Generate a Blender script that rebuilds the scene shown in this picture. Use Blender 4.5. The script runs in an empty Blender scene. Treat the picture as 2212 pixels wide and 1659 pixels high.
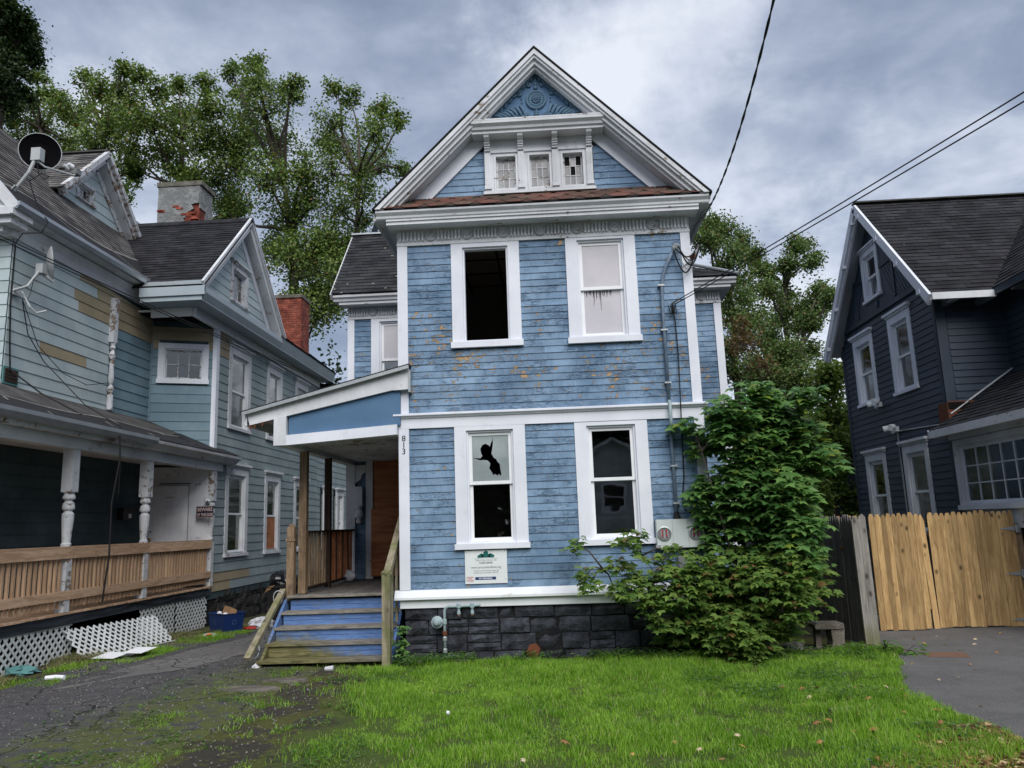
import bpy, math, random
import numpy as np
from mathutils import Matrix, Vector
random.seed(11); RNG = np.random.default_rng(11)
sc = bpy.context.scene
COL = sc.collection
R = math.radians

# ------------------------------------------------------------------ camera
def cam_axes(p, r, a):
    F = np.array([-math.sin(a)*math.cos(p), math.cos(a)*math.cos(p), math.sin(p)])
    R0 = np.array([math.cos(a), math.sin(a), 0.]); U0 = np.cross(R0, F)
    return math.cos(r)*R0-math.sin(r)*U0, math.sin(r)*R0+math.cos(r)*U0, F
CR, CU, CF = cam_axes(R(10.25), R(1.97), R(2.7))
cd = bpy.data.cameras.new('camera'); cam = bpy.data.objects.new('camera', cd); COL.objects.link(cam)
cam.matrix_world = Matrix(((CR[0], CU[0], -CF[0], 0), (CR[1], CU[1], -CF[1], 0), (CR[2], CU[2], -CF[2], 1.75), (0, 0, 0, 1)))
cd.sensor_width = 36; cd.lens = 36*1680/2212; cd.clip_end = 2000; cd.clip_start = .05
sc.camera = cam
CAM = np.array([0, 0, 1.75])
def pxsize(c, size):
    d = np.asarray(c)-CAM; z = max(float(d @ CF), .1)
    x = abs(float(d @ CR))/z; y = abs(float(d @ CU))/z
    s = size/z
    return s if (x < .68 and y < .52) else s*.02

# ------------------------------------------------------------------ node helper
class NB:
    def __init__(s, nt): s.nt = nt; s.L = nt.links
    def n(s, typ, _in=None, **pr):
        nd = s.nt.nodes.new(typ)
        for k, v in pr.items(): setattr(nd, k, v)
        for k, v in (_in or {}).items(): s.put(nd, k, v)
        return nd
    def put(s, nd, k, v):
        if isinstance(v, bpy.types.NodeSocket): s.L.new(v, nd.inputs[k])
        else:
            i = nd.inputs[k]
            if i.type == 'RGBA' and len(v) == 3: v = (*v, 1)
            i.default_value = v
    def math(s, op, a, b=0., c=None, clamp=False):
        nd = s.n('ShaderNodeMath', {0: a, 1: b}, operation=op, use_clamp=clamp)
        if c is not None: s.put(nd, 2, c)
        return nd.outputs[0]
    def mul(s, a, b): return s.math('MULTIPLY', a, b)
    def add(s, a, b): return s.math('ADD', a, b)
    def mix(s, f, a, b, bt='MIX'):
        nd = s.n('ShaderNodeMix', data_type='RGBA', blend_type=bt)
        s.put(nd, 0, f); s.put(nd, 6, a); s.put(nd, 7, b); return nd.outputs[2]
    def co(s, sx=1, sy=1, sz=1, src='Object', off=(0, 0, 0)):
        t = s.n('ShaderNodeTexCoord').outputs[src]
        return s.n('ShaderNodeMapping', {'Vector': t, 'Scale': (sx, sy, sz), 'Location': off}).outputs[0]
    def noise(s, v, scale, detail=4., rough=.6, dist=0., color=False):
        nd = s.n('ShaderNodeTexNoise', {'Vector': v, 'Scale': scale, 'Detail': detail, 'Roughness': rough, 'Distortion': dist})
        return nd.outputs['Color' if color else 'Fac']
    def ss(s, x, a, b, lo=0., hi=1.):
        nd = s.n('ShaderNodeMapRange', {0: x, 1: a, 2: b, 3: lo, 4: hi}, interpolation_type='SMOOTHSTEP'); return nd.outputs[0]
    def lin(s, x, a, b, lo=0., hi=1.):
        return s.n('ShaderNodeMapRange', {0: x, 1: a, 2: b, 3: lo, 4: hi}).outputs[0]
    def rnd(s): return s.n('ShaderNodeAttribute', attribute_name='rnd').outputs['Fac']
    def hsv(s, c, h=.5, sa=1., v=1.): return s.n('ShaderNodeHueSaturation', {'Hue': h, 'Saturation': sa, 'Value': v, 'Color': c}).outputs[0]
    def xyz(s, v):
        o = s.n('ShaderNodeSeparateXYZ', {0: v}).outputs; return o[0], o[1], o[2]

# ------------------------------------------------------------------ world and sun
SUN_EL, SUN_ROT = R(45), R(166)   # high, from behind the camera and a little to its right, through thick cloud
w = bpy.data.worlds.new('World'); sc.world = w; w.use_nodes = True
nb = NB(w.node_tree); w.node_tree.nodes.clear()
sky = nb.n('ShaderNodeTexSky', sky_type='NISHITA', sun_disc=False, sun_elevation=SUN_EL, sun_rotation=SUN_ROT)
gen = nb.n('ShaderNodeTexCoord').outputs['Generated']
gx, gy, gz = nb.xyz(gen)
den = nb.add(nb.math('ABSOLUTE', gz), .22)
px_, py_ = nb.math('DIVIDE', gx, den), nb.math('DIVIDE', gy, den)
pv = nb.n('ShaderNodeCombineXYZ', {0: px_, 1: py_, 2: 0.0}).outputs[0]
wrp = nb.noise(pv, 1.3, 3., .5, color=True)
pvw = nb.n('ShaderNodeVectorMath', {0: pv, 1: nb.n('ShaderNodeVectorMath', {0: wrp, 3: .35}, operation='SCALE').outputs[0]}, operation='ADD').outputs[0]
big = nb.noise(nb.n('ShaderNodeMapping', {'Vector': pvw, 'Location': (3.1, 7.4, 1.3), 'Scale': (1, 1, 1)}).outputs[0], 1.15, 5., .52)
mid = nb.noise(nb.n('ShaderNodeMapping', {'Vector': pvw, 'Location': (9.1, 2.2, 4.), 'Scale': (1, 1, 1)}).outputs[0], 3.2, 6., .55)
gw_ = nb.n('ShaderNodeVectorMath', {0: nb.noise(gen, 5., 7., .62, color=True), 1: (.5, .5, .5)}, operation='SUBTRACT').outputs[0]
gen2 = nb.n('ShaderNodeVectorMath', {0: gen, 1: nb.n('ShaderNodeVectorMath', {0: gw_, 3: .42}, operation='SCALE').outputs[0]}, operation='ADD').outputs[0]
def lobe(d, r0, r1):
    v = nb.n('ShaderNodeVectorMath', {0: gen2, 1: d}, operation='DISTANCE').outputs['Value']
    return nb.ss(v, r0, r1, 1., 0.)
SKYLOBES = [((0.074,0.835,0.545),0.02,0.13,0.16),((0.144,0.852,0.503),0.03,0.2,0.2),((0.216,0.825,0.522),0.02,0.14,0.13),((0.374,0.840,0.394),0.03,0.2,0.12),((-0.467,0.740,0.484),0.0,0.09,0.2),((0.290,0.939,0.184),0.03,0.2,0.2),((0.336,0.907,0.253),0.02,0.16,0.16),((0.254,0.803,0.539),0.05,0.22,-0.02),((-0.163,0.838,0.520),0.05,0.3,-0.13),((-0.306,0.772,0.557),0.08,0.32,-0.03),((0.327,0.810,0.487),0.04,0.14,-0.1),((0.260,0.869,0.421),0.03,0.17,-0.12),((0.400,0.781,0.481),0.05,0.2,-0.05),((-0.509,0.697,0.505),0.05,0.2,0.06),((0.485,0.802,0.348),0.05,0.2,0.05),((-0.075,0.808,0.584),0.03,0.15,-0.08),]
fin_ = nb.noise(nb.n('ShaderNodeMapping', {'Vector': pvw, 'Location': (1.1, 5.2, 2.)}).outputs[0], 7.5, 7., .6)
val = nb.add(nb.add(nb.mul(big, .80), nb.mul(mid, .50)), nb.add(nb.mul(fin_, .14), -.19))
for d, r0, r1, k in SKYLOBES: val = nb.add(val, nb.mul(lobe(d, r0*.3, r1*1.1), k*.46))
ramp = nb.n('ShaderNodeValToRGB', {0: val}); cr = ramp.color_ramp
stops = [(.40, (.84, 1.0, 1.36)), (.47, (1.08, 1.26, 1.66)), (.54, (1.45, 1.64, 2.05)), (.61, (2.05, 2.22, 2.6)), (.73, (2.85, 3.0, 3.25))]
while len(cr.elements) < len(stops): cr.elements.new(.5)
for e, (p, c) in zip(cr.elements, stops): e.position = p; e.color = (*c, 1)
skc = nb.mix(.93, sky.outputs[0], ramp.outputs[0])
bg = nb.n('ShaderNodeBackground', {'Color': skc, 'Strength': .1})
nb.L.new(bg.outputs[0], nb.n('ShaderNodeOutputWorld').inputs[0])
sd = bpy.data.lights.new('sun', 'SUN'); sun = bpy.data.objects.new('sun', sd); COL.objects.link(sun)
sd.energy = 1.15; sd.angle = R(46); sd.color = (1., .97, .93)
# sun_rotation turns clockwise from +Y in plan
sdir = Vector((math.sin(SUN_ROT)*math.cos(SUN_EL), math.cos(SUN_ROT)*math.cos(SUN_EL), math.sin(SUN_EL)))
sun.rotation_euler = sdir.to_track_quat('Z', 'Y').to_euler(); sun.location = (0, 0, 40)
sc.view_settings.view_transform = 'Standard'; sc.view_settings.look = 'None'
sc.view_settings.exposure = 1.58; sc.view_settings.gamma = 1; sc.view_settings.use_curve_mapping = False

# ------------------------------------------------------------------ geometry helpers
class MB:
    def __init__(s): s.v = []; s.f = []
    def add(s, vs, fs):
        k = len(s.v); s.v += [tuple(map(float, p)) for p in vs]; s.f += [tuple(i+k for i in f) for f in fs]; return s
    def box(s, x0, x1, y0, y1, z0, z1):
        x0, x1 = sorted((x0, x1)); y0, y1 = sorted((y0, y1)); z0, z1 = sorted((z0, z1))
        return s.add([(x0,y0,z0),(x1,y0,z0),(x1,y1,z0),(x0,y1,z0),(x0,y0,z1),(x1,y0,z1),(x1,y1,z1),(x0,y1,z1)], BOXF)
    def bf(s, fr, u0, u1, v0, v1, d0, d1):
        return s.add([fr.p(u, v, d) for (u, v, d) in ((u0,v0,d0),(u1,v0,d0),(u1,v0,d1),(u0,v0,d1),(u0,v1,d0),(u1,v1,d0),(u1,v1,d1),(u0,v1,d1))],
                     [(0,1,2,3),(4,7,6,5),(0,4,5,1),(1,5,6,2),(2,6,7,3),(3,7,4,0)])
    def prism(s, fr, pts, d0, d1):
        n = len(pts)
        return s.add([fr.p(u, v, d0) for u, v in pts]+[fr.p(u, v, d1) for u, v in pts],
                     [tuple(range(n-1, -1, -1)), tuple(range(n, 2*n))]+[(i, (i+1) % n, (i+1) % n+n, i+n) for i in range(n)])
    def bar(s, a, b, w, h=None, up=(0, 0, 1)):
        h = w if h is None else h; a, b = Vector(a), Vector(b); t = (b-a).normalized(); u = Vector(up)
        if abs(t.dot(u)) > .98: u = Vector((0, 1, 0))
        x = t.cross(u).normalized(); y = x.cross(t)
        vs = [p+x*sx*w/2+y*sy*h/2 for p in (a, b) for sx, sy in ((-1,-1),(1,-1),(1,1),(-1,1))]
        return s.add(vs, [(3,2,1,0),(4,5,6,7),(0,1,5,4),(1,2,6,5),(2,3,7,6),(3,0,4,7)])
    def tube(s, pts, r, n=6, caps=True):
        pts = [Vector(p) for p in pts]; m = len(pts); rs = r if hasattr(r, '__len__') else [r]*m; vs = []; prev = None
        for i, p in enumerate(pts):
            t = (pts[min(i+1, m-1)]-pts[max(i-1, 0)])
            t = t.normalized() if t.length > 1e-9 else Vector((0, 0, 1))
            x = prev if prev is not None else (Vector((1, 0, 0)) if abs(t.x) < .8 else Vector((0, 1, 0)))
            x = (x-t*x.dot(t)).normalized(); prev = x; y = t.cross(x)
            vs += [p+(x*math.cos(2*math.pi*j/n)+y*math.sin(2*math.pi*j/n))*rs[i] for j in range(n)]
        fs = [(i*n+j, i*n+(j+1) % n, (i+1)*n+(j+1) % n, (i+1)*n+j) for i in range(m-1) for j in range(n)]
        if caps: fs += [tuple(range(n-1, -1, -1)), tuple(range((m-1)*n, m*n))]
        return s.add(vs, fs)
    def lathe(s, c, prof, n=14, axis=(0, 0, 1)):
        q = Vector((0, 0, 1)).rotation_difference(Vector(axis)); c = Vector(c); vs = []
        for r_, z_ in prof: vs += [c+q @ Vector((r_*math.cos(2*math.pi*j/n), r_*math.sin(2*math.pi*j/n), z_)) for j in range(n)]
        m = len(prof); fs = [(i*n+j, i*n+(j+1) % n, (i+1)*n+(j+1) % n, (i+1)*n+j) for i in range(m-1) for j in range(n)]
        return s.add(vs, fs+[tuple(range(n-1, -1, -1)), tuple(range((m-1)*n, m*n))])
    def ell(s, c, rx, ry, rz, n=8, m=5, rot=None, jit=0):
        c = Vector(c); vs = []
        for i in range(m+1):
            th = math.pi*i/m
            for j in range(n):
                ph = 2*math.pi*j/n; k = 1+random.uniform(-jit, jit)
                p = Vector((rx*math.sin(th)*math.cos(ph)*k, ry*math.sin(th)*math.sin(ph)*k, rz*math.cos(th)*k))
                if rot: p = rot @ p
                vs.append(c+p)
        fs = [(i*n+j, (i+1)*n+j, (i+1)*n+(j+1) % n, i*n+(j+1) % n) for i in range(m) for j in range(n)]
        return s.add(vs, fs)
BOXF = [(3,2,1,0),(4,5,6,7),(0,1,5,4),(1,2,6,5),(2,3,7,6),(3,0,4,7)]
class Fr:
    def __init__(s, o, u, v=(0, 0, 1)):
        s.o = np.array(o, float); s.u = np.array(u, float); s.u /= np.linalg.norm(s.u); s.v = np.array(v, float); s.v /= np.linalg.norm(s.v)
        s.n = np.cross(s.u, s.v)
    def p(s, u, v, d=0.): return s.o+s.u*u+s.v*v+s.n*d
    def uv(s, P): q = np.array(P, float)-s.o; return float(q @ s.u), float(q @ s.v)

def mesh_from(name, vs, fs, m, smooth=False, rnd=None):
    me = bpy.data.meshes.new(name); me.from_pydata([tuple(v) for v in vs], [], fs)
    if m: me.materials.append(m)
    if smooth: me.polygons.foreach_set('use_smooth', [True]*len(fs))
    if rnd is not None:
        a = me.attributes.new('rnd', 'FLOAT', 'FACE')
        a.data.foreach_set('value', list(rnd) if hasattr(rnd, '__len__') else [rnd]*len(fs))
    me.update(); return me
def mesh_np(name, V, nper, F, m, rnd=None, smooth=False):
    me = bpy.data.meshes.new(name); nf = len(F)
    me.vertices.add(len(V)); me.vertices.foreach_set('co', np.ascontiguousarray(V, np.float32).ravel())
    me.loops.add(nf*nper); me.loops.foreach_set('vertex_index', np.ascontiguousarray(F, np.int32).ravel())
    me.polygons.add(nf); me.polygons.foreach_set('loop_start', np.arange(nf, dtype=np.int32)*nper)
    try: me.polygons.foreach_set('loop_total', np.full(nf, nper, np.int32))
    except Exception: pass
    if m: me.materials.append(m)
    if rnd is not None:
        a = me.attributes.new('rnd', 'FLOAT', 'FACE'); a.data.foreach_set('value', np.ascontiguousarray(rnd, np.float32))
    if smooth: me.polygons.foreach_set('use_smooth', np.ones(nf, bool))
    me.update(calc_edges=True); return me
def inst(TV, TF, pos, rot, scl, rn):
    """many copies of one small template as one vertex / face array"""
    n = len(pos); k = len(TV)
    V = np.einsum('nij,kj->nki', rot, TV)*scl[:, None, None]+pos[:, None, :]
    F = (np.array(TF)[None, :, :]+(np.arange(n)*k)[:, None, None]).reshape(-1, len(TF[0]))
    return V.reshape(-1, 3), F, np.repeat(rn, len(TF))

THINGS = []
class Thing:
    def __init__(s, name, label, cat, loc=(0, 0, 0), group=None, kind=None, me=None):
        s.loc = np.array(loc, float)
        s.o = bpy.data.objects.new(name, me); COL.objects.link(s.o); s.o.location = loc
        if label: s.o['label'] = label
        if cat: s.o['category'] = cat
        if group: s.o['group'] = group
        if kind: s.o['kind'] = kind
        s.pc = {}; THINGS.append(s)
    def part(s, name, mb, m, parent=None, label=None, smooth=False, rnd=None, kind=None):
        me = mesh_from(name, np.array(mb.v)-s.loc, mb.f, m, smooth, rnd)
        return s.link(name, me, parent, label, kind)
    def link(s, name, me, parent=None, label=None, kind=None):
        o = bpy.data.objects.new(name, me); COL.objects.link(o); o.parent = parent or s.o
        if label: o['label'] = label
        if kind: o['kind'] = kind
        return o
    def piece(s, name, vs, fs, m, parent=None, label=None):
        s.pc.setdefault(name, []).append((np.array(vs, float), fs, m, parent, label, random.random()))
    def flush(s):
        for name, L in s.pc.items():
            def key(p):
                V = p[0]; e = V.max(0)-V.min(0); e = sorted(e)[::-1]; return -pxsize(V.mean(0), math.sqrt(max(e[0]*e[1], 1e-6)))
            L.sort(key=key)
            for vs, fs, m, par, lab, rn in L[:298]:
                s.link(name, mesh_from(name, vs-s.loc, fs, m, rnd=rn), par, lab)
            rest = L[298:]; by = {}
            for p in rest: by.setdefault((p[2], p[3]), []).append(p)
            for (m, par), LL in by.items():
                V = []; F = []; Rn = []
                for vs, fs, _, _, _, rn in LL:
                    k = len(V); V += list(vs-s.loc); F += [tuple(i+k for i in f) for f in fs]; Rn += [rn]*len(fs)
                s.link(name+'_rest', mesh_from(name+'_rest', V, F, m, rnd=Rn), par, None, 'stuff')
def single(name, mb, m, label, cat, loc=None, group=None, kind=None, smooth=False, rnd=None):
    """a thing that is one mesh"""
    V = np.array(mb.v)
    if loc is None: loc = ((V[:, 0].min()+V[:, 0].max())/2, (V[:, 1].min()+V[:, 1].max())/2, V[:, 2].min())
    return Thing(name, label, cat, loc, group, kind, mesh_from(name, V-np.array(loc), mb.f, m, smooth, rnd))
def struct(name, mb, m, smooth=False): return single(name, mb, m, None, None, (0, 0, 0), kind='structure', smooth=smooth)
def text_mesh(name, s, size, align='CENTER', ext=.001, font=None, bold=0.):
    cu = bpy.data.curves.new(name, 'FONT'); cu.body = s; cu.size = size; cu.align_x = align; cu.extrude = ext; cu.offset = bold; cu.resolution_u = 3
    o = bpy.data.objects.new(name, cu); COL.objects.link(o)
    bpy.context.view_layer.update()
    me = bpy.data.meshes.new_from_object(o.evaluated_get(bpy.context.evaluated_depsgraph_get()))
    bpy.data.objects.remove(o); return me
def letter(th, fr, u, v, d, s, size, m, parent=None, align='CENTER', bold=0., name='lettering', sx=1.):
    me = text_mesh(name, s, size, align, .0008, bold=bold)
    me.materials.clear(); me.materials.append(m)
    co = np.zeros(len(me.vertices)*3); me.vertices.foreach_get('co', co); co = co.reshape(-1, 3)
    W = fr.o+(co[:, :1]*sx+u)*fr.u+(co[:, 1:2]+v)*fr.v+(co[:, 2:3]+d)*fr.n-th.loc
    me.vertices.foreach_set('co', W.ravel()); me.update(); me.name = name
    return th.link(name, me, parent)

def span(poly, v):
    xs = []
    for (a, b), (c, d) in zip(poly, poly[1:]+poly[:1]):
        if (b-v)*(d-v) <= 0 and b != d: xs.append(a+(c-a)*(v-b)/(d-b))
    return (min(xs), max(xs)) if len(xs) >= 2 else None
def wedge(fr, l0, r0, l1, r1, v0, v1, tb, tt, db=0.):
    return ([fr.p(l0, v0, db), fr.p(r0, v0, db), fr.p(r0, v0, tb), fr.p(l0, v0, tb), fr.p(l1, v1, db), fr.p(r1, v1, db), fr.p(r1, v1, tt), fr.p(l1, v1, tt)],
            [(0,1,2,3),(2,6,7,3),(0,3,7,4),(1,5,6,2),(4,7,6,5)])
def courses(th, name, fr, poly, pitch, tb, tt, m, holes=(), seg=(2.2, 4.), gap=.003, stag=None, parent=None, matfn=None, wob=0., v_start=None):
    vs_ = [p[1] for p in poly]; v = min(vs_) if v_start is None else v_start; vmax = max(vs_); row = 0
    while v < vmax-.012:
        v0, v1 = max(v, min(vs_)), min(v+pitch, vmax); e = .0015
        s0, s1 = span(poly, v0+e), span(poly, v1-e)
        if s0 and not s1: s1 = s0
        if s0:
            iv = [(min(s0[0], s1[0]) if False else s0[0], s0[1], s1[0], s1[1])]
            vm = (v0+v1)/2
            for (a, b, c, d) in holes:
                if c < vm < d:
                    nv = []
                    for (l0, r0, l1, r1) in iv:
                        if b <= min(l0, l1) or a >= max(r0, r1): nv.append((l0, r0, l1, r1)); continue
                        if a > l0+.02: nv.append((l0, a, l1, a))
                        if b < r0-.02: nv.append((b, r0, b, r1))
                    iv = nv
            for (l0, r0, l1, r1) in iv:
                if r0-l0 < .02: continue
                cuts = []
                if stag:
                    wdt = stag; x = l0+((row % 2)*.5+random.uniform(-.06, .06))*wdt
                    while x < r0-.04:
                        if x > l0+.04 and l1+.01 < x < r1-.01: cuts.append(x)
                        x += wdt
                else:
                    x = l0+random.uniform(.6, seg[1])
                    while x < r0-.5: cuts.append(x); x += random.uniform(*seg)
                    cuts = [c for c in cuts if l1+.05 < c < r1-.05]
                xs0 = [l0]+cuts+[r0]; xs1 = [l1]+cuts+[r1]
                for i in range(len(xs0)-1):
                    a0, b0, a1, b1 = xs0[i], xs0[i+1]-(gap*.6 if i < len(xs0)-2 else 0), xs1[i], xs1[i+1]-(gap*.6 if i < len(xs0)-2 else 0)
                    if b1 < a1: b1 = a1+.002
                    mm, lab = (matfn((a0+b0)/2, vm) if matfn else (m, None))
                    j = random.uniform(-wob, wob)
                    V, F = wedge(fr, a0, b0, a1, b1, v0+random.uniform(0, wob), v1-gap, tb+j, tt)
                    th.piece(name, V, F, mm, parent, lab)
        v += pitch; row += 1
def panel(mb, fr, poly, holes=(), d=0.):
    """flat wall surface with rectangular openings"""
    zs = sorted({p[1] for p in poly} | {h[2] for h in holes} | {h[3] for h in holes}); lo, hi = min(p[1] for p in poly), max(p[1] for p in poly)
    zs = [z for z in zs if lo <= z <= hi]
    for v0, v1 in zip(zs, zs[1:]):
        if v1-v0 < 1e-4: continue
        s0, s1 = span(poly, v0+1e-4), span(poly, v1-1e-4)
        if not s0: continue
        if not s1: s1 = ((s0[0]+s0[1])/2,)*2
        iv = [(s0[0], s0[1], s1[0], s1[1])]
        for (a, b, c, e) in holes:
            if c <= (v0+v1)/2 <= e:
                nv = []
                for (l0, r0, l1, r1) in iv:
                    if b <= l0 or a >= r0: nv.append((l0, r0, l1, r1)); continue
                    if a > l0: nv.append((l0, a, l1, a))
                    if b < r0: nv.append((b, r0, b, r1))
                iv = nv
        for (l0, r0, l1, r1) in iv:
            mb.add([fr.p(l0, v0, d), fr.p(r0, v0, d), fr.p(r1, v1, d), fr.p(l1, v1, d)], [(0, 1, 2, 3)])
    return mb
# ------------------------------------------------------------------ materials
def newmat(name):
    m = bpy.data.materials.new(name); m.use_nodes = True; m.node_tree.nodes.clear(); nb = NB(m.node_tree)
    return m, nb
def fin(nb, color, rough=.8, normal=None, spec=.3, metal=0., extra=None):
    b = nb.n('ShaderNodeBsdfPrincipled', {'Base Color': color, 'Roughness': rough, 'Specular IOR Level': spec, 'Metallic': metal})
    if normal is not None: nb.put(b, 'Normal', normal)
    o = nb.n('ShaderNodeOutputMaterial'); nb.L.new(b.outputs[0] if extra is None else extra(b), o.inputs[0]); return b
def bump(nb, h, dist=.01, strength=1., normal=None):
    d = {'Height': h, 'Distance': dist, 'Strength': strength}
    if normal is not None: d['Normal'] = normal
    return nb.n('ShaderNodeBump', d).outputs[0]
def simple(name, c, rough=.7, spec=.3, metal=0., var=.12, scale=6., bmp=0.):
    m, nb = newmat(name); v = nb.co(); f = nb.noise(v, scale, 5.)
    col = nb.mix(f, tuple(x*(1-var*2) for x in c), tuple(min(x*(1+var*2), 1) for x in c))
    n = bump(nb, nb.noise(v, scale*4, 4.), bmp) if bmp else None
    fin(nb, col, nb.lin(f, 0, 1, rough-.08, min(rough+.08, 1)), n, spec, metal); return m
def paint(name, base, hi=None, lo=None, peel=None, peel_t=(.66, .7), pscale=7., streak=.5, var=.18, rough=.7, dirt=None, dirt_t=(.62, .75), mask=None, chip=True, bmp=.004, sat=1.):
    """old weathered paint: soft cloudy fading, run-down streaks, lifted scales and bare wood flakes"""
    m, nb = newmat(name); v = nb.co(); r = nb.rnd()
    hi = hi or tuple(min(x*1.45+.02, 1) for x in base); lo = lo or tuple(x*.62 for x in base)
    off = nb.n('ShaderNodeVectorMath', {0: v, 1: nb.n('ShaderNodeCombineXYZ', {0: nb.mul(r, 7.), 1: nb.mul(r, 3.), 2: 0.}).outputs[0]}, operation='ADD').outputs[0]
    cl = nb.noise(v, 1.1, 4., .6)
    st = nb.noise(nb.n('ShaderNodeMapping', {'Vector': off, 'Scale': (34, 34, 4.)}).outputs[0], 1., 5., .7)
    f = nb.ss(nb.add(nb.mul(cl, 1-streak*.5), nb.mul(st, streak*.5)), .36, .64)
    col = nb.mix(f, lo, hi)
    col = nb.mix(.55, col, base)
    col = nb.hsv(col, .5, sat, nb.lin(r, 0, 1, 1-var, 1+var))
    h = nb.mul(nb.noise(v, 60., 3.), .25)
    if chip:
        vo = nb.n('ShaderNodeTexVoronoi', {'Vector': nb.n('ShaderNodeMapping', {'Vector': off, 'Scale': (1., 1., 4.)}).outputs[0], 'Scale': 9., 'Randomness': 1.}, feature='DISTANCE_TO_EDGE').outputs[0]
        crk = nb.ss(vo, 0., .05, 1., 0.)
        cm = nb.ss(nb.noise(off, 2.3, 5., .65), .46, .6)
        ck = nb.mul(crk, cm); col = nb.mix(nb.mul(ck, .35), col, tuple(x*.42 for x in base))
        patch = nb.mul(nb.ss(nb.noise(nb.n('ShaderNodeMapping', {'Vector': off, 'Scale': (1, 1, 2.6)}).outputs[0], 6., 8., .75), .52, .56), cm)
        col = nb.mix(nb.mul(patch, .55), col, tuple(min(x*.7, 1) for x in base)); h = nb.add(h, nb.mul(nb.math('SUBTRACT', 1., nb.add(ck, nb.mul(patch, .6))), .9))
    if dirt:
        col = nb.mix(nb.mul(nb.ss(nb.noise(v, 3.1, 6., .7), *dirt_t), .75), col, dirt)
    if peel:
        n1 = nb.noise(nb.n('ShaderNodeMapping', {'Vector': off, 'Scale': (1, 1, 1.5)}).outputs[0], pscale, 8., .72); n0 = nb.noise(v, 1.5, 3., .6)
        a = nb.add(nb.mul(n1, .72), nb.mul(n0, .36))
        if mask: a = nb.add(a, mask(nb, v))
        pk = nb.ss(a, *peel_t); col = nb.mix(pk, col, peel); h = nb.math('SUBTRACT', h, nb.mul(pk, .8))
    fin(nb, col, rough, bump(nb, h, bmp)); return m
def wood(name, a, b, axis='z', gs=9., rough=.75, knots=True, green=None, var=.2, gm=None, dark=None):
    m, nb = newmat(name); v = nb.co(); r = nb.rnd()
    off = nb.n('ShaderNodeVectorMath', {0: v, 1: nb.n('ShaderNodeCombineXYZ', {0: nb.mul(r, 9.), 1: nb.mul(r, 5.), 2: nb.mul(r, 7.)}).outputs[0]}, operation='ADD').outputs[0]
    sc3 = {'x': (.12, 1, 1), 'y': (1, .12, 1), 'z': (1, 1, .12)}[axis]
    gv = nb.n('ShaderNodeMapping', {'Vector': off, 'Scale': sc3}).outputs[0]
    g = nb.noise(gv, gs*3, 6., .65, 1.2); g2 = nb.noise(gv, gs*.7, 3., .5, 2.)
    f = nb.ss(nb.add(nb.mul(g, .6), nb.mul(g2, .45)), .38, .68)
    col = nb.mix(f, a, b)
    if knots:
        vo = nb.n('ShaderNodeTexVoronoi', {'Vector': nb.n('ShaderNodeMapping', {'Vector': off, 'Scale': {'x': (.6, 1, 1), 'y': (1, .6, 1), 'z': (1, 1, .6)}[axis]}).outputs[0], 'Scale': 5.5}).outputs['Distance']
        col = nb.mix(nb.ss(vo, .05, .2, .9, 0.), col, tuple(x*.25 for x in a))
    col = nb.hsv(col, .5, 1., nb.lin(r, 0, 1, 1-var, 1+var))
    if dark: col = nb.mix(nb.mul(nb.ss(nb.noise(v, 2.5, 5., .7), .5, .68), .7), col, dark)
    if green:
        gmk = nb.ss(nb.noise(v, 3., 5., .65), .42, .62)
        if gm: gmk = nb.mul(gmk, gm(nb, v))
        col = nb.mix(nb.mul(gmk, .8), col, green)
    fin(nb, col, rough, bump(nb, g, .004)); return m
def shingle(name, a, b, spot=None, gran=.5, rough=.9):
    m, nb = newmat(name); v = nb.co(); r = nb.rnd()
    col = nb.mix(nb.ss(nb.noise(v, 2.2, 5., .65), .35, .65), a, b)
    col = nb.mix(gran, col, nb.hsv(col, .5, 1., nb.lin(nb.noise(v, 120., 2.), .3, .7, .5, 1.5)))
    col = nb.hsv(col, .5, 1., nb.lin(r, 0, 1, .62, 1.4))
    if spot:
        vo = nb.n('ShaderNodeTexVoronoi', {'Vector': v, 'Scale': 3.1}).outputs['Distance']
        col = nb.mix(nb.ss(vo, .05, .09, .8, 0.), col, spot)
    fin(nb, col, rough, bump(nb, nb.noise(v, 90., 3.), .004)); return m
def leafmat(name, a, b, c=None, cfrac=.06, tr=.35, rough=.5):
    m, nb = newmat(name); r = nb.rnd(); v = nb.co()
    col = nb.mix(nb.ss(nb.add(nb.mul(r, .5), nb.mul(nb.noise(v, .9, 4., .6), .5)), .3, .7), a, b)
    if c: col = nb.mix(nb.math('GREATER_THAN', nb.math('FRACT', nb.mul(r, 37.7)), 1-cfrac), col, c)
    d = nb.n('ShaderNodeBsdfPrincipled', {'Base Color': col, 'Roughness': rough, 'Specular IOR Level': .25})
    t = nb.n('ShaderNodeBsdfTranslucent', {'Color': nb.hsv(col, .5, 1.15, 1.5)})
    mx = nb.n('ShaderNodeMixShader', {0: tr, 1: d.outputs[0], 2: t.outputs[0]})
    nb.L.new(mx.outputs[0], nb.n('ShaderNodeOutputMaterial').inputs[0]); return m
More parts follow.
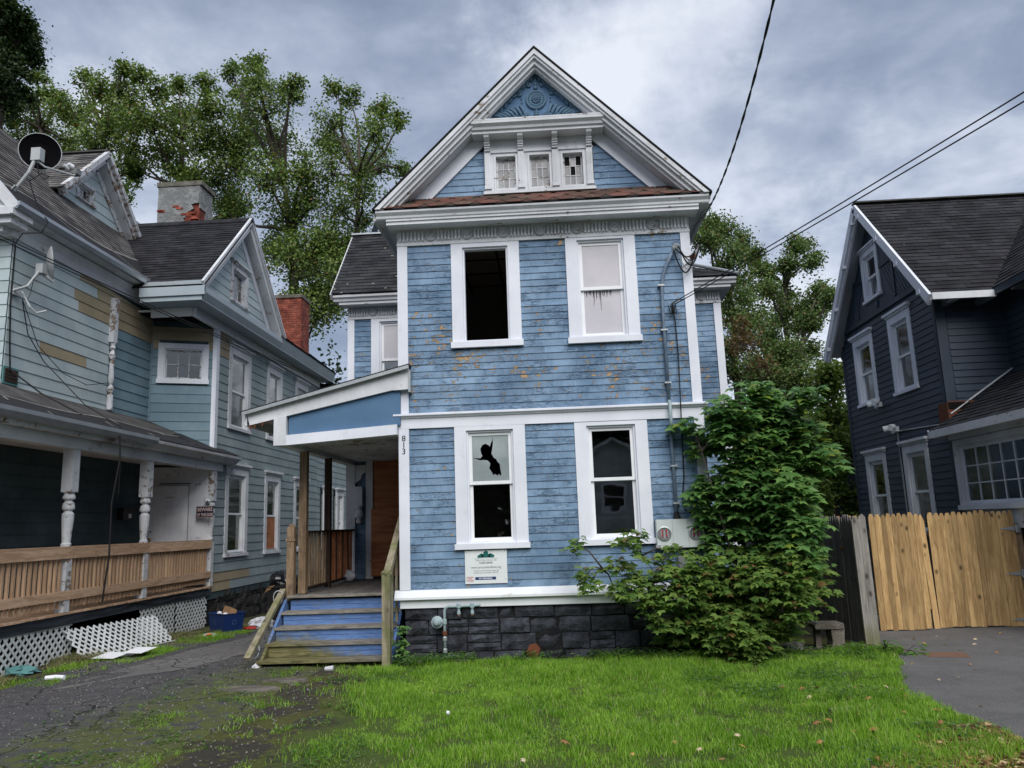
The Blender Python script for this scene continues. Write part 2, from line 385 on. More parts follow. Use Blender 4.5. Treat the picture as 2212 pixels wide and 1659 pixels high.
def glassmat(name, tint=(.9, .93, .93), refl=1., rough=.07, dirty=.0):
    m, nb = newmat(name); v = nb.co()
    fr = nb.n('ShaderNodeFresnel', {'IOR': 1.5}).outputs[0]
    wv = bump(nb, nb.noise(v, 3., 1.), .004, .3)
    g = nb.n('ShaderNodeBsdfGlossy', {'Color': (1, 1, 1, 1), 'Roughness': rough, 'Normal': wv}); t = nb.n('ShaderNodeBsdfTransparent', {'Color': (*tint, 1)})
    mx = nb.n('ShaderNodeMixShader', {0: nb.math('MULTIPLY', fr, 1.7*refl, clamp=True), 1: t.outputs[0], 2: g.outputs[0]}).outputs[0]
    if dirty:
        df = nb.n('ShaderNodeBsdfDiffuse', {'Color': (.45, .46, .44, 1)})
        mk = nb.mul(nb.ss(nb.noise(v, 5., 6., .7), .35, .75), dirty)
        mx = nb.n('ShaderNodeMixShader', {0: mk, 1: mx, 2: df.outputs[0]}).outputs[0]
    nb.L.new(mx, nb.n('ShaderNodeOutputMaterial').inputs[0]); return m

# front wall of the blue house: flaked mostly low on the upper storey and at its left
def blue_mask(nb, v):
    x, y, z = nb.xyz(v)
    band = nb.mul(nb.ss(z, 3.2, 3.6), nb.ss(z, 5.3, 4.2))
    left = nb.ss(x, .2, -1.8)
    return nb.add(nb.mul(band, .055), nb.mul(nb.mul(left, nb.ss(z, 5.4, 4.4)), .035))
M = {}
M['blue'] = paint('blue_clapboard_paint', (.115, .20, .315), hi=(.33, .455, .60), lo=(.078, .135, .21), peel=(.38, .26, .14), peel_t=(.667, .68), pscale=10., streak=.45, var=.13, mask=blue_mask, bmp=.006)
M['blue_smooth'] = paint('blue_panel_paint', (.072, .15, .262), hi=(.1, .19, .31), lo=(.06, .125, .22), chip=False, streak=.2, var=0)
M['ornament'] = paint('carving_paint', (.075, .14, .215), hi=(.12, .21, .29), lo=(.04, .08, .13), chip=False, streak=.1, var=0)
M['white'] = paint('white_trim_paint', (.72, .75, .82), hi=(.82, .84, .9), lo=(.6, .63, .7), chip=False, streak=.35, var=.05, dirt=(.46, .46, .44), dirt_t=(.58, .8))
def moss_mask(nb, v):
    x, y, z = nb.xyz(v); return nb.mul(nb.ss(z, 1.0, .85), .1)
M['white_old'] = paint('flaking_white_paint', (.66, .68, .71), hi=(.78, .8, .83), lo=(.42, .43, .45), peel=(.27, .22, .17), peel_t=(.635, .67), pscale=9., streak=.4, var=.06, chip=False, dirt=(.36, .35, .33), dirt_t=(.55, .8))
M['white_bad'] = paint('badly_peeling_white_paint', (.62, .64, .67), hi=(.75, .77, .8), lo=(.4, .42, .44), peel=(.22, .16, .12), peel_t=(.57, .61), pscale=8., streak=.4, var=.06, chip=False, dirt=(.3, .3, .29), dirt_t=(.5, .8))
M['white_moss'] = paint('mossy_white_paint', (.70, .73, .77), hi=(.8, .82, .85), lo=(.6, .62, .64), peel=(.42, .42, .25), peel_t=(.6, .76), pscale=5., streak=.5, var=0, chip=False)
M['vinyl'] = simple('white_vinyl', (.76, .78, .8), .45, .4, var=.05)
M['teal'] = paint('pale_teal_siding_paint', (.40, .475, .49), hi=(.53, .60, .605), lo=(.30, .38, .405), chip=False, streak=.5, var=.1, dirt=(.12, .16, .17), dirt_t=(.62, .85))
M['teal2'] = paint('blue_teal_siding_paint', (.145, .225, .27), hi=(.22, .31, .35), lo=(.11, .175, .22), chip=False, streak=.4, var=.1)
M['teal3'] = paint('grey_green_siding_paint', (.235, .295, .31), hi=(.325, .385, .39), lo=(.17, .22, .24), chip=False, streak=.5, var=.09, dirt=(.06, .085, .085), dirt_t=(.6, .8))
M['dteal'] = paint('dark_teal_siding_paint', (.045, .075, .085), chip=False, streak=.3, var=.1)
M['tan'] = paint('bare_tan_siding', (.31, .255, .165), hi=(.38, .32, .22), lo=(.24, .2, .13), chip=False, streak=.2, var=.08)
M['navy'] = paint('navy_siding_paint', (.034, .050, .074), hi=(.052, .072, .10), lo=(.024, .036, .054), chip=False, streak=.35, var=.12, rough=.55)
M['slate'] = shingle('dark_asphalt_shingle', (.012, .012, .015), (.025, .025, .029))
M['slate_spot'] = shingle('lichen_spotted_shingle', (.016, .017, .02), (.036, .037, .04), spot=(.3, .31, .24))
M['slate_old'] = shingle('worn_brown_shingle', (.065, .06, .06), (.145, .14, .137))
M['red_shingle'] = shingle('faded_red_shingle', (.085, .04, .03), (.165, .055, .038))
def rs():
    m, nb = newmat('stained_red_shingle'); v = nb.co(); r = nb.rnd()
    c = nb.mix(nb.ss(nb.noise(v, 3., 6., .7), .4, .62), (.135, .055, .042), (.07, .055, .042))
    c = nb.mix(nb.mul(nb.ss(nb.noise(v, 14., 6., .7), .64, .7), .8), c, (.5, .49, .46))
    c = nb.hsv(c, .5, 1., nb.lin(r, 0, 1, .75, 1.25)); fin(nb, c, .9, bump(nb, nb.noise(v, 80., 3.), .004)); return m
M['red_shingle'] = rs()
M['rubber'] = simple('black_rolled_roofing', (.018, .018, .02), .75, .3, var=.25, scale=3., bmp=.004)
M['sealant'] = simple('grey_roof_sealant', (.22, .21, .2), .8, bmp=.01)
M['metal'] = simple('dull_aluminium', (.42, .45, .48), .42, .5, .55, var=.12, scale=4.)
M['metal_blue'] = simple('blue_grey_aluminium', (.36, .42, .46), .5, .4, .2, var=.1, scale=2.)
M['galv'] = simple('galvanised_steel', (.38, .41, .42), .45, .5, .6, var=.15, scale=20.)
M['pipe'] = simple('grey_painted_pipe', (.28, .36, .38), .5, .4, var=.18, scale=14.)
M['conduit'] = simple('blue_overpainted_conduit', (.14, .19, .26), .6, .3, var=.3, scale=9.)
M['rust'] = simple('rusty_iron', (.14, .05, .025), .85, .2, var=.3, scale=20., bmp=.004)
M['black'] = simple('black_plastic', (.012, .012, .013), .5, .4)
M['wire'] = simple('black_cable_sheath', (.01, .01, .011), .6, .3)
M['dish_back'] = simple('black_dish_paint', (.003, .003, .004), .8, .05)
M['dish'] = simple('grey_dish_paint', (.4, .42, .43), .5, .4)
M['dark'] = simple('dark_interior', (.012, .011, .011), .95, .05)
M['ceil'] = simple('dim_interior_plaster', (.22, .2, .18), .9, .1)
M['curtain'] = simple('pale_curtain_cloth', (.38, .36, .33), .9, .1, var=.25, scale=12.)
M['gcurtain'] = simple('dull_green_curtain_cloth', (.045, .075, .06), .9, .1, var=.35, scale=7.)
M['film'] = paint('frosted_window_film', (.52, .50, .53), hi=(.6, .58, .61), lo=(.44, .43, .47), chip=False, streak=.15, var=0, rough=.25)
M['panefilm'] = paint('dusty_attic_glass', (.27, .27, .28), hi=(.36, .36, .37), lo=(.17, .17, .18), chip=False, streak=.2, var=.25, rough=.2)
M['brokenglass'] = paint('dirty_frosted_glass', (.30, .345, .35), hi=(.44, .49, .5), lo=(.14, .17, .18), chip=False, streak=.2, var=0, rough=.2)
M['glass'] = glassmat('window_glass', rough=.02, refl=1.5); M['glass_side'] = glassmat('dull_window_glass', rough=.08); M['glass_dirty'] = glassmat('dusty_window_glass', dirty=.12)
M['ply'] = wood('orange_plywood', (.30, .10, .04), (.5, .2, .085), 'x', 4., .65, False, var=.12)
M['cedar'] = wood('new_cedar_board', (.27, .165, .07), (.50, .335, .15), 'z', 8., var=.28)
M['rail'] = wood('new_pine_rail', (.40, .25, .155), (.62, .43, .29), 'y', 8., var=.12, knots=False)
M['picket'] = wood('new_pine_picket', (.38, .24, .145), (.57, .39, .25), 'z', 8., var=.2, knots=False)
M['oldpost'] = wood('weathered_porch_post', (.16, .105, .06), (.34, .24, .15), 'z', 6., var=.1, dark=(.06, .045, .035))
M['darkpost'] = wood('dark_stained_post', (.035, .018, .012), (.075, .042, .028), 'z', 6., var=.2)
M['graywood'] = wood('grey_fence_board', (.10, .093, .085), (.22, .205, .19), 'z', 7., var=.25)
M['graypost'] = wood('silvered_fence_post', (.16, .15, .135), (.33, .31, .28), 'z', 6., var=.1, green=(.13, .13, .05), gm=lambda nb, v: nb.ss(nb.xyz(v)[2], .5, 0.))
M['mossrail'] = wood('mossy_handrail', (.17, .15, .10), (.36, .31, .22), 'z', 7., green=(.13, .14, .055), var=.1)
M['deck'] = wood('old_grey_deck_board', (.07, .064, .06), (.16, .145, .135), 'y', 6., knots=False)
M['deckedge'] = wood('tan_deck_edge', (.3, .2, .13), (.5, .36, .26), 'x', 6., knots=False)
def stair_green(nb, v):
    x, y, z = nb.xyz(v)
    t = nb.add(nb.mul(z, 1.0), nb.mul(nb.ss(x, -3.9, -2.4), .28)); return nb.ss(nb.add(t, nb.mul(nb.noise(v, 4., 5.), .35)), .66, .40)
def stairmat(name, blue):
    m, nb = newmat(name); v = nb.co()
    g = nb.noise(nb.n('ShaderNodeMapping', {'Vector': v, 'Scale': (.15, 1, 1)}).outputs[0], 22., 6., .65, 1.)
    c = nb.mix(nb.ss(g, .35, .65), (.12, .11, .10), (.27, .25, .22))
    if blue:
        wear = nb.ss(nb.noise(nb.n('ShaderNodeMapping', {'Vector': v, 'Scale': (1, 1, 2.5)}).outputs[0], 5., 6., .7), .34, .42)
        bl = nb.mix(nb.ss(g, .3, .7), (.07, .14, .33), (.13, .23, .46)); c = nb.mix(wear, nb.mix(.6, bl, (.14, .15, .19)), bl)
    gr = nb.mix(nb.ss(g, .35, .65), (.075, .075, .03), (.19, .17, .075)); c = nb.mix(stair_green(nb, v), c, gr)
    fin(nb, c, .8, bump(nb, g, .004)); return m
M['riser'] = stairmat('worn_blue_riser_paint', True); M['tread'] = stairmat('mossy_grey_tread', False)
def stonem(name, a, b):
    m, nb = newmat(name); v = nb.co(); r = nb.rnd(); n1 = nb.noise(v, 5., 7., .65)
    c = nb.hsv(nb.mix(nb.ss(n1, .38, .66), a, b), .5, 1., nb.lin(r, 0, 1, .72, 1.3)); c = nb.mix(nb.mul(nb.ss(nb.noise(v, 13., 5., .7), .6, .68), .6), c, tuple(x*.35 for x in a))
    fin(nb, c, .75, bump(nb, nb.noise(v, 9., 8., .7), .05)); return m
M['stone'] = stonem('black_painted_stone', (.022, .024, .032), (.062, .068, .086))
M['mortar'] = stonem('black_painted_mortar', (.008, .008, .011), (.02, .02, .024))
M['rubble'] = stonem('dark_rubble_stone', (.018, .017, .016), (.055, .05, .047))
M['greystone'] = stonem('grey_field_stone', (.16, .15, .14), (.3, .28, .26))
M['concrete'] = stonem('weathered_concrete', (.16, .14, .115), (.30, .27, .23))
M['brick'] = stonem('red_brick', (.20, .048, .032), (.34, .10, .065)); M['joint'] = simple('pale_mortar', (.33, .25, .2), .9)
M['render'] = stonem('grey_cement_render', (.24, .25, .25), (.40, .41, .41)); M['oldbrick'] = stonem('exposed_old_brick', (.16, .03, .018), (.32, .08, .05))
M['coping'] = stonem('mossy_cap_stone', (.15, .145, .11), (.24, .23, .2))
def bark():
    m, nb = newmat('grey_brown_bark'); v = nb.n('ShaderNodeMapping', {'Vector': nb.co(), 'Scale': (1, 1, .25)}).outputs[0]; n1 = nb.noise(v, 9., 6., .7)
    fin(nb, nb.mix(n1, (.035, .028, .022), (.12, .10, .085)), .9, bump(nb, n1, .03)); return m
M['bark'] = bark()
M['leafA'] = leafmat('maple_leaf', (.07, .125, .032), (.19, .26, .07), (.19, .13, .05), .035, .3)
M['leafB'] = leafmat('dark_maple_leaf', (.018, .04, .012), (.045, .075, .025), None, 0, .25)
M['leafG'] = leafmat('locust_leaf', (.06, .11, .032), (.155, .22, .07), (.2, .13, .06), .05, .3)
M['leafJ'] = leafmat('bright_bush_leaf', (.075, .13, .025), (.17, .24, .06), (.25, .25, .06), .05, .4)
M['leafK'] = leafmat('dead_brown_leaf', (.085, .06, .028), (.16, .11, .05), None, 0, .3)
M['leafS'] = leafmat('broad_sapling_leaf', (.062, .15, .042), (.155, .28, .08), (.17, .24, .04), .07, .3, .42)
M['leafL'] = leafmat('yellow_green_bush_leaf', (.085, .165, .036), (.19, .28, .065), (.2, .13, .05), .05, .35, .5)
M['weed'] = leafmat('weed_leaf', (.05, .12, .02), (.12, .22, .05), (.14, .20, .11), .08, .35)
M['fall'] = leafmat('fallen_leaf_skin', (.30, .15, .06), (.52, .36, .10), (.55, .45, .3), .15, .15)
M['litter'] = leafmat('brown_leaf_litter', (.10, .05, .025), (.30, .17, .075), (.5, .38, .2), .1, .15)
M['hay'] = leafmat('dry_grass', (.15, .14, .07), (.3, .27, .14), (.1, .16, .04), .25, .2)
def grassmat():
    m, nb = newmat('lawn_grass'); r = nb.rnd(); v = nb.co()
    pn = nb.noise(v, 1.1, 5., .7)
    c = nb.mix(nb.ss(nb.add(nb.mul(r, .3), nb.mul(pn, .75)), .36, .68), (.12, .27, .022), (.28, .455, .06))
    c = nb.mix(nb.math('GREATER_THAN', nb.math('FRACT', nb.mul(r, 53.3)), .94), c, (.36, .38, .16))
    d = nb.n('ShaderNodeBsdfPrincipled', {'Base Color': c, 'Roughness': .5, 'Specular IOR Level': .2}); t = nb.n('ShaderNodeBsdfTranslucent', {'Color': nb.hsv(c, .5, 1.1, 1.4)})
    nb.L.new(nb.n('ShaderNodeMixShader', {0: .38, 1: d.outputs[0], 2: t.outputs[0]}).outputs[0], nb.n('ShaderNodeOutputMaterial').inputs[0]); return m
M['grass'] = grassmat()
def groundmat():
    m, nb = newmat('mossy_earth'); v = nb.co(); x, y, z = nb.xyz(v)
    n1 = nb.noise(v, 1.6, 8., .68); n2 = nb.noise(v, 14., 6., .7); n3 = nb.noise(v, 50., 4., .7)
    soil = nb.mix(n3, (.022, .02, .016), (.075, .065, .05)); moss = nb.mix(n2, (.045, .06, .012), (.13, .125, .03))
    c = nb.mix(nb.ss(nb.add(nb.mul(n1, .7), nb.mul(n2, .35)), .48, .58), soil, moss)
    lawn = nb.mix(n2, (.05, .085, .012), (.09, .13, .025))
    c = nb.mix(nb.mul(nb.ss(nb.add(x, nb.mul(n1, 1.2)), -1.9, -1.2), nb.mul(nb.ss(y, 10.9, 10.6), nb.ss(nb.add(n1, nb.mul(n2, .3)), .4, .55))), c, lawn)
    fin(nb, c, .95, bump(nb, nb.add(nb.mul(n2, 1.), nb.mul(n3, .5)), .04)); return m
M['ground'] = groundmat()
def asphalt(name, a, b, crack=True, moss=True, grit=1.):
    m, nb = newmat(name); v = nb.co(); x, y, z = nb.xyz(v)
    n1 = nb.noise(v, 1.3, 7., .65); n2 = nb.noise(v, 60., 4., .75); n3 = nb.noise(v, 6., 6., .7)
    c = nb.mix(nb.ss(nb.add(nb.mul(n1, .6), nb.mul(n3, .4)), .38, .62), a, b)
    c = nb.mix(nb.mul(nb.ss(n2, .3, .72), .6*grit), c, tuple(x_*2.4 for x_ in b))
    h = nb.mul(n2, .5)
    if crack:
        wv = nb.n('ShaderNodeVectorMath', {0: v, 1: nb.n('ShaderNodeVectorMath', {0: nb.noise(v, 5., 4., .6, color=True), 3: .16}, operation='SCALE').outputs[0]}, operation='ADD').outputs[0]
        for s_, wd in ((.8, .009), (4., .028)):
            vo = nb.n('ShaderNodeTexVoronoi', {'Vector': wv, 'Scale': s_}, feature='DISTANCE_TO_EDGE').outputs[0]
            ck = nb.ss(vo, 0., wd, 1., 0.)
            if s_ > 3: ck = nb.mul(ck, nb.ss(n1, .46, .56))
            c = nb.mix(nb.mul(ck, .85), c, (.006, .006, .006)); h = nb.math('SUBTRACT', h, nb.mul(ck, 1.2))
    if moss:
        lim = nb.add(nb.add(nb.mul(x, .5), nb.mul(y, -.08)), nb.mul(n3, 1.3))
        mk = nb.mul(nb.ss(lim, -2.5, -1.9), nb.ss(nb.add(n3, nb.mul(n1, .5)), .62, .74)); c = nb.mix(mk, c, nb.mix(n2, (.045, .06, .014), (.12, .135, .04)))
    fin(nb, c, .85, bump(nb, h, .025)); return m
M['asph'] = asphalt('old_cracked_asphalt', (.021, .021, .023), (.068, .066, .068))
M['asph_patch'] = asphalt('lighter_asphalt_patch', (.10, .097, .094), (.15, .145, .14), crack=True, moss=False, grit=.3)
M['asph_right'] = asphalt('right_drive_asphalt', (.055, .054, .055), (.105, .103, .102), crack=False, moss=False, grit=1.)
M['walk'] = stonem('sidewalk_concrete', (.2, .18, .165), (.34, .31, .29))
M['signwhite'] = paint('sign_face', (.70, .74, .74), hi=(.76, .79, .8), lo=(.62, .66, .66), chip=False, streak=.1, var=0, rough=.4)
M['signgreen'] = simple('sign_green', (.012, .11, .105), .5, var=.05); M['signblue'] = simple('sign_blue', (.008, .03, .14), .5, var=.05)
M['signink'] = simple('sign_dark_ink', (.07, .08, .10), .6, var=.02); M['signgrey'] = simple('sign_grey_ink', (.26, .31, .32), .6, var=.02); M['signred'] = simple('sign_red_ink', (.45, .07, .07), .6, var=.02)
M['signpink'] = simple('dog_sign_lettering', (.55, .42, .40), .6, var=.02); M['signblack'] = simple('dog_sign_face', (.015, .013, .03), .5, var=.05)
M['num'] = simple('black_house_number', (.01, .01, .01), .5)
M['paper'] = simple('white_paper', (.75, .76, .8), .8, var=.03); M['card'] = simple('brown_cardboard', (.27, .16, .085), .9, var=.1)
M['binblue'] = simple('blue_bin_plastic', (.008, .028, .12), .45, .4, var=.1); M['binmark'] = simple('faded_bin_print', (.05, .10, .25), .6)
M['bagblack'] = simple('black_bin_bag', (.008, .008, .01), .25, .5); M['bagwhite'] = simple('white_plastic_bag', (.55, .56, .6), .35, .4)
M['redplastic'] = simple('red_packaging', (.4, .03, .02), .5); M['cyanplastic'] = simple('cyan_netting', (.09, .22, .22), .6); M['brass'] = simple('brass_knob', (.55, .38, .12), .25, .5, .9)
M['door'] = paint('white_steel_door', (.74, .76, .8), chip=False, streak=.15, var=0, rough=.45)
M['meter'] = simple('pale_grey_meter_box', (.50, .55, .54), .5, .4, var=.05); M['greybox'] = simple('mid_grey_box', (.16, .17, .17), .5, .4, var=.1)
M['sockred'] = simple('meter_socket_red', (.4, .03, .03), .5)
M['deckface'] = paint('dark_grey_skirt_board', (.05, .06, .08), hi=(.08, .09, .11), lo=(.03, .035, .05), chip=False, streak=.2, var=.05)
M['lattice'] = paint('white_lattice_paint', (.66, .69, .71), hi=(.78, .8, .82), lo=(.5, .52, .5), chip=False, streak=.3, var=.05, dirt=(.25, .26, .2), dirt_t=(.55, .8))
M['fluor'] = simple('white_lamp_housing', (.72, .74, .76), .4, .4, var=.04)
M['grey_siding'] = paint('grey_siding_across_street', (.42, .44, .46), chip=False, streak=.2, var=.1)
# ------------------------------------------------------------------ window builder
def window(th, fr, u0, u1, v0, v1, cw=.17, head=None, sillh=.06, mat=None, smat=None, crown=None, style='double', mid=None, curtain=None,
           curt=(0, 1, 0, 1), glass=None, grid=None, d=.03, sill_over=.02, deep=.7, pane_up=None, pane_lo=None, label=None, fw=.045, jamb=.028, dsash=0.):
    mat = mat or M['white']; smat = smat or M['vinyl']; head = cw if head is None else head; glass = glass or (M['glass'] if th is H else M['glass_side'])
    a, b, c, e = u0+cw, u1-cw, v0+sillh, v1-head
    mb = MB()
    mb.bf(fr, u0, a, c, v1-head, -.02, d); mb.bf(fr, b, u1, c, v1-head, -.02, d); mb.bf(fr, u0, u1, v1-head, v1, -.02, d)
    # reveal
    for q in ((a-.001, a+jamb, c, e), (b-jamb, b+.001, c, e), (a+jamb, b-jamb, e-jamb, e+.001), (a+jamb, b-jamb, c-.001, c+jamb)): mb.bf(fr, *q, -.10, -.004)
    win = th.part('window', mb, mat, None, label)
    s = MB().bf(fr, u0-sill_over, u1+sill_over, v0, v0+sillh, -.02, d+.035); th.part('sill', s, mat, win)
    if crown:
        cr_ = MB().bf(fr, u0-.03, u1+.03, v1, v1+crown*.45, -.02, d+.03); cr_.bf(fr, u0-.055, u1+.055, v1+crown*.45, v1+crown, -.02, d+.065); th.part('head_cap', cr_, mat, win)
    a2, b2, c2, e2 = a+jamb, b-jamb, c+jamb, e-jamb; mid = mid or (c2+e2)/2
    def sash(x0, x1, y0, y1, dd, pm=None, grd=None):
        f = MB()
        for q in ((x0, x0+fw, y0, y1), (x1-fw, x1, y0, y1), (x0+fw, x1-fw, y0, y0+fw), (x0+fw, x1-fw, y1-fw, y1)): f.bf(fr, *q, dd-.03, dd)
        so = th.part('sash', f, smat, win)
        if grd:
            nx, ny = grd; mu = MB(); W = (x1-x0-2*fw)/nx; H = (y1-y0-2*fw)/ny; t = .008
            for i in range(1, nx): mu.bf(fr, x0+fw+i*W-t, x0+fw+i*W+t, y0+fw, y1-fw, dd-.025, dd-.004)
            for j in range(1, ny):
                for i in range(nx): mu.bf(fr, x0+fw+i*W+t, x0+fw+(i+1)*W-t, y0+fw+j*H-t, y0+fw+j*H+t, dd-.025, dd-.006)
            th.part('muntins', mu, smat, win)
            for i in range(nx):
                for j in range(ny):
                    q = MB().bf(fr, x0+fw+i*W, x0+fw+(i+1)*W, y0+fw+j*H, y0+fw+(j+1)*H, dd-.019, dd-.014)
                    th.part('pane', q, pm or glass, win, rnd=random.random())
        else: th.part('pane', MB().bf(fr, x0+fw-.004, x1-fw+.004, y0+fw-.004, y1-fw+.004, dd-.018, dd-.012), pm or glass, win)
    if style == 'double':
        sash(a2, b2, mid-.02, e2, -.034-dsash, pane_up, grid); sash(a2, b2, c2, mid+.02, -.066-dsash, pane_lo)
    elif style == 'single': sash(a2, b2, c2, e2, -.04-dsash, pane_up, grid)
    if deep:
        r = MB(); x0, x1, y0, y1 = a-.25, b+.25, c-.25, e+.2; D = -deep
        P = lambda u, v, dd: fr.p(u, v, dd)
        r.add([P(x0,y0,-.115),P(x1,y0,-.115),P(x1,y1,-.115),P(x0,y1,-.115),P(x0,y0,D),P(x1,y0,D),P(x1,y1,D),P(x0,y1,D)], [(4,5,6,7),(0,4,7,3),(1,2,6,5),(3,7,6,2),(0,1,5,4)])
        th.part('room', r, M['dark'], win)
    if curtain:
        cu = MB(); n = 14; x0, x1, y0, y1 = a+(b-a)*curt[0], a+(b-a)*curt[1], c+(e-c)*curt[2], c+(e-c)*curt[3]
        for i in range(n):
            p, q = x0+(x1-x0)*i/n, x0+(x1-x0)*(i+1)/n; dp, dq = -.16+.018*math.sin(i*2.1), -.16+.018*math.sin((i+1)*2.1)
            cu.add([fr.p(p, y0, dp), fr.p(q, y0, dq), fr.p(q, y1, dq), fr.p(p, y1, dp)], [(0, 1, 2, 3)])
        th.part('curtain', cu, curtain, win)
    return win, (u0+.02, u1-.02, v0+.02, v1-.02), (a, b, c, e)

# ------------------------------------------------------------------ setting
def gz_(x, y):
    """height of the ground: it falls a little towards the back between the two left houses"""
    t = min(max((-x-4.3)/1.5, 0), 1); return -.028*min(max(y-11.2, 0), 9)*t
def gx_arr(X, Y): return -.028*np.clip(Y-11.2, 0, 9)*np.clip((-X-4.3)/1.5, 0, 1)
def sheet(x0, x1, y0, y1, step, z, edge=0., seed=0):
    nx, ny = max(2, int((x1-x0)/step)), max(2, int((y1-y0)/step)); mb = MB(); rr = random.Random(seed)
    for j in range(ny+1):
        for i in range(nx+1):
            x, y = x0+(x1-x0)*i/nx, y0+(y1-y0)*j/ny
            dz = 0.
            if edge and i in (0, nx): x += rr.uniform(-edge, edge)*2; dz = -.04
            mb.v.append((x, y, z+dz+gz_(x, y)+(.012*math.sin(x*2.3+y)*math.cos(y*1.7))))
    mb.f = [(j*(nx+1)+i, j*(nx+1)+i+1, (j+1)*(nx+1)+i+1, (j+1)*(nx+1)+i) for j in range(ny) for i in range(nx)]
    return mb
g = sheet(-14, 10, 2, 24, .4, 0.)
for (a, b, c, d) in ((-400, 400, 24, 400), (-400, 400, -400, 2), (-400, -14, 2, 24), (10, 400, 2, 24)):
    z = -.25 if c == 24 else -.012
    g.add([(a, c, z), (b, c, z), (b, d, z), (a, d, z)], [(0, 1, 2, 3)])
struct('ground', g, M['ground'], smooth=True)
def poly_sheet(name, pts, z, m, nsub=14, jit=.05, seed=1):
    """ragged-edged flat patch from an outline"""
    rr = random.Random(seed); out = []
    for (a, b) in zip(pts, pts[1:]+pts[:1]):
        L = math.hypot(b[0]-a[0], b[1]-a[1]); k = max(1, int(L/.22))
        for i in range(k): t = i/k; out.append((a[0]+(b[0]-a[0])*t+rr.uniform(-jit, jit), a[1]+(b[1]-a[1])*t+rr.uniform(-jit, jit)))
    cx, cy = sum(p[0] for p in out)/len(out), sum(p[1] for p in out)/len(out)
    mb = MB(); N = len(out); rings = (1., .66, .33)
    for k in rings:
        for (x, y) in out:
            X, Y = cx+(x-cx)*k, cy+(y-cy)*k; mb.v.append((X, Y, z+gz_(X, Y)+.012*math.sin(X*2.3+Y)*math.cos(Y*1.7)))
    mb.v.append((cx, cy, z+gz_(cx, cy)))
    for r_ in range(2): mb.f += [(r_*N+i, r_*N+(i+1) % N, (r_+1)*N+(i+1) % N, (r_+1)*N+i) for i in range(N)]
    mb.f += [(2*N+i, 2*N+(i+1) % N, 3*N) for i in range(N)]
    return struct(name, mb, m)
struct('left_driveway', sheet(-6.9, -3.0, 4.0, 22, .25, .016, .1, 3), M['asph'], smooth=True)
poly_sheet('asphalt_patch', [(-6.0, 9.35), (-5.35, 10.2), (-4.9, 10.7), (-4.55, 11.7), (-4.55, 13.8), (-4.6, 16.5), (-5.4, 16.5), (-5.55, 14.0), (-5.75, 12.4), (-5.85, 11.1)], .021, M['asph_patch'])
def right_edge(y): return 3.05+.1*(y-4)+(.12*math.sin(y*2.1)) if y < 9 else 3.62+.42*(y-9)*(1 if y < 10.2 else .4)
rd = MB(); ys = np.arange(3.9, 14.2, .15)
for y in ys:
    e = right_edge(y)+random.uniform(-.03, .03)
    for x in (e, e+1, e+2.4, 12): rd.v.append((x, y, .016))
rd.f = [(j*4+i, j*4+i+1, j*4+i+5, j*4+i+4) for j in range(len(ys)-1) for i in range(3)]
struct('right_driveway', rd, M['asph_right'])
poly_sheet('rust_stain_hollow', [(4.45, 10.0), (4.85, 9.95), (4.95, 10.25), (4.5, 10.35)], .021, simple('rusty_gravel', (.16, .09, .06), .95, var=.3, scale=20.))
struct('sidewalk', MB().box(-40, 40, 3.6, 5.35, -.06, .03), M['walk'])
struct('street', MB().box(-200, 200, -9.5, 1.6, -.1, -.008), M['asph_right'])
struct('street_curb', MB().box(-200, 200, 1.6, 1.76, -.1, .11), M['walk'])

# ================================================================== BLUE HOUSE
YF = 10.75
H = Thing('blue_house', 'peeling blue two-storey clapboard house with a white-trimmed front gable and black stone foundation', 'house', (0, YF, 0))
F0 = Fr((0, YF, 0), (1, 0, 0))
# windows of the front
holes_c = []; holes_p = []
def hw(*a, **k):
    wn, hc, hp = window(H, F0, *a, **k); holes_c.append(hc); holes_p.append(hp); return wn
win1 = hw(-1.33, -.34, 4.24, 5.82, cw=.165, head=.085, sillh=.085, style='open', deep=0, label='second-floor window frame standing open without any glass')
# open window: a real dim room behind
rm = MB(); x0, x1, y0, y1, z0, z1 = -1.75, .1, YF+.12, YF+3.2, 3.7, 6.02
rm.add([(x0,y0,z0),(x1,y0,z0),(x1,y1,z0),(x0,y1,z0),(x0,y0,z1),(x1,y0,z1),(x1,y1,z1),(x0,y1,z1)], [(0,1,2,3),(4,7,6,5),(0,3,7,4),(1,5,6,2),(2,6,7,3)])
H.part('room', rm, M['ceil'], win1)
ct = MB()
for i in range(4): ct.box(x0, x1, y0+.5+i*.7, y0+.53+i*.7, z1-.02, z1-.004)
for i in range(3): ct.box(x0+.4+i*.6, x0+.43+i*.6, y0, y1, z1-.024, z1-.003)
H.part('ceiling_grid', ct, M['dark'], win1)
win2 = hw(.33, 1.33, 4.23, 5.82, cw=.165, head=.06, sillh=.085, mid=5.04, glass=M['film'], pane_up=M['film'], pane_lo=M['film'], deep=.3, label='second-floor window with pale clouded panes')
drip = MB()
for i in range(15):
    u = .62+.33*(i/14)+random.uniform(-.015, .015); L = random.uniform(.05, .33)*(1-abs(i-7)/12)
    drip.tube([F0.p(u, 5.01, -.076), F0.p(u+random.uniform(-.01, .01), 5.01-L*.6, -.076), F0.p(u+random.uniform(-.01, .01), 5.01-L, -.076)], [.008, .004, .0015], 4)
H.part('black_drip_stain', drip, simple('black_mould', (.05, .045, .045), .7), win2)
win3 = hw(-1.335, -.35, 1.44, 3.12, cw=.165, head=.06, sillh=.075, mid=2.33, pane_up=M['glass'], deep=.7, label='ground-floor window with its upper pane smashed')
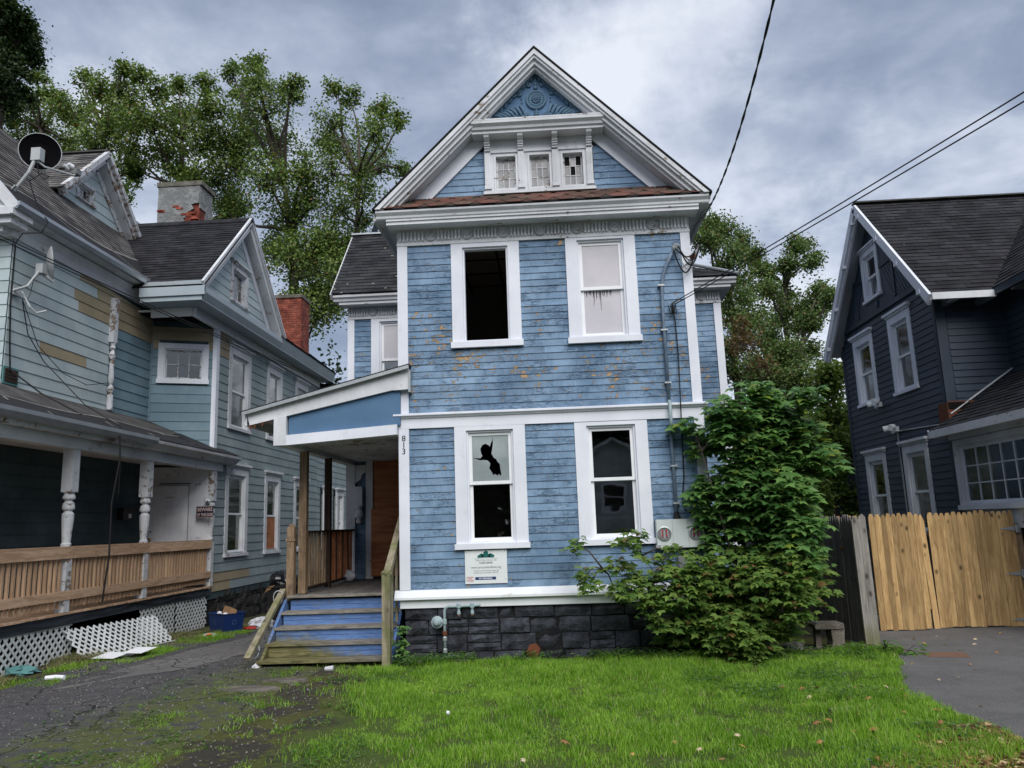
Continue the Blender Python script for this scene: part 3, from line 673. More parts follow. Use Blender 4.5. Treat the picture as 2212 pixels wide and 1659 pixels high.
win4 = hw(.335, 1.335, 1.44, 3.11, cw=.165, head=.05, sillh=.075, mid=2.32, deep=.7, label='ground-floor window with dark whole panes')
# remove the upper pane of the smashed window and put the broken sheet in
for ch in [c for c in bpy.data.objects if c.parent == win3 and c.name.startswith('pane')][:1]: bpy.data.objects.remove(ch)
def broken_pane():
    x0, x1, y0, y1 = -1.10, -.585, 2.345, 3.03
    prof = [(-.255,.035),(-.13,.03),(-.1,.06),(-.12,.1),(-.13,.16),(-.1,.215),(-.05,.235),(0,.21),(.02,.19),(.035,.24),(.055,.275),(.06,.33),(.068,.24),(.055,.16),(.04,.09),(.075,.03),(.11,.01),(.13,-.03),(.165,-.06),(.17,-.13),(.185,-.2),(.165,-.235),(.15,-.2),(.12,-.225),(.09,-.2),(.06,-.215),(.03,-.16),(0,-.12),(.02,-.05),(-.02,-.005),(-.09,.005),(-.13,0)]
    cx, cy = -.865, 2.645; mb = MB(); n = len(prof); inner = [(cx+a*.9, cy+b*.98) for a, b in prof]
    from mathutils.geometry import delaunay_2d_cdt
    pts = [Vector((x0, y0)), Vector((x1, y0)), Vector((x1, y1)), Vector((x0, y1))]+[Vector(p) for p in inner]
    vo, eo, fo, *_ = delaunay_2d_cdt(pts, [(0, 1), (1, 2), (2, 3), (3, 0)]+[(4+i, 4+(i+1) % n) for i in range(n)], [], 0, 1e-5)
    def inside(q):
        c = False
        for (ax, ay), (bx, by) in zip(inner, inner[1:]+inner[:1]):
            if (ay > q[1]) != (by > q[1]) and q[0] < (bx-ax)*(q[1]-ay)/(by-ay)+ax: c = not c
        return c
    mb.v = [tuple(F0.p(v[0], v[1], -.046)) for v in vo]
    for f in fo:
        q = sum((vo[i] for i in f), Vector((0, 0)))/len(f)
        if not inside(q): mb.f.append(tuple(f))
    H.part('broken_pane', mb, M['brokenglass'], win3, 'clouded pane with a large jagged hole')
broken_pane()

# wall surfaces behind the boards
body = MB(); panel(body, F0, [(-2.1, .69), (2.1, .69), (2.1, 6.6), (1.98, 6.6), (0, 8.5), (-1.98, 6.6), (-2.1, 6.6)], holes_p+[(-.64, .64, 6.58, 7.1)], 0)
for x in (-2.1, 2.1): body.add([(x, YF, .6), (x, 20, .6), (x, 20, 6.3), (x, YF, 6.3)], [(0, 1, 2, 3)])
body.add([(-2.1, 20, .6), (2.1, 20, .6), (2.1, 20, 6.3), (-2.1, 20, 6.3)], [(0, 1, 2, 3)])
body.add([(-1.9, 20, 6.3), (1.9, 20, 6.3), (0, 20, 8.5)], [(0, 1, 2)])
for xa, xb in ((-3.85, -2.1), (2.1, 3.35)):
    panel(body, Fr((0, 14.6, 0), (1, 0, 0)), [(xa, .5), (xb, .5), (xb, 6.3), (xa, 6.3)], [(-3.235, -2.585, 4.30, 5.74)], 0)
    xo = xa if xa < -2.2 else xb
    body.add([(xo, 14.6, 0), (xo, 19.5, 0), (xo, 19.5, 6.3), (xo, 14.6, 6.3)], [(0, 1, 2, 3)])
    body.add([(xa, 19.5, 0), (xb, 19.5, 0), (xb, 19.5, 6.3), (xa, 19.5, 6.3)], [(0, 1, 2, 3)])
body.add([(-3.85, 14.6, 6.2), (-3.85, 19.5, 6.2), (-3.85, 17, 8.9)], [(0, 1, 2)])
H.part('wall', body, simple('dark_sheathing', (.02, .03, .045), .9))
# clapboards
courses(H, 'clapboard', F0, [(-1.97, .925), (1.98, .925), (1.98, 3.115), (-1.97, 3.115)], .1, .013, .003, M['blue'], holes_c, seg=(1.5, 3.2), wob=.0012)
courses(H, 'clapboard', F0, [(-1.97, 3.335), (1.98, 3.335), (1.98, 5.8), (-1.97, 5.8)], .0985, .013, .003, M['blue'], holes_c, seg=(1.5, 3.2), wob=.0012)
courses(H, 'clapboard', F0, [(-1.6, 6.5), (1.6, 6.5), (.91, 7.22), (-.91, 7.22)], .1, .013, .003, M['blue'], [(-.8, .8, 6.4, 7.6)], seg=(3, 4))
FW = Fr((0, 14.6, 0), (1, 0, 0))
wL, hcL, hpL = window(H, FW, -3.40, -2.42, 4.24, 5.82, cw=.165, head=.08, mid=4.98, deep=.5, pane_up=M['film'], label='side wing window half hidden by the front wall')
courses(H, 'clapboard', FW, [(-3.73, .86), (-2.12, .86), (-2.12, 5.8), (-3.73, 5.8)], .1, .013, .003, M['blue'], [hcL, (-3.5, -2.1, .8, 3.3)], seg=(3, 4))
courses(H, 'clapboard', FW, [(2.12, .86), (3.22, .86), (3.22, 5.8), (2.12, 5.8)], .1, .013, .003, M['blue'], [], seg=(3, 4))
FSL = Fr((-2.1, 14.6, 0), (0, -1, 0))
courses(H, 'side_clapboard', FSL, [(0, .86), (3.75, .86), (3.75, 6.0), (0, 6.0)], .1, .015, .004, M['blue'], [], seg=(3, 4))
for xo, s in ((-3.85, -1), (3.35, 1)):
    fs = Fr((xo, 14.6 if s > 0 else 19.5, 0), (0, s, 0))
    courses(H, 'side_clapboard', fs, [(0, .86), (4.9, .86), (4.9, 6.0), (0, 6.0)], .2, .015, .004, M['blue'], [], seg=(3, 4))
# foundation stones
fm = MB().box(-2.04, 2.04, YF+.03, YF+.3, -.2, .69)
for xo in (-3.82, 3.3): fm.box(min(xo, xo*.55), max(xo, xo*.55), 14.62, 19.4, -.3, .86)
for x in (-2.0, 2.0): fm.box(x-.05, x+.05, YF+.1, 19.8, -.3, .65)
H.part('foundation_core', fm, M['mortar'])
def rough_block(fr, u0, u1, v0, v1, d0, d1, j=.02):
    nu, nv = 4, 3; vs = []; fs = []
    for jv in range(nv):
        for iu in range(nu):
            e = iu in (0, nu-1) or jv in (0, nv-1)
            u = u0+(u1-u0)*iu/(nu-1)+random.uniform(-j, j)*.5; v = v0+(v1-v0)*jv/(nv-1)+random.uniform(-j, j)*.5
            vs.append(fr.p(u, v, d1-(.025 if e else 0)+random.uniform(-j, j)*.6))
    fs += [(jv*nu+iu, jv*nu+iu+1, (jv+1)*nu+iu+1, (jv+1)*nu+iu) for jv in range(nv-1) for iu in range(nu-1)]
    k = len(vs); vs += [fr.p(u0, v0, d0), fr.p(u1, v0, d0), fr.p(u1, v1, d0), fr.p(u0, v1, d0)]
    fs += [(k, k+1)+tuple(range(nu-1, -1, -1)), (k+1, k+2)+tuple(nu*r+nu-1 for r in range(nv-1, -1, -1)), (k+2, k+3)+tuple(range(nu*(nv-1), nu*nv)), (k+3, k)+tuple(nu*r for r in range(nv))]
    return vs, fs
v = -.06
for hgt in (.17, .22, .20, .17):
    u = -2.06
    while u < 2.03:
        L = random.uniform(.22, .55); r1 = min(u+L, 2.06)
        if 2.06-r1 < .15: r1 = 2.06
        if random.random() < .25 and hgt > .18:
            for k in range(2):
                V, Fc = rough_block(F0, u+.01, r1-.01, v+.008+k*hgt/2, v+(k+1)*hgt/2-.008, -.05, .0, .012); H.piece('stone', V, Fc, M['stone'])
        else:
            V, Fc = rough_block(F0, u+.01, r1-.012, v+.01, v+hgt-.01, -.05, random.uniform(-.015, .03), .018); H.piece('stone', V, Fc, M['stone'])
        u = r1
    v += hgt
# water table, corner boards, belt
wt = MB(); wt.bf(F0, -2.11, 2.11, .69, .80, -.03, .035)
wt.prism(Fr((-2.18, YF, 0), (0, -1, 0)), [(-.02, .80), (.09, .80), (.09, .835), (.022, .925), (-.02, .925)], 0, 0); 
wt = MB(); wt.bf(F0, -2.11, 2.11, .69, .805, -.03, .035)
fx = Fr((-2.18, YF, 0), (0, -1, 0)); wt.prism(fx, [(-.02, .805), (.09, .805), (.09, .835), (.02, .925), (-.02, .925)], -4.36, 0)
H.part('water_table', wt, M['white_moss'])
for x0, x1 in ((-2.115, -1.97), (1.98, 2.115)):
    for z0, z1 in ((.926, 3.118), (3.334, 5.8)):
        H.part('corner_board', MB().bf(F0, x0, x1, z0, z1, -.03, .03), M['white'])
for x0, x1, fr_ in ((-3.86, -3.73, FW), (3.22, 3.36, FW)): H.part('corner_board', MB().bf(fr_, x0, x1, .86, 5.8, -.02, .03), M['white'])
bl = MB(); bl.bf(F0, -2.115, 2.115, 3.118, 3.262, -.03, .032); bl.prism(fx, [(-.02, 3.262), (.05, 3.262), (.065, 3.285), (.09, 3.295), (.09, 3.318), (.02, 3.335), (-.02, 3.335)], -4.36, 0)
H.part('belt_course', bl, M['white'])
# friezes with flutes and rosettes
def frieze(fr, u0, u1, z0, z1, ros, parent_d=.02):
    base = MB().bf(fr, u0, u1, z0, z1, -.03, parent_d); base.bf(fr, u0-.01, u1+.01, z0-.03, z0+.006, -.03, parent_d+.02)
    fo = H.part('frieze', base, M['white_old'])
    zc = (z0+z1)/2+.005; hh = (z1-z0)*.34
    for r_ in ros:
        c = fr.p(r_, zc, parent_d-.001)
        H.part('rosette', MB().lathe(c, [(.076, 0), (.079, .028), (.072, .036), (.062, .012), (.054, .006), (.048, .034), (.038, .03), (.03, .008), (.018, .034), (.004, .04)], 18, tuple(fr.n)), M['white_old'], fo, smooth=True)
    edges = [u0+.0]+list(ros)+[u1]
    for i in range(len(edges)-1):
        a, b = edges[i]+(.09 if i else .015), edges[i+1]-(.09 if i < len(edges)-2 else .015)
        n = max(1, int(round((b-a)/.052)))
        for k in range(n):
            u = a+(k+.5)*(b-a)/n
            fl = MB(); pts = [(-.014, -hh+.011), (-.008, -hh), (.008, -hh), (.014, -hh+.011), (.014, hh-.011), (.008, hh), (-.008, hh), (-.014, hh-.011)]
            q = [(u+x_, zc+y_) for x_, y_ in pts]; fl.prism(fr, q, parent_d-.001, parent_d+.03)
            H.piece('flute', fl.v, fl.f, M['white_old'], fo)
frieze(F0, -2.11, 2.11, 5.83, 6.04, [-1.62, -1.085, -.555, -.02, .515, 1.055, 1.60])
frieze(FW, -3.86, -2.12, 5.83, 6.04, [-3.36, -2.83, -2.3])
frieze(FW, 2.12, 3.36, 5.83, 6.04, [2.5, 3.0])
# main cornice under the gable
cn = MB(); ax = Fr((-1, YF, 0), (0, -1, 0))
def cprof(u0, u1, pts, fr_y=YF): 
    f = Fr((u0, fr_y, 0), (0, -1, 0)); return MB().prism(f, pts, -(u1-u0), 0)
cs = cprof(-2.22, 2.22, [(-.02, 6.04), (.29, 6.03), (.29, 6.075), (.31, 6.08), (.31, 6.105), (-.02, 6.12)])
H.part('cornice_fascia', cs, M['white_old'])
H.part('cornice_crown', cprof(-2.36, 2.36, [(-.02, 6.12), (.31, 6.105), (.325, 6.12), (.33, 6.15), (.37, 6.19), (.375, 6.215), (.30, 6.232), (-.02, 6.235)]), M['white_old'])
# sagging lip: dark broken flashing
fl = MB()
for i in range(60):
    u = -2.3+4.6*i/60; fl.bf(F0, u, u+.0765, 6.236, 6.25+random.uniform(0, .012), .25, .372+random.uniform(-.006, .008))
H.part('torn_flashing', fl, M['rubber'])
# pent roof with red hexagonal shingles
PR = Fr((0, YF-.375, 6.252), (1, 0, 0), (0, .375, .275)); Lp = math.hypot(.375, .275)
pr = MB(); pr.add([PR.p(-2.32, 0), PR.p(2.32, 0), PR.p(1.92, Lp), PR.p(-1.92, Lp)], [(0, 1, 2, 3)]); H.part('pent_roof', pr, M['red_shingle'])
hexw = .37
for row in range(3):
    vv = row*.155-.02; k = 0
    u = -2.4+(row % 2)*hexw/2
    while u < 2.3:
        pts = [(u+.09, vv), (u+hexw-.09, vv), (u+hexw-.005, vv+.13), (u+hexw-.005, vv+.2), (u+.005, vv+.2), (u+.005, vv+.13)]
        lim = lambda v_: 2.33-.4*max(v_, 0)/Lp
        q = [(max(-lim(b), min(lim(b), a)), min(b, Lp)) for a, b in pts]
        if max(a for a, b in q)-min(a for a, b in q) > .05:
            t = MB().prism(PR, q, .003+row*.003, .008+row*.003); H.piece('red_shingle', t.v, t.f, M['red_shingle'])
        u += hexw
# gable: rakes
APZ, EX = 8.60, 2.37       # outer apex height, outer eave half width on plane YF-.35
S45 = (APZ-6.23)/EX
def rake(name, off0, off1, yf, yb, m, zl0=6.235, top=None):
    """two sloping boards between the roof line lowered by off0 and by off1 (vertical offsets)"""
    for s in (-1, 1):
        za, zb = APZ-off0, APZ-off1; xa, xb = (za-zl0)/S45, (zb-zl0)/S45
        pts = [(0, zb), (0, za), (s*xa, zl0), (s*xb, zl0)]
        f = Fr((0, yf, 0), (1, 0, 0)); mb = MB().prism(f, pts if s > 0 else pts[::-1], -(yb-yf), 0); 
        H.part(name, mb, m)
rake('rake_crown', 0, .075, YF-.40, YF-.30, M['white_old'])
rake('rake_crown', .075, .125, YF-.375, YF-.30, M['white_old'])
rake('rake_fascia', .125, .2, YF-.33, YF-.25, M['white_old'])
rake('rake_moulding', .2, .25, YF-.28, YF-.2, M['white_old'])
rake('rake_soffit', .21, .235, YF-.2, YF+.01, M['white_old'])
rake('rake_frieze', .24, .50, YF-.045, YF+.02, M['white'], zl0=6.5)
# mid cornice and the overhanging peak
def mprof(u0, u1, pts): return cprof(u0, u1, pts)
H.part('upper_cornice', mprof(-.96, .96, [(-.02, 7.37), (.27, 7.37), (.27, 7.41), (.30, 7.42), (.31, 7.455), (.355, 7.49), (.36, 7.53), (.1, 7.56), (-.02, 7.56)]), M['white_old'])
H.part('worn_ledge', MB().bf(F0, -.95, .95, 7.531, 7.552, .09, .362), M['white_bad'])
FT = Fr((0, YF-.13, 0), (1, 0, 0))
H.part('peak_panel', MB().prism(FT, [(-.92, 7.54), (.92, 7.54), (0, 8.42)], -.05, 0), M['blue_smooth'])
def ornament():
    mb = MB(); d = .02; P = lambda x, z, dd=d: FT.p(x, z, dd)
    cz = 7.93
    mb.lathe(FT.p(0, cz, 0), [(.155, 0), (.155, .02), (.145, .034), (.13, .034), (.122, .02), (.1, .02), (.093, .03), (.08, .03), (.074, .02), (.01, .02)], 26, tuple(FT.n))
    for k in range(10):
        a = 2*math.pi*k/10; q = Matrix.Rotation(-a, 3, 'Y'); mb.ell(FT.p(.045*math.cos(a), cz+.045*math.sin(a), .03), .03, .012, .013, 6, 4, q)
    mb.ell(FT.p(0, cz, .035), .02, .02, .02, 8, 5)
    for k in range(20):
        a = 2*math.pi*k/20; mb.ell(FT.p(.112*math.cos(a), cz+.112*math.sin(a), .024), .011, .01, .011, 5, 3)
    def spiral(cx, cz_, r0, turns, s, w, start):
        pts = []; n = int(turns*12)
        for i in range(n+1):
            t = i/n; a = start+s*turns*2*math.pi*t; r_ = r0*(1-t*.82); pts.append(P(cx+r_*math.cos(a), cz_+r_*math.sin(a), .016))
        mb.tube(pts, [w*(1-.5*i/n) for i in range(n+1)], 5)
    for s in (-1, 1):
        for (cx, cz_, r0) in ((.2, 7.72, .05), (.33, 7.66, .035), (.46, 7.66, .04), (.56, 7.64, .025), (.24, 8.03, .03), (.1, 8.17, .028), (.13, 7.68, .04), (.3, 7.80, .035), (.07, 8.26, .02)):
            spiral(s*cx, cz_, r0, 1.6, s, .016, math.pi/2)
        for i in range(7):     # acanthus leaves sweeping outwards
            t = i/6; x0 = .16+.05*i; z0 = 7.66
            pts = []; 
            for j in range(6):
                q = j/5; pts.append(P(s*(x0+q*(.10+.05*i*.5)), z0+(.24-.028*i)*math.sin(q*1.5)*(1-.25*q), .012+.012*math.sin(q*3)))
            mb.tube(pts, [.008, .022, .028, .024, .016, .005], 5)
        for i in range(9):     # leaves up the slope
            t = (i+.5)/9; x = .60*(1-t)+.02; z = 7.70+.62*t; q = Matrix.Rotation(s*(-.7+.5*math.sin(i)), 3, 'Y')
            mb.ell(P(s*x, z, .012), .032, .022, .06, 6, 4, q)
        for i in range(8):
            t = i/7; mb.ell(P(s*(.19+.1*t*(1-t)), 7.78+.42*t, .014), .012, .012, .012, 5, 3)
    for i in range(4): mb.ell(P(0, 8.13+i*.055, .016), .032-.006*i, .02, .035, 7, 4)
    for i in range(3): mb.ell(P(0, 7.70+i*.03, .014), .05-.012*i, .015, .018, 7, 4)
    H.part('carved_ornament', mb, M['ornament'], smooth=True)
ornament()
H.part('ornament_sill', MB().bf(FT, -.75, .75, 7.56, 7.635, 0, .02), M['blue_smooth'])
# attic window band
band = MB(); 
panel(band, F0, [(-.80, 6.53), (.80, 6.53), (.80, 7.40), (-.80, 7.40)], [(-.63, -.34, 6.6, 7.10), (-.135, .155, 6.6, 7.10), (.355, .645, 6.6, 7.10)], .052)
band.bf(F0, -.82, .82, 6.515, 6.56, -.01, .085); band.bf(F0, -.80, .80, 7.16, 7.20, 0, .075); band.bf(F0, -.80, -.79, 6.53, 7.4, 0, .052); band.bf(F0, .79, .80, 6.53, 7.4, 0, .052)
bo = H.part('attic_window_band', band, M['white_old'])
for x0, x1 in ((-.66, -.31), (-.165, .185), (.325, .675)):
    wn = MB()
    for q in ((x0, x0+.03, 6.57, 7.13), (x1-.03, x1, 6.57, 7.13), (x0+.03, x1-.03, 7.10, 7.13), (x0+.03, x1-.03, 6.57, 6.6)): wn.bf(F0, *q, -.04, .068)
    wo = H.part('attic_window', wn, M['white_old'])
    a, b, c, e = x0+.03, x1-.03, 6.6, 7.10; fwd = .025
    f = MB()
    for q in ((a, a+fwd, c, e), (b-fwd, b, c, e), (a+fwd, b-fwd, c, c+fwd), (a+fwd, b-fwd, e-fwd, e)): f.bf(F0, *q, -.035, -.006)
    H.part('sash', f, M['white_bad'], wo)
    mu = MB(); W = (b-a-2*fwd)/3; Hh = (e-c-2*fwd)/3
    for i in (1, 2):
        mu.bf(F0, a+fwd+i*W-.006, a+fwd+i*W+.006, c+fwd, e-fwd, -.03, -.01)
        for k in range(3): mu.bf(F0, a+fwd+k*W+.006, a+fwd+(k+1)*W-.006, c+fwd+i*Hh-.006, c+fwd+i*Hh+.006, -.03, -.012)
    H.part('muntins', mu, M['white_bad'], wo)
    for i in range(3):
        for j in range(3):
            bro = x0 > .3 and (i, j) in ((0, 2), (2, 2), (1, 1))
            H.part('pane', MB().bf(F0, a+fwd+i*W, a+fwd+(i+1)*W, c+fwd+j*Hh, c+fwd+(j+1)*Hh, -.026, -.02), M['panefilm'] if not bro else M['dark'], wo, rnd=random.random())
for x in (-.75, -.258, .245, .745):
    b = MB(); b.bf(F0, x-.045, x+.045, 6.56, 7.16, .05, .085)
    for k in range(3): b.bf(F0, x-.03+k*.022, x-.02+k*.022, 6.66, 7.1, .085, .093)
    b.bf(F0, x-.05, x+.05, 6.585, 6.64, .05, .105)
    b.prism(Fr((x-.04, YF, 0), (0, -1, 0)), [(.03, 7.17), (.09, 7.17), (.12, 7.24), (.17, 7.30), (.24, 7.33), (.26, 7.37), (.03, 7.37)], -.08, 0)
    for k in range(4): b.tube([F0.p(x-.042, 7.19+k*.03, .1+k*.018), F0.p(x+.042, 7.19+k*.03, .1+k*.018)], .015, 7)
    H.part('bracket', b, M['white_old'])
# roofs
rf = MB()
for s in (-1, 1):
    a = (0, APZ+.015); b_ = (s*(EX+.03), APZ+.015-S45*(EX+.03)); t = .03
    f = Fr((0, YF-.41, 0), (1, 0, 0)); pts = [(0, a[1]), (0, a[1]+t), (b_[0], b_[1]+t), (b_[0], b_[1])]
    rf.prism(f, pts if s > 0 else pts[::-1], -9.6, 0)
rf.prism(Fr((0, 14.2, 0), (1, 0, 0)), [(-2.38, 6.2), (2.38, 6.2), (2.38, 6.22), (-2.38, 6.22)], -.01, 0)
H.part('roof', rf, M['slate'])
sf = MB(); 
for s in (-1, 1):
    sf.box(s*2.1, s*2.38, YF-.3, 20, 6.16, 6.19); sf.box(s*2.36, s*2.40, YF-.3, 20, 6.1, 6.24); sf.box(s*2.1, s*2.13, YF+.03, 14.6, 5.83, 6.16)
H.part('side_eave', sf, M['white_old'])
# left wing roof and eave, right wing hip
def wing_cornice(x0, x1):
    H.part('cornice_fascia', cprof(x0+.1 if x0 < 0 else x0, x1 if x0 < 0 else x1-.1, [(-.02, 6.04), (.27, 6.04), (.27, 6.09), (.295, 6.1), (-.02, 6.12)], 14.6), M['white_old'])
    H.part('cornice_crown', cprof(x0, x1, [(-.02, 6.12), (.30, 6.1), (.31, 6.14), (.35, 6.17), (.355, 6.21), (-.02, 6.225)], 14.6), M['white_old'])
wing_cornice(-4.07, -2.13); wing_cornice(2.13, 3.62)
RL = Fr((0, 14.22, 6.235), (1, 0, 0), (0, 1.68, 1.82)); LL = math.hypot(1.68, 1.82)
rl = MB().bf(RL, -4.1, -1.2, 0, LL, -.03, 0.); rl.box(-4.1, -1.2, 15.88, 15.93, 8.0, 8.06)
rl.add([(-4.1, 15.9, 8.05), (0, 15.9, 8.05), (0, 17.6, 6.2), (-4.1, 17.6, 6.2)], [(0, 1, 2, 3)])
H.part('wing_roof', rl, M['slate'])
courses(H, 'shingle', RL, [(-4.1, 0), (-1.6, 0), (-1.6, LL), (-4.1, LL)], .125, .011, .002, M['slate_spot'], stag=.29, gap=.008, wob=.003)
H.part('ridge_cap', MB().box(-4.12, -1.5, 15.83, 15.98, 8.05, 8.085), M['galv'])
H.part('rake_board', MB().bar((-4.1, 14.25, 6.18), (-4.1, 15.9, 7.97), .04, .12), M['white_old'])
ra = math.hypot(1.45, .85)
RR = Fr((0, 14.22, 6.235), (1, 0, 0), (0, 1.45, .85))
courses(H, 'shingle', RR, [(2.0, 0), (3.64, 0), (2.4, ra*.86), (2.0, ra*.9)], .125, .011, .002, M['slate_spot'], stag=.29, gap=.008, wob=.003)
rr_ = MB(); rr_.add([(2.0, 14.22, 6.23), (3.66, 14.22, 6.23), (2.38, 15.5, 6.98), (2.0, 15.5, 6.98)], [(0, 1, 2, 3)]); rr_.add([(3.66, 14.22, 6.23), (3.66, 18, 6.23), (2.38, 18, 6.98), (2.38, 15.5, 6.98)], [(0, 1, 2, 3)])
rr_.add([(2.0, 15.5, 6.98), (2.38, 15.5, 6.98), (2.38, 18, 6.98), (2.0, 18, 6.98)], [(0, 1, 2, 3)])
H.part('wing_roof', rr_, M['slate'])
hc = MB().tube([(3.66, 14.21, 6.25), (3.0, 14.85, 6.66), (2.35, 15.5, 7.03)], .035, 8); H.part('hip_roll', hc, M['galv'])
H.part('side_eave', MB().box(3.35, 3.64, 14.6, 18, 6.15, 6.22), M['white_old'])
# ---------------- entry porch of the blue house
PF = Fr((0, 10.62, 0), (1, 0, 0))
def zt(x): return 3.42+(x+4.26)*.2425      # top of sloping fascia
ps = MB()
t_ = .03
ps.add([(-4.30, 10.55, zt(-4.30)+t_), (-2.13, 10.55, zt(-2.13)+t_), (-2.13, 14.6, zt(-2.13)+t_), (-4.30, 14.6, zt(-4.30)+t_),
        (-4.30, 10.55, zt(-4.30)+.004), (-2.13, 10.55, zt(-2.13)+.004), (-2.13, 14.6, zt(-2.13)+.004), (-4.30, 14.6, zt(-4.30)+.004)], [(0,1,2,3),(7,6,5,4),(4,5,1,0),(5,6,2,1),(6,7,3,2),(7,4,0,3)])
ps.add([(-2.13, 10.55, zt(-2.13)+t_), (-1.93, 10.55, zt(-1.93)+t_), (-1.93, 10.74, zt(-1.93)+t_), (-2.13, 10.74, zt(-2.13)+t_), (-2.13, 10.55, zt(-2.13)), (-1.93, 10.55, zt(-1.93)), (-1.93, 10.74, zt(-1.93)), (-2.13, 10.74, zt(-2.13))], [(0,1,2,3),(7,6,5,4),(4,5,1,0),(5,6,2,1),(6,7,3,2),(7,4,0,3)])
po = H.part('porch_roof', ps, M['rubber'])
de = MB(); 
for (xa, xb) in ((-4.29, -1.935),): de.add([(xa, 10.545, zt(xa)-.035), (xb, 10.545, zt(xb)-.035), (xb, 10.545, zt(xb)+.012), (xa, 10.545, zt(xa)+.012)], [(0, 1, 2, 3)]); de.bar((xa, 10.56, zt(xa)-.01), (xb, 10.56, zt(xb)-.01), .02, .045)
H.part('drip_edge', de, M['galv'], po)
fa = MB().prism(PF, [(-4.24, zt(-4.24)-.02), (-4.20, 3.245), (-3.60, 3.37), (-2.18, zt(-2.18)-.265), (-2.17, 3.655), (-1.945, 3.665), (-1.945, zt(-1.945)-.02)][::-1], -.045, 0)
H.part('fascia', fa, M['white_bad' if False else 'white_old'], po)
H.part('fascia_return', MB().box(-1.95, -1.92, 10.6, 10.735, 3.62, 3.93), M['galv'], po)
H.part('gable_panel', MB().prism(PF, [(-3.66, 3.08), (-2.08, 3.17), (-2.08, zt(-2.08)-.25), (-3.66, zt(-3.66)-.2)], -.10, -.05), M['blue_smooth'], po)
H.part('beam', MB().prism(PF, [(-3.68, 2.945), (-2.12, 3.035), (-2.12, 3.175), (-3.68, 3.085)], -.12, 0.), M['white'], po)
H.part('beam_end', MB().prism(PF, [(-3.855, 2.945), (-3.68, 2.945), (-3.68, zt(-3.68)-.2), (-3.855, zt(-3.855)-.19)], -.12, .004), M['white_old'], po)
H.part('side_beam', MB().box(-3.85, -3.70, 10.74, 14.58, 2.95, 3.15), M['white_old'], po)
sp_ = MB(); 
sp_.add([(-4.25, 10.62, zt(-4.25)-.05), (-4.25, 14.6, zt(-4.25)-.05), (-3.83, 14.6, 3.3), (-3.83, 10.62, 3.3)], [(0, 1, 2, 3)])
H.part('soffit', sp_, M['white_bad'], po)
H.part('eave_fascia', MB().box(-4.27, -4.24, 10.62, 14.6, 3.24, 3.40), M['white_bad'], po)
H.part('ceiling', MB().box(-3.7, -2.12, 10.74, 14.59, 3.02, 3.05), M['white_bad'], po)
rot = MB()
for i in range(14):
    x = -4.22+i*.035; rot.add([(x, 10.63, 3.245+.01*i), (x+.04, 10.63, 3.25+.01*i), (x+.02+random.uniform(-.01, .01), 10.64, 3.19+.01*i+random.uniform(-.03, .02))], [(0, 1, 2)])
H.part('splintered_edge', rot, M['rust'], po)
# posts, deck, rails
px = -3.745
H.part('porch_post', MB().box(px-.055, px+.055, 11.6, 11.71, .86, 2.96), M['oldpost'])
H.part('porch_post', MB().box(px-.05, px+.05, 12.88, 12.98, .86, 2.96), M['darkpost'], label='dark stained porch post')
nw = MB().box(-3.93, -3.82, 11.46, 11.57, .78, 1.83); nw.box(-3.945, -3.805, 11.45, 11.585, 1.62, 1.66); nw.lathe((-3.875, 11.515, 1.83), [(.05, 0), (.05, .02), (.02, .045)], 4)
H.part('newel', nw, M['oldpost'])
dk = MB(); 
for i in range(17):
    x = -3.88+i*.105; d_ = MB().box(x, x+.098, 11.42, 14.58, .815, .85); H.piece('deck_board', d_.v, d_.f, M['deck'])
H.part('deck_frame', MB().box(-3.85, -2.13, 11.5, 14.58, .62, .81), M['darkpost'])
for x, y in ((-3.8, 12.9), (-3.8, 14.4)): H.part('deck_leg', MB().box(x-.05, x+.05, y-.05, y+.05, -.3, .62), M['darkpost'])
rl_ = MB().box(px-.045, px+.045, 11.71, 12.88, 1.735, 1.765); rl_.box(px-.05, px+.05, 12.98, 14.5, 1.735, 1.77)
rg = H.part('porch_railing', rl_, M['darkpost']); H.part('bottom_rail', MB().box(px-.03, px+.03, 11.71, 14.5, .9, .94), M['darkpost'], rg)
for i in range(8): H.part('baluster', MB().bar((px, 11.83+i*.135, .93), (px+random.uniform(-.01, .01), 11.83+i*.135, 1.735), .03), M['oldpost'], rg, rnd=random.random()*.6)
for i in range(15): H.part('baluster', MB().bar((px, 13.04+i*.097, .93), (px+random.uniform(-.01, .01), 13.04+i*.097, 1.735), .035), M['darkpost' if i % 4 == 0 else 'ply'], rg, rnd=random.random())
# wall pilaster with turned drop and scroll at the wing corner
pl_ = MB().bf(FW, -3.87, -3.70, .86, 3.0, .03, .075); H.part('pilaster', pl_, M['white_old'])
tr = MB().lathe((-3.62, 14.50, 1.86), [(.02, 0), (.05, .02), (.055, .05), (.04, .08), (.05, .1), (.075, .13), (.085, .18), (.07, .24), (.05, .27), (.07, .29), (.07, .33)], 14); tr.box(-3.69, -3.55, 14.46, 14.58, 2.19, 2.55); tr.prism(Fr((-3.70, 14.54, 0), (1, 0, 0)), [(0, 2.62), (.1, 2.68), (.13, 2.78), (.2, 2.82), (.2, 2.95), (0, 2.95)], -.05, 0)
H.part('turned_drop', tr, M['white_old'])
# boarded doorway
dc = MB().bf(FW, -3.50, -3.37, .86, 3.12, .0, .05); dc.bf(FW, -3.53, -2.12, 3.12, 3.24, 0, .05); H.part('door_frame', dc, M['white_old'])
H.part('plywood_sheet', MB().bf(FW, -3.365, -2.13, 2.115, 3.118, -.02, .02), M['ply']); H.part('plywood_sheet', MB().bf(FW, -3.40, -2.13, .90, 2.125, .022, .055), M['ply'], rnd=.8)
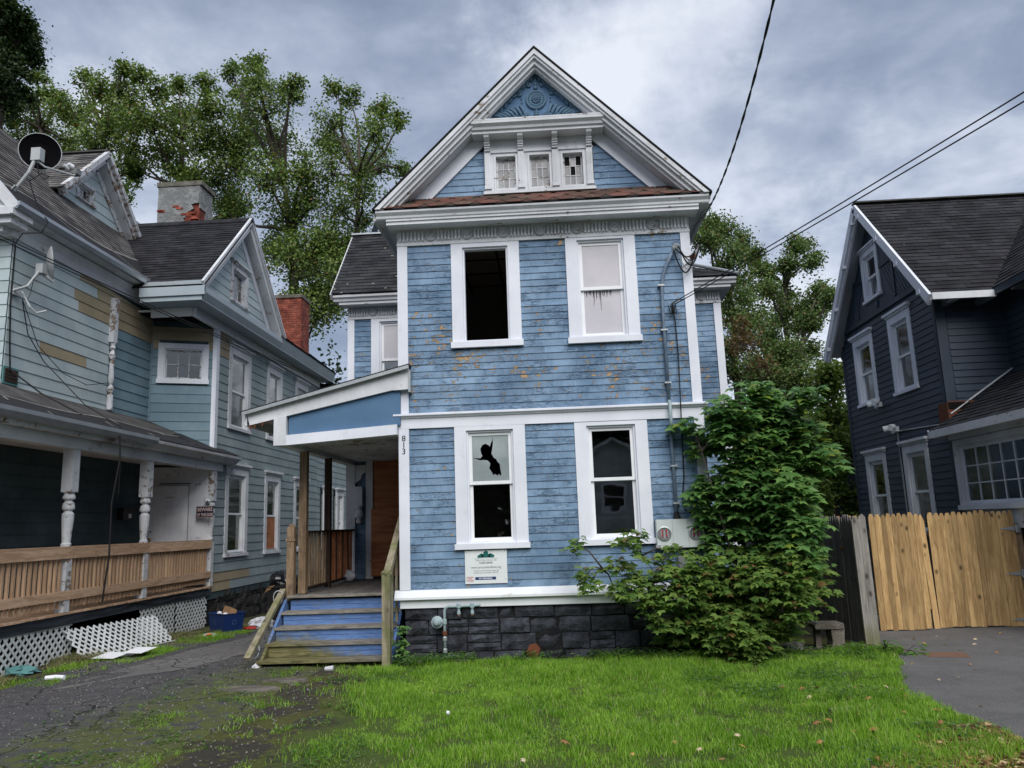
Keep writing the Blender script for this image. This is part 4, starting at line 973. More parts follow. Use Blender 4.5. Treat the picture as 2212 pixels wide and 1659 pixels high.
# steps
zs_ = [.82, .64, .46, .28, .10]; yn = [11.44, 11.2, 10.96, 10.72, 10.46]
xr = -2.2
for i in range(5):
    z, y = zs_[i], yn[i]
    xl = -3.86-.02*i
    if i: H.part('tread', MB().box(xl-.03, xr+.01, y, y+.28, z-.035, z), M['tread'])
    hgt = (z-zs_[i+1]) if i < 4 else .12
    if i < 4:
        q = MB().box(xl, xr, y+.035, y+.055, z-.035-(hgt-.035)*.52, z-.036); H.part('riser_board', q, M['riser'], rnd=i*.1)
        q = MB().box(xl, xr, y+.04, y+.06, z-hgt, z-.039-(hgt-.035)*.52); H.part('riser_board', q, M['riser'], rnd=i*.13)
H.part('tread', MB().box(-3.89, -2.2, 11.40, 11.5, .815, .852), M['tread'])
H.part('base_board', MB().box(-3.0, xr, 10.6, 10.63, -.02, .065), M['riser'])
for x in (-3.93, -2.2):
    st = Fr((x, 0, 0), (0, 1, 0)); H.part('stringer', MB().prism(st, [(10.5, -.02), (10.75, -.02), (11.55, .6), (11.55, .8), (11.46, .8), (10.5, .07)], -.02, .02), M['riser'])
H.part('newel', MB().box(-2.27, -2.165, 10.3, 10.4, 0, 1.16).lathe((-2.2175, 10.35, 1.16), [(.07, 0), (.075, .03), (.04, .06)], 4), M['mossrail'])
H.part('handrail', MB().bar((-2.205, 10.35, 1.17), (-2.205, 11.5, 1.97), .09, .09), M['mossrail']); H.part('top_post', MB().box(-2.25, -2.16, 11.42, 11.52, .85, 2.03), M['oldpost'])
for i in range(3): y = 10.55+i*.33; H.part('baluster', MB().bar((-2.19, y, .15+(y-10.4)*.75), (-2.19, y, 1.2+(y-10.35)*.7), .035), M['mossrail'])
H.part('handrail', MB().bar((-3.96, 11.44, .93), (-4.05, 10.36, .15), .085, .05), M['mossrail'], label='fallen handrail lying down the left side of the steps')
for k in range(2):
    c0 = ((-3.97, 11.36, .93), (-4.02, 10.62, .32))[k]; rp = [(c0[0]+.07*math.cos(t*.5)-.03, c0[1]-.02+.01*math.sin(t), c0[2]-.1+.1*math.sin(t*.5)) for t in range(13)]
    H.part('tied_rope', MB().tube(rp, .007, 5), M['dish'])
# house numbers
for ch, z in (('8', 2.945), ('1', 2.855), ('3', 2.765)): letter(H, F0, -2.043, z, .031, ch, .115, M['num'], bold=.001, name='number')
# ---------------- things fixed to the blue house
def ptube(P, r, n=7): return MB().tube(P, r, n)
cdt = Thing('electric_conduit', 'blue-grey service pipe running down the right of the blue front wall to the meter box', 'conduit', (1.66, YF-.05, 1.78))
yc = YF-.055
cdt.part('pipe', ptube([(1.83, yc-.04, 5.47), (1.76, yc-.01, 5.33), (1.70, yc, 5.18), (1.665, yc, 5.0), (1.655, yc, 4.6), (1.655, yc, 3.36)], .024, 9), M['conduit'], smooth=True)
cdt.part('pipe', ptube([(1.655, yc, 3.36), (1.655, yc-.045, 3.32), (1.655, yc-.05, 3.1), (1.65, yc-.02, 2.95)], .024, 9), M['pipe'], smooth=True)
cdt.part('pipe', ptube([(1.65, yc-.02, 2.95), (1.65, yc, 2.8), (1.65, yc, 1.80)], .024, 9), M['conduit'], smooth=True)
cdt.part('collar', MB().lathe((1.65, yc, 1.755), [(.05, 0), (.05, .04), (.035, .05), (.035, .09)], 12), M['black'])
wh = MB().lathe((1.85, yc-.05, 5.50), [(.028, 0), (.05, .03), (.055, .10), (.02, .12)], 10, (.6, -.2, .75)); cdt.part('weatherhead', wh, M['galv'])
for z in (5.0, 4.35, 3.6, 2.98, 2.45, 1.95): cdt.part('strap', MB().box(1.61, 1.70, yc-.03, YF-.015, z, z+.022), M['galv'])
wr = Thing('service_wire_loops', 'tangle of black and white wires looping below the weatherhead at the corner', 'wire', (1.9, YF-.1, 5.3))
for k in range(5):
    pts = []; 
    for i in range(13):
        t = i/12; pts.append((1.88+.32*t+.04*math.sin(k), yc-.1-.05*math.sin(t*3+k), 5.52-.10*t-(.14+.05*k)*math.sin(t*math.pi)+.14*t*t))
    wr.part('wire', ptube(pts, .008 if k % 2 else .011, 5), M['wire'] if k != 3 else M['dish'])
wr.part('insulator', MB().lathe((2.1, yc-.04, 5.38), [(.03, 0), (.045, .02), (.03, .04), (.045, .06), (.02, .08)], 10, (.5, -.8, .3)), M['rust'])
wr.part('bracket_rod', MB().bar((2.1, yc, 5.38), (1.96, yc+.02, 5.26), .012), M['galv'])
single('black_drop_cable', ptube([(1.79, YF-.03, 4.75), (1.82, YF-.035, 4.5), (1.83, YF-.03, 4.0), (1.80, YF-.1, 3.3), (1.80, YF-.03, 2.9), (1.785, YF-.03, 2.3), (1.74, YF-.035, 2.0), (1.78, YF-.04, 1.86), (1.9, YF-.04, 1.80), (1.97, YF-.04, 1.77)], .009, 5), M['wire'], 'thin black cable hanging beside the service pipe down to the meter box', 'cable')
cl = MB()
for k in range(3): cl.tube([(1.74+.03*k, YF-.04, 4.72), (1.75+.03*k, YF-.07, 4.62), (1.77+.035*k, YF-.07, 4.58), (1.80+.02*k, YF-.05, 4.66), (1.80+.02*k, YF-.04, 4.75)], .007, 5)
single('wire_clamps', cl, M['wire'], 'black cable hooks on the blue wall where the two thin wires end', 'wire clamp')
mt = Thing('meter_box', 'pale grey double electric meter box with two round empty sockets on blue wall', 'meter box', (1.66, YF-.02, 1.37))
mt.part('cabinet', MB().bf(F0, 1.355, 1.975, 1.375, 1.75, .015, .135), M['meter'])
for x in (1.36, 1.57, 1.775): mt.part('cover', MB().bf(F0, x, x+(.205 if x != 1.57 else .2), 1.38, 1.745, .136, .143), M['meter'])
for x in (1.455, 1.87):
    so = mt.part('socket', MB().lathe(F0.p(x, 1.565, .137), [(.09, 0), (.095, .02), (.082, .024), (.08, .008), (.01, .008)], 22, tuple(F0.n)), M['galv'], smooth=False)
    mt.part('socket_back', MB().lathe(F0.p(x, 1.565, .146), [(.078, 0), (.078, .002)], 22, tuple(F0.n)), M['greybox'], so)
    j = MB(); 
    for sx in (-.03, .03):
        for sz in (-.04, .015): j.bf(F0, x+sx-.01, x+sx+.01, 1.565+sz, 1.565+sz+.035, .146, .158)
    mt.part('terminal', j, M['sockred'], so)
    j = MB().bf(F0, x-.05, x-.035, 1.52, 1.61, .147, .157).bf(F0, x+.035, x+.05, 1.52, 1.61, .147, .157).bf(F0, x-.012, x+.012, 1.5, 1.6, .147, .153)
    mt.part('contact', j, M['galv'], so)
mt.part('knockout', MB().bf(F0, 1.335, 1.40, 1.385, 1.42, .02, .16), M['galv'])
single('grey_junction_box', MB().bf(F0, 1.62, 1.84, 1.05, 1.27, .015, .11).bf(F0, 1.63, 1.83, 1.06, 1.26, .11, .118).lathe(F0.p(1.72, 1.27, .06), [(.012, 0), (.012, .1)], 8), M['greybox'], 'small dark grey box below the meter box, half behind leaves', 'junction box')
gp = Thing('gas_pipe', 'grey gas riser with round regulator against black foundation stones', 'gas pipe', (-1.5, YF-.12, 0))
yg = YF-.13
gp.part('riser', ptube([(-1.5, yg, 0), (-1.5, yg, .66), (-1.485, yg, .695), (-1.45, yg, .71), (-1.1, yg, .715), (-1.02, yg, .72)], .019, 9), M['pipe'], smooth=True)
for z in (.12, .27): gp.part('coupling', MB().lathe((-1.5, yg, z), [(.024, 0), (.03, .01), (.03, .05), (.024, .06)], 10), M['galv'])
gp.part('rusty_coupling', MB().lathe((-1.5, yg, .34), [(.024, 0), (.031, .01), (.031, .05), (.024, .06)], 10), M['rust'])
gp.part('tee', MB().lathe((-1.5, yg, .48), [(.024, 0), (.03, .01), (.03, .06), (.024, .07)], 10).tube([(-1.5, yg, .515), (-1.58, yg, .515)], .018, 8), M['pipe'])
gp.part('regulator', MB().lathe((-1.6, yg+.03, .515), [(.02, 0), (.06, .01), (.078, .02), (.08, .03), (.06, .04), (.045, .07), (.035, .075), (.03, .1), (.01, .105)], 18, (0, -1, 0)), M['pipe'], smooth=False)
for x in (-1.31, -1.13): gp.part('valve', MB().lathe((x, yg, .60), [(.018, 0), (.024, .01), (.024, .04), (.017, .05), (.017, .085), (.03, .09), (.03, .14), (.015, .15)], 10), M['pipe']); gp.part('valve_cap', MB().lathe((x, yg, .585), [(.02, 0), (.02, .015)], 8), M['rust'])
sg = Thing('land_bank_sign', 'white land bank sign with green houses and a no-trespassing strip under the smashed window', 'sign', (-.94, YF-.03, .99))
sg.part('board', MB().bf(F0, -1.225, -.655, .985, 1.425, .022, .028), M['signwhite'])
ds = .0285
hs = lambda pts, m, nm: sg.part(nm, MB().prism(F0, [(-.94+a, b) for a, b in pts], ds, ds+.0012), m)
hs([(-.105, 1.325), (-.11, 1.325), (-.115, 1.35), (-.06, 1.385), (-.036, 1.37), (-.036, 1.328)], M['signgreen'], 'house_mark')
hs([(-.034, 1.328), (-.034, 1.395), (0, 1.42), (.018, 1.408), (.018, 1.415), (.026, 1.415), (.026, 1.402), (.034, 1.395), (.034, 1.328)], M['signgreen'], 'house_mark')
hs([(.036, 1.328), (.036, 1.368), (.064, 1.385), (.12, 1.352), (.114, 1.348), (.112, 1.326)], M['signgreen'], 'house_mark')
for s in (-1, 1): hs([(s*.034, 1.329), (s*.056, 1.329), (s*.056, 1.380), (s*.034, 1.366)][::s], simple('sign_dark_green', (.006, .06, .06), .5), 'house_shade')
sg.part('arc_mark', MB().tube([F0.p(-.94+x, 1.323-.5*x*x, ds) for x in np.linspace(-.16, .16, 13)], .0022, 4), M['signgrey'])
letter(sg, F0, -.94, 1.279, ds, 'GREATER SYRACUSE', .036, M['signgrey'], sx=.88); letter(sg, F0, -.94, 1.245, ds, 'LAND BANK', .037, M['signink'], bold=.0006, sx=.88)
letter(sg, F0, -.94, 1.185, ds, 'www.syracuselandbank.org', .046, M['signink'], sx=.8)
letter(sg, F0, -.94, 1.147, ds, 'To report an issue with this property call:', .024, M['signink'], sx=.85); letter(sg, F0, -.94, 1.12, ds, 'Greater Syracuse Land Bank | 422-2301', .024, M['signink'], sx=.85)
hs([(-.15, 1.035), (.13, 1.035), (.13, 1.072), (-.15, 1.072)], M['signblue'], 'blue_strip'); letter(sg, F0, -.95, 1.044, ds+.0015, 'NO TRESPASSING', .027, M['paper'], bold=.0006, sx=.85)
for i, t in enumerate(('RECOGNIZED', 'BOARD', 'CONSTRUCTION', '315-214-3220')): letter(sg, F0, -1.158, 1.066-.019*i, ds, t, .017, M['signred'], bold=.0004, sx=.85)
for x, z in ((-1.205, 1.40), (-.68, 1.41), (-1.2, 1.06), (-.68, 1.04)): sg.part('screw', MB().lathe(F0.p(x, z, ds), [(.005, 0), (.004, .003)], 6, tuple(F0.n)), M['black'])
# ================================================================== LEFT (TEAL) HOUSE
T = Thing('teal_house', 'pale teal house with steep dark roofs and a long side porch, left of blue house', 'house', (-8.6, 14, 0))
XA, XD = -8.6, -7.4
FA = Fr((XA, 0, 0), (0, 1, 0)); FD = Fr((XD, 0, 0), (0, 1, 0)); FF = Fr((0, 11.6, 0), (1, 0, 0))
PA, PD = np.array([XA, 16.12, 0]), np.array([XD, 16.62, 0]); LC = float(np.linalg.norm(PD-PA)); FC = Fr(PA, PD-PA)
hD = []; pD = []
def dw(u0, u1, v0, v1, **k):
    w_, hc, hp = window(T, FD, u0, u1, v0, v1, **k); hD.append(hc); pD.append(hp); return w_
kw = dict(cw=.17, head=.17, sillh=.07, crown=.1, mat=M['white_old'])
dw(17.36, 18.67, 4.15, 6.10, curtain=M['gcurtain'], label='upper bay window with green curtains', **kw)
dw(19.78, 20.93, 4.15, 6.12, curtain=M['curtain'], label='upper side window with a brown drape', **kw); dw(22.05, 23.2, 4.15, 6.12, curtain=M['curtain'], **kw)
dw(17.36, 18.67, 1.25, 3.28, curtain=M['gcurtain'], curt=(.8, 1, 0, 1), label='ground-floor window nearest the porch', **kw)
b2 = dw(19.78, 20.93, 1.23, 3.25, label='ground-floor window boarded over its lower half', **kw); T.part('plywood_patch', MB().bf(FD, 19.98, 20.73, 1.32, 2.18, -.06, -.045), M['ply'], b2)
dw(22.07, 23.25, 1.2, 3.22, curtain=M['curtain'], **kw)
for (a, b) in ((25.0, 25.9), (26.5, 27.4)): dw(a, b, 1.1, 3.1, curtain=M['curtain'], **kw)
def matA(u, v):
    if v > 5.95 and u > 13.0-.0+(6.6-v)*.9 and u < 16.2: return M['tan'], 'bare tan board among the teal ones'
    if 4.86 < v < 5.02 and 12.2 < u < 13.6: return M['tan'], 'bare tan board among the teal ones'
    if u > 14.58: return M['teal2'], None
    return M['teal'], None
def matC(u, v):
    if v > 5.9: return M['tan'], 'bare tan board above the small window'
    return M['teal2'], None
def matD(u, v):
    if u < 17.35 and v > 5.75: return M['tan'], 'bare tan board beside the corner post'
    if v < .88 and u < 18.1: return M['tan'], 'bare tan board at the bottom of the wall'
    return (M['teal3'] if (v < 4.2 or u > 18.7) else M['teal3']), None
hA = []
pit = .2
# main wall A above the porch roof, split where the wall colour changes
courses(T, 'siding_board', FA, [(11.62, 4.10), (14.5, 4.10), (14.5, 6.66), (11.62, 6.66)], pit, .017, .004, M['teal'], seg=(1.2, 2.6), gap=.004, matfn=matA)
courses(T, 'siding_board', FA, [(14.5, 4.10), (16.12, 4.10), (16.12, 6.5), (14.5, 6.6)], pit, .017, .004, M['teal'], seg=(3, 4), gap=.004, matfn=matA)
courses(T, 'siding_board', FF, [(-9.6, 4.1), (-8.6, 4.1), (-8.6, 6.66), (-9.6, 6.66)], pit, .017, .004, M['teal'], seg=(3, 4), gap=.004)
courses(T, 'siding_board', FA, [(9.4, .72), (16.12, .72), (16.12, 3.05), (9.4, 3.05)], .19, .017, .004, M['dteal'], seg=(2., 3.5), gap=.004)
# small six-light window in the cut corner
wc, hcC, hpC = window(T, FC, .14, 1.17, 5.03, 5.93, cw=.12, head=.11, sillh=.09, mat=M['white'], style='single', grid=(3, 2), smat=M['white_bad'], dsash=.01, fw=.03, label='small six-pane window in the angled corner')
courses(T, 'siding_board', FC, [(.0, 3.6), (LC, 3.6), (LC, 6.3), (0, 6.3)], pit, .017, .004, M['teal2'], [hcC], seg=(3, 4), gap=.004, matfn=matC)
courses(T, 'siding_board', FD, [(16.62, .55), (24.25, .55), (24.25, 6.45), (16.62, 6.45)], pit, .017, .004, M['teal3'], hD, seg=(1., 2.4), gap=.004, matfn=matD)
courses(T, 'siding_board', Fr((XD-.12, 0, 0), (0, 1, 0)), [(24.3, .55), (29, .55), (29, 6.4), (24.3, 6.4)], pit, .017, .004, M['teal3'], hD, seg=(1., 2.4), gap=.004)
wb = MB(); 
panel(wb, FA, [(9.4, .6), (16.12, .6), (16.12, 6.9), (9.4, 6.9)], [(9.3, 11.6, 3.3, 7)], 0); panel(wb, FC, [(0, .5), (LC, .5), (LC, 6.5), (0, 6.5)], [hpC, (.1, .88, .7, 2.82)], 0); panel(wb, FD, [(16.62, .4), (24.25, .4), (24.25, 6.6), (16.62, 6.6)], pD, 0)
panel(wb, Fr((XD-.12, 0, 0), (0, 1, 0)), [(24.2, .4), (30, .4), (30, 6.6), (24.2, 6.6)], pD, 0); panel(wb, FF, [(-13.2, .6), (XA, .6), (XA, 7), (-13.2, 7)], (), 0)
wb.add([(-13.2, 11.6, .4), (-13.2, 30, .4), (-13.2, 30, 7), (-13.2, 11.6, 7)], [(0, 1, 2, 3)]); wb.add([(-13.2, 30, .4), (XD-.12, 30, .4), (XD-.12, 30, 7), (-13.2, 30, 7)], [(0, 1, 2, 3)])
wb.add([(-10.4, 9.4, .6), (XA, 9.4, .6), (XA, 9.4, 4.2), (-10.4, 9.4, 4.2)], [(0, 1, 2, 3)])
T.part('wall', wb, M['dteal'])
T.part('corner_board', MB().bf(FD, 16.6, 16.75, 3.35, 6.38, -.02, .05).bf(FC, LC-.05, LC+.01, 3.35, 6.38, -.02, .05), M['white'])
T.part('corner_board', MB().bf(FD, 16.6, 16.72, .62, 3.3, -.02, .04), M['white'])
T.part('corner_board', MB().bf(FC, -.05, .03, 3.9, 5.95, 0, .035), M['teal2'], label='teal corner strip')
# split turned post left on the wall
fp = MB().bf(FA, 14.45, 14.58, 5.55, 6.45, .01, .12)
fp.lathe((XA+.07, 14.52, 4.20), [(.05, 0), (.06, .02), (.06, .28), (.03, .32), (.05, .36), (.065, .42), (.045, .47), (.03, .5), (.045, .54), (.055, .6), (.04, .95), (.03, .98), (.06, 1.04), (.065, 1.1), (.04, 1.16), (.03, 1.19), (.055, 1.24), (.04, 1.28), (.06, 1.36)], 12)
T.part('split_post', fp, M['white_bad'], label='turned white half post nailed to the siding')
# foundation
fb = MB().box(-8.0, XD-.03, 16.7, 26, -.6, .56); fb.box(-9, XA-.02, 9.4, 16.6, -.3, .5); T.part('foundation_core', fb, M['mortar'])
v = -.25
for hgt in (.28, .26, .27):
    u = 16.8
    while u < 23.5:
        L = random.uniform(.3, .7); V, Fc = rough_block(FD, u+.01, u+L-.01, v+.01, v+hgt-.01, -.08, random.uniform(-.02, .04), .03); T.piece('stone', V, Fc, M['rubble']); u += L
    v += hgt
# porch of the teal house
D0, D1, XP = 9.2, 16.75, -7.4
for i in range(54):
    y = D0+i*.14; q = MB().box(-8.58, -7.33+random.uniform(-.012, .012), y, y+.133, .655, .685); T.piece('deck_board', q.v, q.f, M['rail'])
T.part('skirt_board', MB().box(-7.42, -7.37, D0, D1, .50, .652), M['deckface']); T.part('deck_frame', MB().box(-8.5, -7.45, D0, D1, .55, .65), M['darkpost'])
def turned(y, full=True):
    p = T.part('porch_post', MB().box(XP-.085, XP+.085, y-.085, y+.085, 2.47, 3.13).lathe((XP, y, 1.64), [(.06, 0), (.075, .015), (.075, .05), (.06, .07), (.062, .1), (.085, .42), (.085, .5), (.06, .53), (.055, .545), (.085, .57), (.09, .6), (.08, .66), (.055, .685), (.05, .70), (.09, .73), (.09, .76), (.07, .80), (.085, .83)], 16), M['white_bad'])
    T.part('post_base', MB().box(XP-.07, XP+.07, y-.07, y+.07, .69, 1.62), M['white_bad'], p); return p
for y in (9.35, 11.66, 13.92): turned(y)
turned(16.66)
bm = MB().box(XP-.10, XP+.10, D0, 17.0, 3.13, 3.30); T.part('porch_beam', bm, M['white_old'])
# porch roof: shed that climbs to the wall
ER, WR = (-7.12, 3.5), (-8.62, 4.22); LPR = math.hypot(1.5, .72)
PRF = Fr((ER[0], 9.0, ER[1]), (0, 1, 0), (WR[0]-ER[0], 0, WR[1]-ER[1]))
prr = MB(); prr.bf(PRF, 0, 7.1, -.02, LPR, -.03, 0.)
prr.add([PRF.p(7.1, -.02), PRF.p(8.5, -.02, -.01), PRF.p(7.3, LPR*.82), PRF.p(7.1, LPR)], [(0, 1, 2, 3)])
prr.add([(-8.6, 9.0, 4.2), (-8.6, 11.6, 4.2), (-10.4, 11.6, 5.0), (-10.4, 9.0, 5.0)], [(0, 1, 2, 3)])
prt = T.part('porch_roof', prr, M['slate_old'])
st = MB()
for i in range(30):
    u0, u1 = i*.283, (i+1)*.283; a, b = .52+.1*math.sin(i*.5), .52+.1*math.sin((i+1)*.5)
    if i < 25: st.add([PRF.p(u0, -.03, .008), PRF.p(u1, -.03, .008), PRF.p(u1, b*1.2, .008), PRF.p(u0, a*1.2, .008)], [(0, 1, 2, 3)])
st.add([PRF.p(6.6, -.04, .014), PRF.p(8.56, -.04, .014), PRF.p(7.4, LPR*.6, .014), PRF.p(6.6, LPR*.45, .014)], [(0, 1, 2, 3)])
T.part('rolled_roofing', st, M['rubber'], prt)
sm = MB()
for k in range(9):
    u = .4+k*.75+random.uniform(-.15, .15); w_ = random.uniform(.02, .06); vv = random.uniform(.05, .5); L = random.uniform(.08, .3)
    sm.add([PRF.p(u, vv, .013), PRF.p(u+w_, vv+.02, .013), PRF.p(u+w_+L*.6, vv+L, .013), PRF.p(u+L*.5, vv+L, .013)], [(0, 1, 2, 3)])
for i in range(26): sm.add([PRF.p(i*.27, .62+.1*math.sin(i*.5), .012), PRF.p((i+1)*.27, .62+.1*math.sin((i+1)*.5), .012), PRF.p((i+1)*.27, .67+.1*math.sin((i+1)*.5), .012), PRF.p(i*.27, .65+.1*math.sin(i*.5), .012)], [(0, 1, 2, 3)])
T.part('sealant_smear', sm, M['sealant'], prt)
gt = MB().prism(Fr((XP, 9.0, 0), (1, 0, 0)), [(.24, 3.36), (.36, 3.37), (.40, 3.44), (.40, 3.50), (.385, 3.50), (.37, 3.45), (.27, 3.40), (.25, 3.5), (.23, 3.5)], -4.55, 0); T.part('gutter', gt, M['metal'], prt)
T.part('eave_board', MB().box(-7.28, -7.15, 9.0, 13.4, 3.30, 3.45), M['white_bad'], prt)
T.part('eave_moulding', MB().prism(Fr((XP, 13.0, 0), (1, 0, 0)), [(.05, 3.30), (.20, 3.32), (.24, 3.38), (.32, 3.42), (.33, 3.47), (.05, 3.5)], -4.5, 0), M['white_old'], prt)
T.part('porch_ceiling', MB().box(-8.58, -7.5, 9.2, 16.9, 3.26, 3.29), M['white_old'], prt)
# porch railing: pickets behind two boards
rg = T.part('railing_cap', MB().box(XP-.09, XP+.07, D0, 16.62, 1.625, 1.655), M['rail'])
for (a, b) in ((D0, 11.72), (11.722, 14.0), (14.002, 16.6)):
    T.part('rail_board', MB().box(XP+.045, XP+.08, a, b, 1.475, 1.622), M['rail'], rnd=random.random())
    T.part('rail_board', MB().box(XP+.045, XP+.08, a, b, .87, 1.0), M['rail'], rnd=random.random())
y = D0+.05
while y < 16.5:
    q = MB(); zb = .76+random.uniform(-.01, .01); q.prism(Fr((XP+.007, y, 0), (0, 1, 0)), [(0, zb), (.038, zb), (.038, 1.6), (0, 1.6)], 0, .036); T.piece('picket', q.v, q.f, M['picket']); y += .112
# door in the angled wall
dr = MB().bf(FC, .112, .868, .72, 2.808, -.05, .0); DO = T.part('front_door', dr, M['door'])
for (a, b, c, e) in ((.2, .45, 2.35, 2.62), (.53, .78, 2.35, 2.62), (.2, .45, 1.55, 2.25), (.53, .78, 1.55, 2.25), (.2, .45, .9, 1.35), (.53, .78, .9, 1.35)):
    m_ = MB(); 
    for q in ((a, b, c, c+.02), (a, b, e-.02, e), (a, a+.02, c+.02, e-.02), (b-.02, b, c+.02, e-.02)): m_.bf(FC, *q, .0, .016)
    m_.bf(FC, a+.05, b-.05, c+.05, e-.05, .0, .01); T.part('door_panel', m_, M['door'], DO)
T.part('door_knob', MB().lathe(FC.p(.15, 1.70, .0), [(.028, 0), (.028, .01), (.012, .015), (.014, .04), (.03, .05), (.033, .065), (.02, .08)], 12, tuple(FC.n)), M['brass'], DO, smooth=True)
T.part('deadbolt', MB().lathe(FC.p(.15, 1.86, .0), [(.027, 0), (.024, .015)], 12, tuple(FC.n)), M['galv'], DO)
fr_ = MB().bf(FC, .02, .1, .72, 2.9, 0, .06).bf(FC, .88, .97, .72, 2.9, 0, .06).bf(FC, .1, .88, 2.82, 2.9, 0, .06).bf(FC, .97, LC, .72, 3.2, 0, .03).bf(FC, 0, .97, 2.9, 3.2, 0, .03); T.part('door_frame', fr_, M['white_old'])
T.part('door_closer', MB().bf(FC, .3, .9, 2.84, 2.86, .06, .09), M['black'], DO)
for z in (1.7, 1.6, 1.5): T.part('trim_piece', MB().bf(FC, 1.05, 1.12, z, z+.05, .03, .045), M['white_old'])
# roofs: big slope, eave, gutter
E0, RG = (-8.32, 7.03), (-10.9, 10.03)
LA = math.hypot(RG[0]-E0[0], RG[1]-E0[1]); RA = Fr((E0[0], 11.2, E0[1]), (0, 1, 0), (RG[0]-E0[0], 0, RG[1]-E0[1]))
rm_ = MB().bf(RA, 0, 12, -.02, LA, -.04, 0); rm_.add([(RG[0], 11.2, RG[1]), (RG[0], 23, RG[1]), (-13.5, 23, 7.03), (-13.5, 11.2, 7.03)], [(0, 1, 2, 3)]); MR = T.part('main_roof', rm_, M['slate_old'])
courses(T, 'main_roof_shingle', RA, [(0, .55), (5.6, .55), (5.6, LA), (0, LA)], .13, .012, .002, M['slate_old'], stag=.3, gap=.008, wob=.004)
rb = MB()
for i in range(24):
    u0, u1 = i*.21, (i+1)*.21; f_ = lambda u: .50+.14*math.sin(u*1.7)+.035*u+(.3*max(0, u-4.3))
    rb.add([RA.p(u0, -.03, .016), RA.p(u1, -.03, .016), RA.p(u1, f_(u1), .02), RA.p(u0, f_(u0), .02)], [(0, 1, 2, 3)])
T.part('rolled_roofing', rb, M['rubber'], MR)
sl = MB()
for i in range(23):
    u0, u1 = i*.21, (i+1)*.21; sl.add([RA.p(u0, f_(u0)-.01, .025), RA.p(u1, f_(u1)-.01, .025), RA.p(u1, f_(u1)+.035, .025), RA.p(u0, f_(u0)+.03, .025)], [(0, 1, 2, 3)])
for (ua, va, ub, vb) in ((1.2, .62, 2.3, .03), (3.1, .66, 4.2, .03)):
    for k in range(8):
        t0, t1 = k/8, (k+1)/8; sl.add([RA.p(ua+(ub-ua)*t0, va+(vb-va)*t0, .027), RA.p(ua+(ub-ua)*t0+.03+.02*random.random(), va+(vb-va)*t0+.02, .027), RA.p(ua+(ub-ua)*t1+.03, va+(vb-va)*t1+.02, .027), RA.p(ua+(ub-ua)*t1, va+(vb-va)*t1, .027)], [(0, 1, 2, 3)])
T.part('sealant_smear', sl, M['sealant'], MR)
ea = MB().prism(Fr((0, 11.15, 0), (1, 0, 0)), [(-8.33, 6.93), (-8.24, 6.93), (-8.2, 6.99), (-8.2, 7.05), (-8.225, 7.05), (-8.24, 7.0), (-8.30, 6.97), (-8.33, 7.04)], -4.6, 0); T.part('gutter', ea, M['metal'], MR)
T.part('eave_soffit', MB().prism(Fr((0, 11.15, 0), (1, 0, 0)), [(-8.62, 6.88), (-8.32, 6.93), (-8.32, 6.97), (-8.62, 7.0)], -4.6, 0), M['white_old'], MR)
T.part('eave_cove', MB().prism(Fr((0, 11.3, 0), (1, 0, 0)), [(-8.60, 6.62), (-8.565, 6.62), (-8.545, 6.74), (-8.47, 6.88), (-8.60, 6.88)], -4.7, 0), M['white_old'], MR)
cap = MB()
# front pediment pieces at the left edge
T.part('front_rake', MB().bar((-8.28, 11.2, 6.93), (-11, 11.2, 10.09), .12, .16), M['white_old'], MR); T.part('front_rake', MB().bar((-8.36, 11.3, 6.78), (-11, 11.3, 9.9), .1, .12), M['white_old'], MR)
T.part('front_cornice', MB().box(-13, -8.28, 11.12, 11.6, 6.83, 6.95).box(-13, -8.36, 11.2, 11.6, 6.72, 6.828).box(-13, -8.5, 11.45, 11.6, 6.6, 6.718), M['white_old'], MR)
T.part('front_pediment', MB().prism(Fr((0, 11.45, 0), (1, 0, 0)), [(-13, 6.95), (-8.6, 6.95), (-10.8, 9.6)], -.04, 0), M['teal'], MR)
# dormer on the main slope
XW = -9.75; FDm = Fr((XW, 0, 0), (0, 1, 0))
dwn, hcm, hpm = window(T, FDm, 14.88, 15.53, 8.84, 9.3, cw=.1, head=.08, sillh=.04, mat=M['white_bad'], smat=M['white_bad'], style='single', grid=(2, 1), dsash=.02, deep=.3, fw=.03, label='tiny attic window in the dormer')
courses(T, 'siding_board', FDm, [(14.28, 8.62), (16.73, 8.62), (15.5, 9.8)], .22, .017, .004, M['teal'], [hcm], seg=(3, 4))
db = MB(); panel(db, FDm, [(14.18, 8.4), (16.83, 8.4), (16.83, 8.65), (15.5, 9.9), (14.18, 8.65)], [hpm], 0); DMo = T.part('dormer_wall', db, M['teal'])
for (y0_, z0_, y1_, z1_) in ((14.06, 8.68, 15.5, 10.1), (16.95, 8.68, 15.5, 10.1)):
    T.part('dormer_rake', MB().bar((XW+.28, y0_, z0_), (XW+.28, y1_, z1_), .1, .1), M['white_bad'], DMo)
    T.part('dormer_rake', MB().bar((XW+.2, y0_+(.05 if y0_ < 15 else -.05), z0_-.07), (XW+.2, y1_, z1_-.13), .1, .12), M['white_bad'], DMo)
    T.part('dormer_soffit', MB().bar((XW+.1, y0_+(.12 if y0_ < 15 else -.12), z0_-.1), (XW+.1, y1_, z1_-.2), .2, .03), M['white_old'], DMo)
    T.part('dormer_trim', MB().bar((XW+.02, y0_+(.28 if y0_ < 15 else -.28), z0_-.03), (XW+.02, y1_, z1_-.33), .05, .14), M['white_bad'], DMo)
DR1 = Fr((-11.6, 13.98, 8.64), (1, 0, 0), (0, 1.52, 1.5)); LDr = math.hypot(1.52, 1.5)
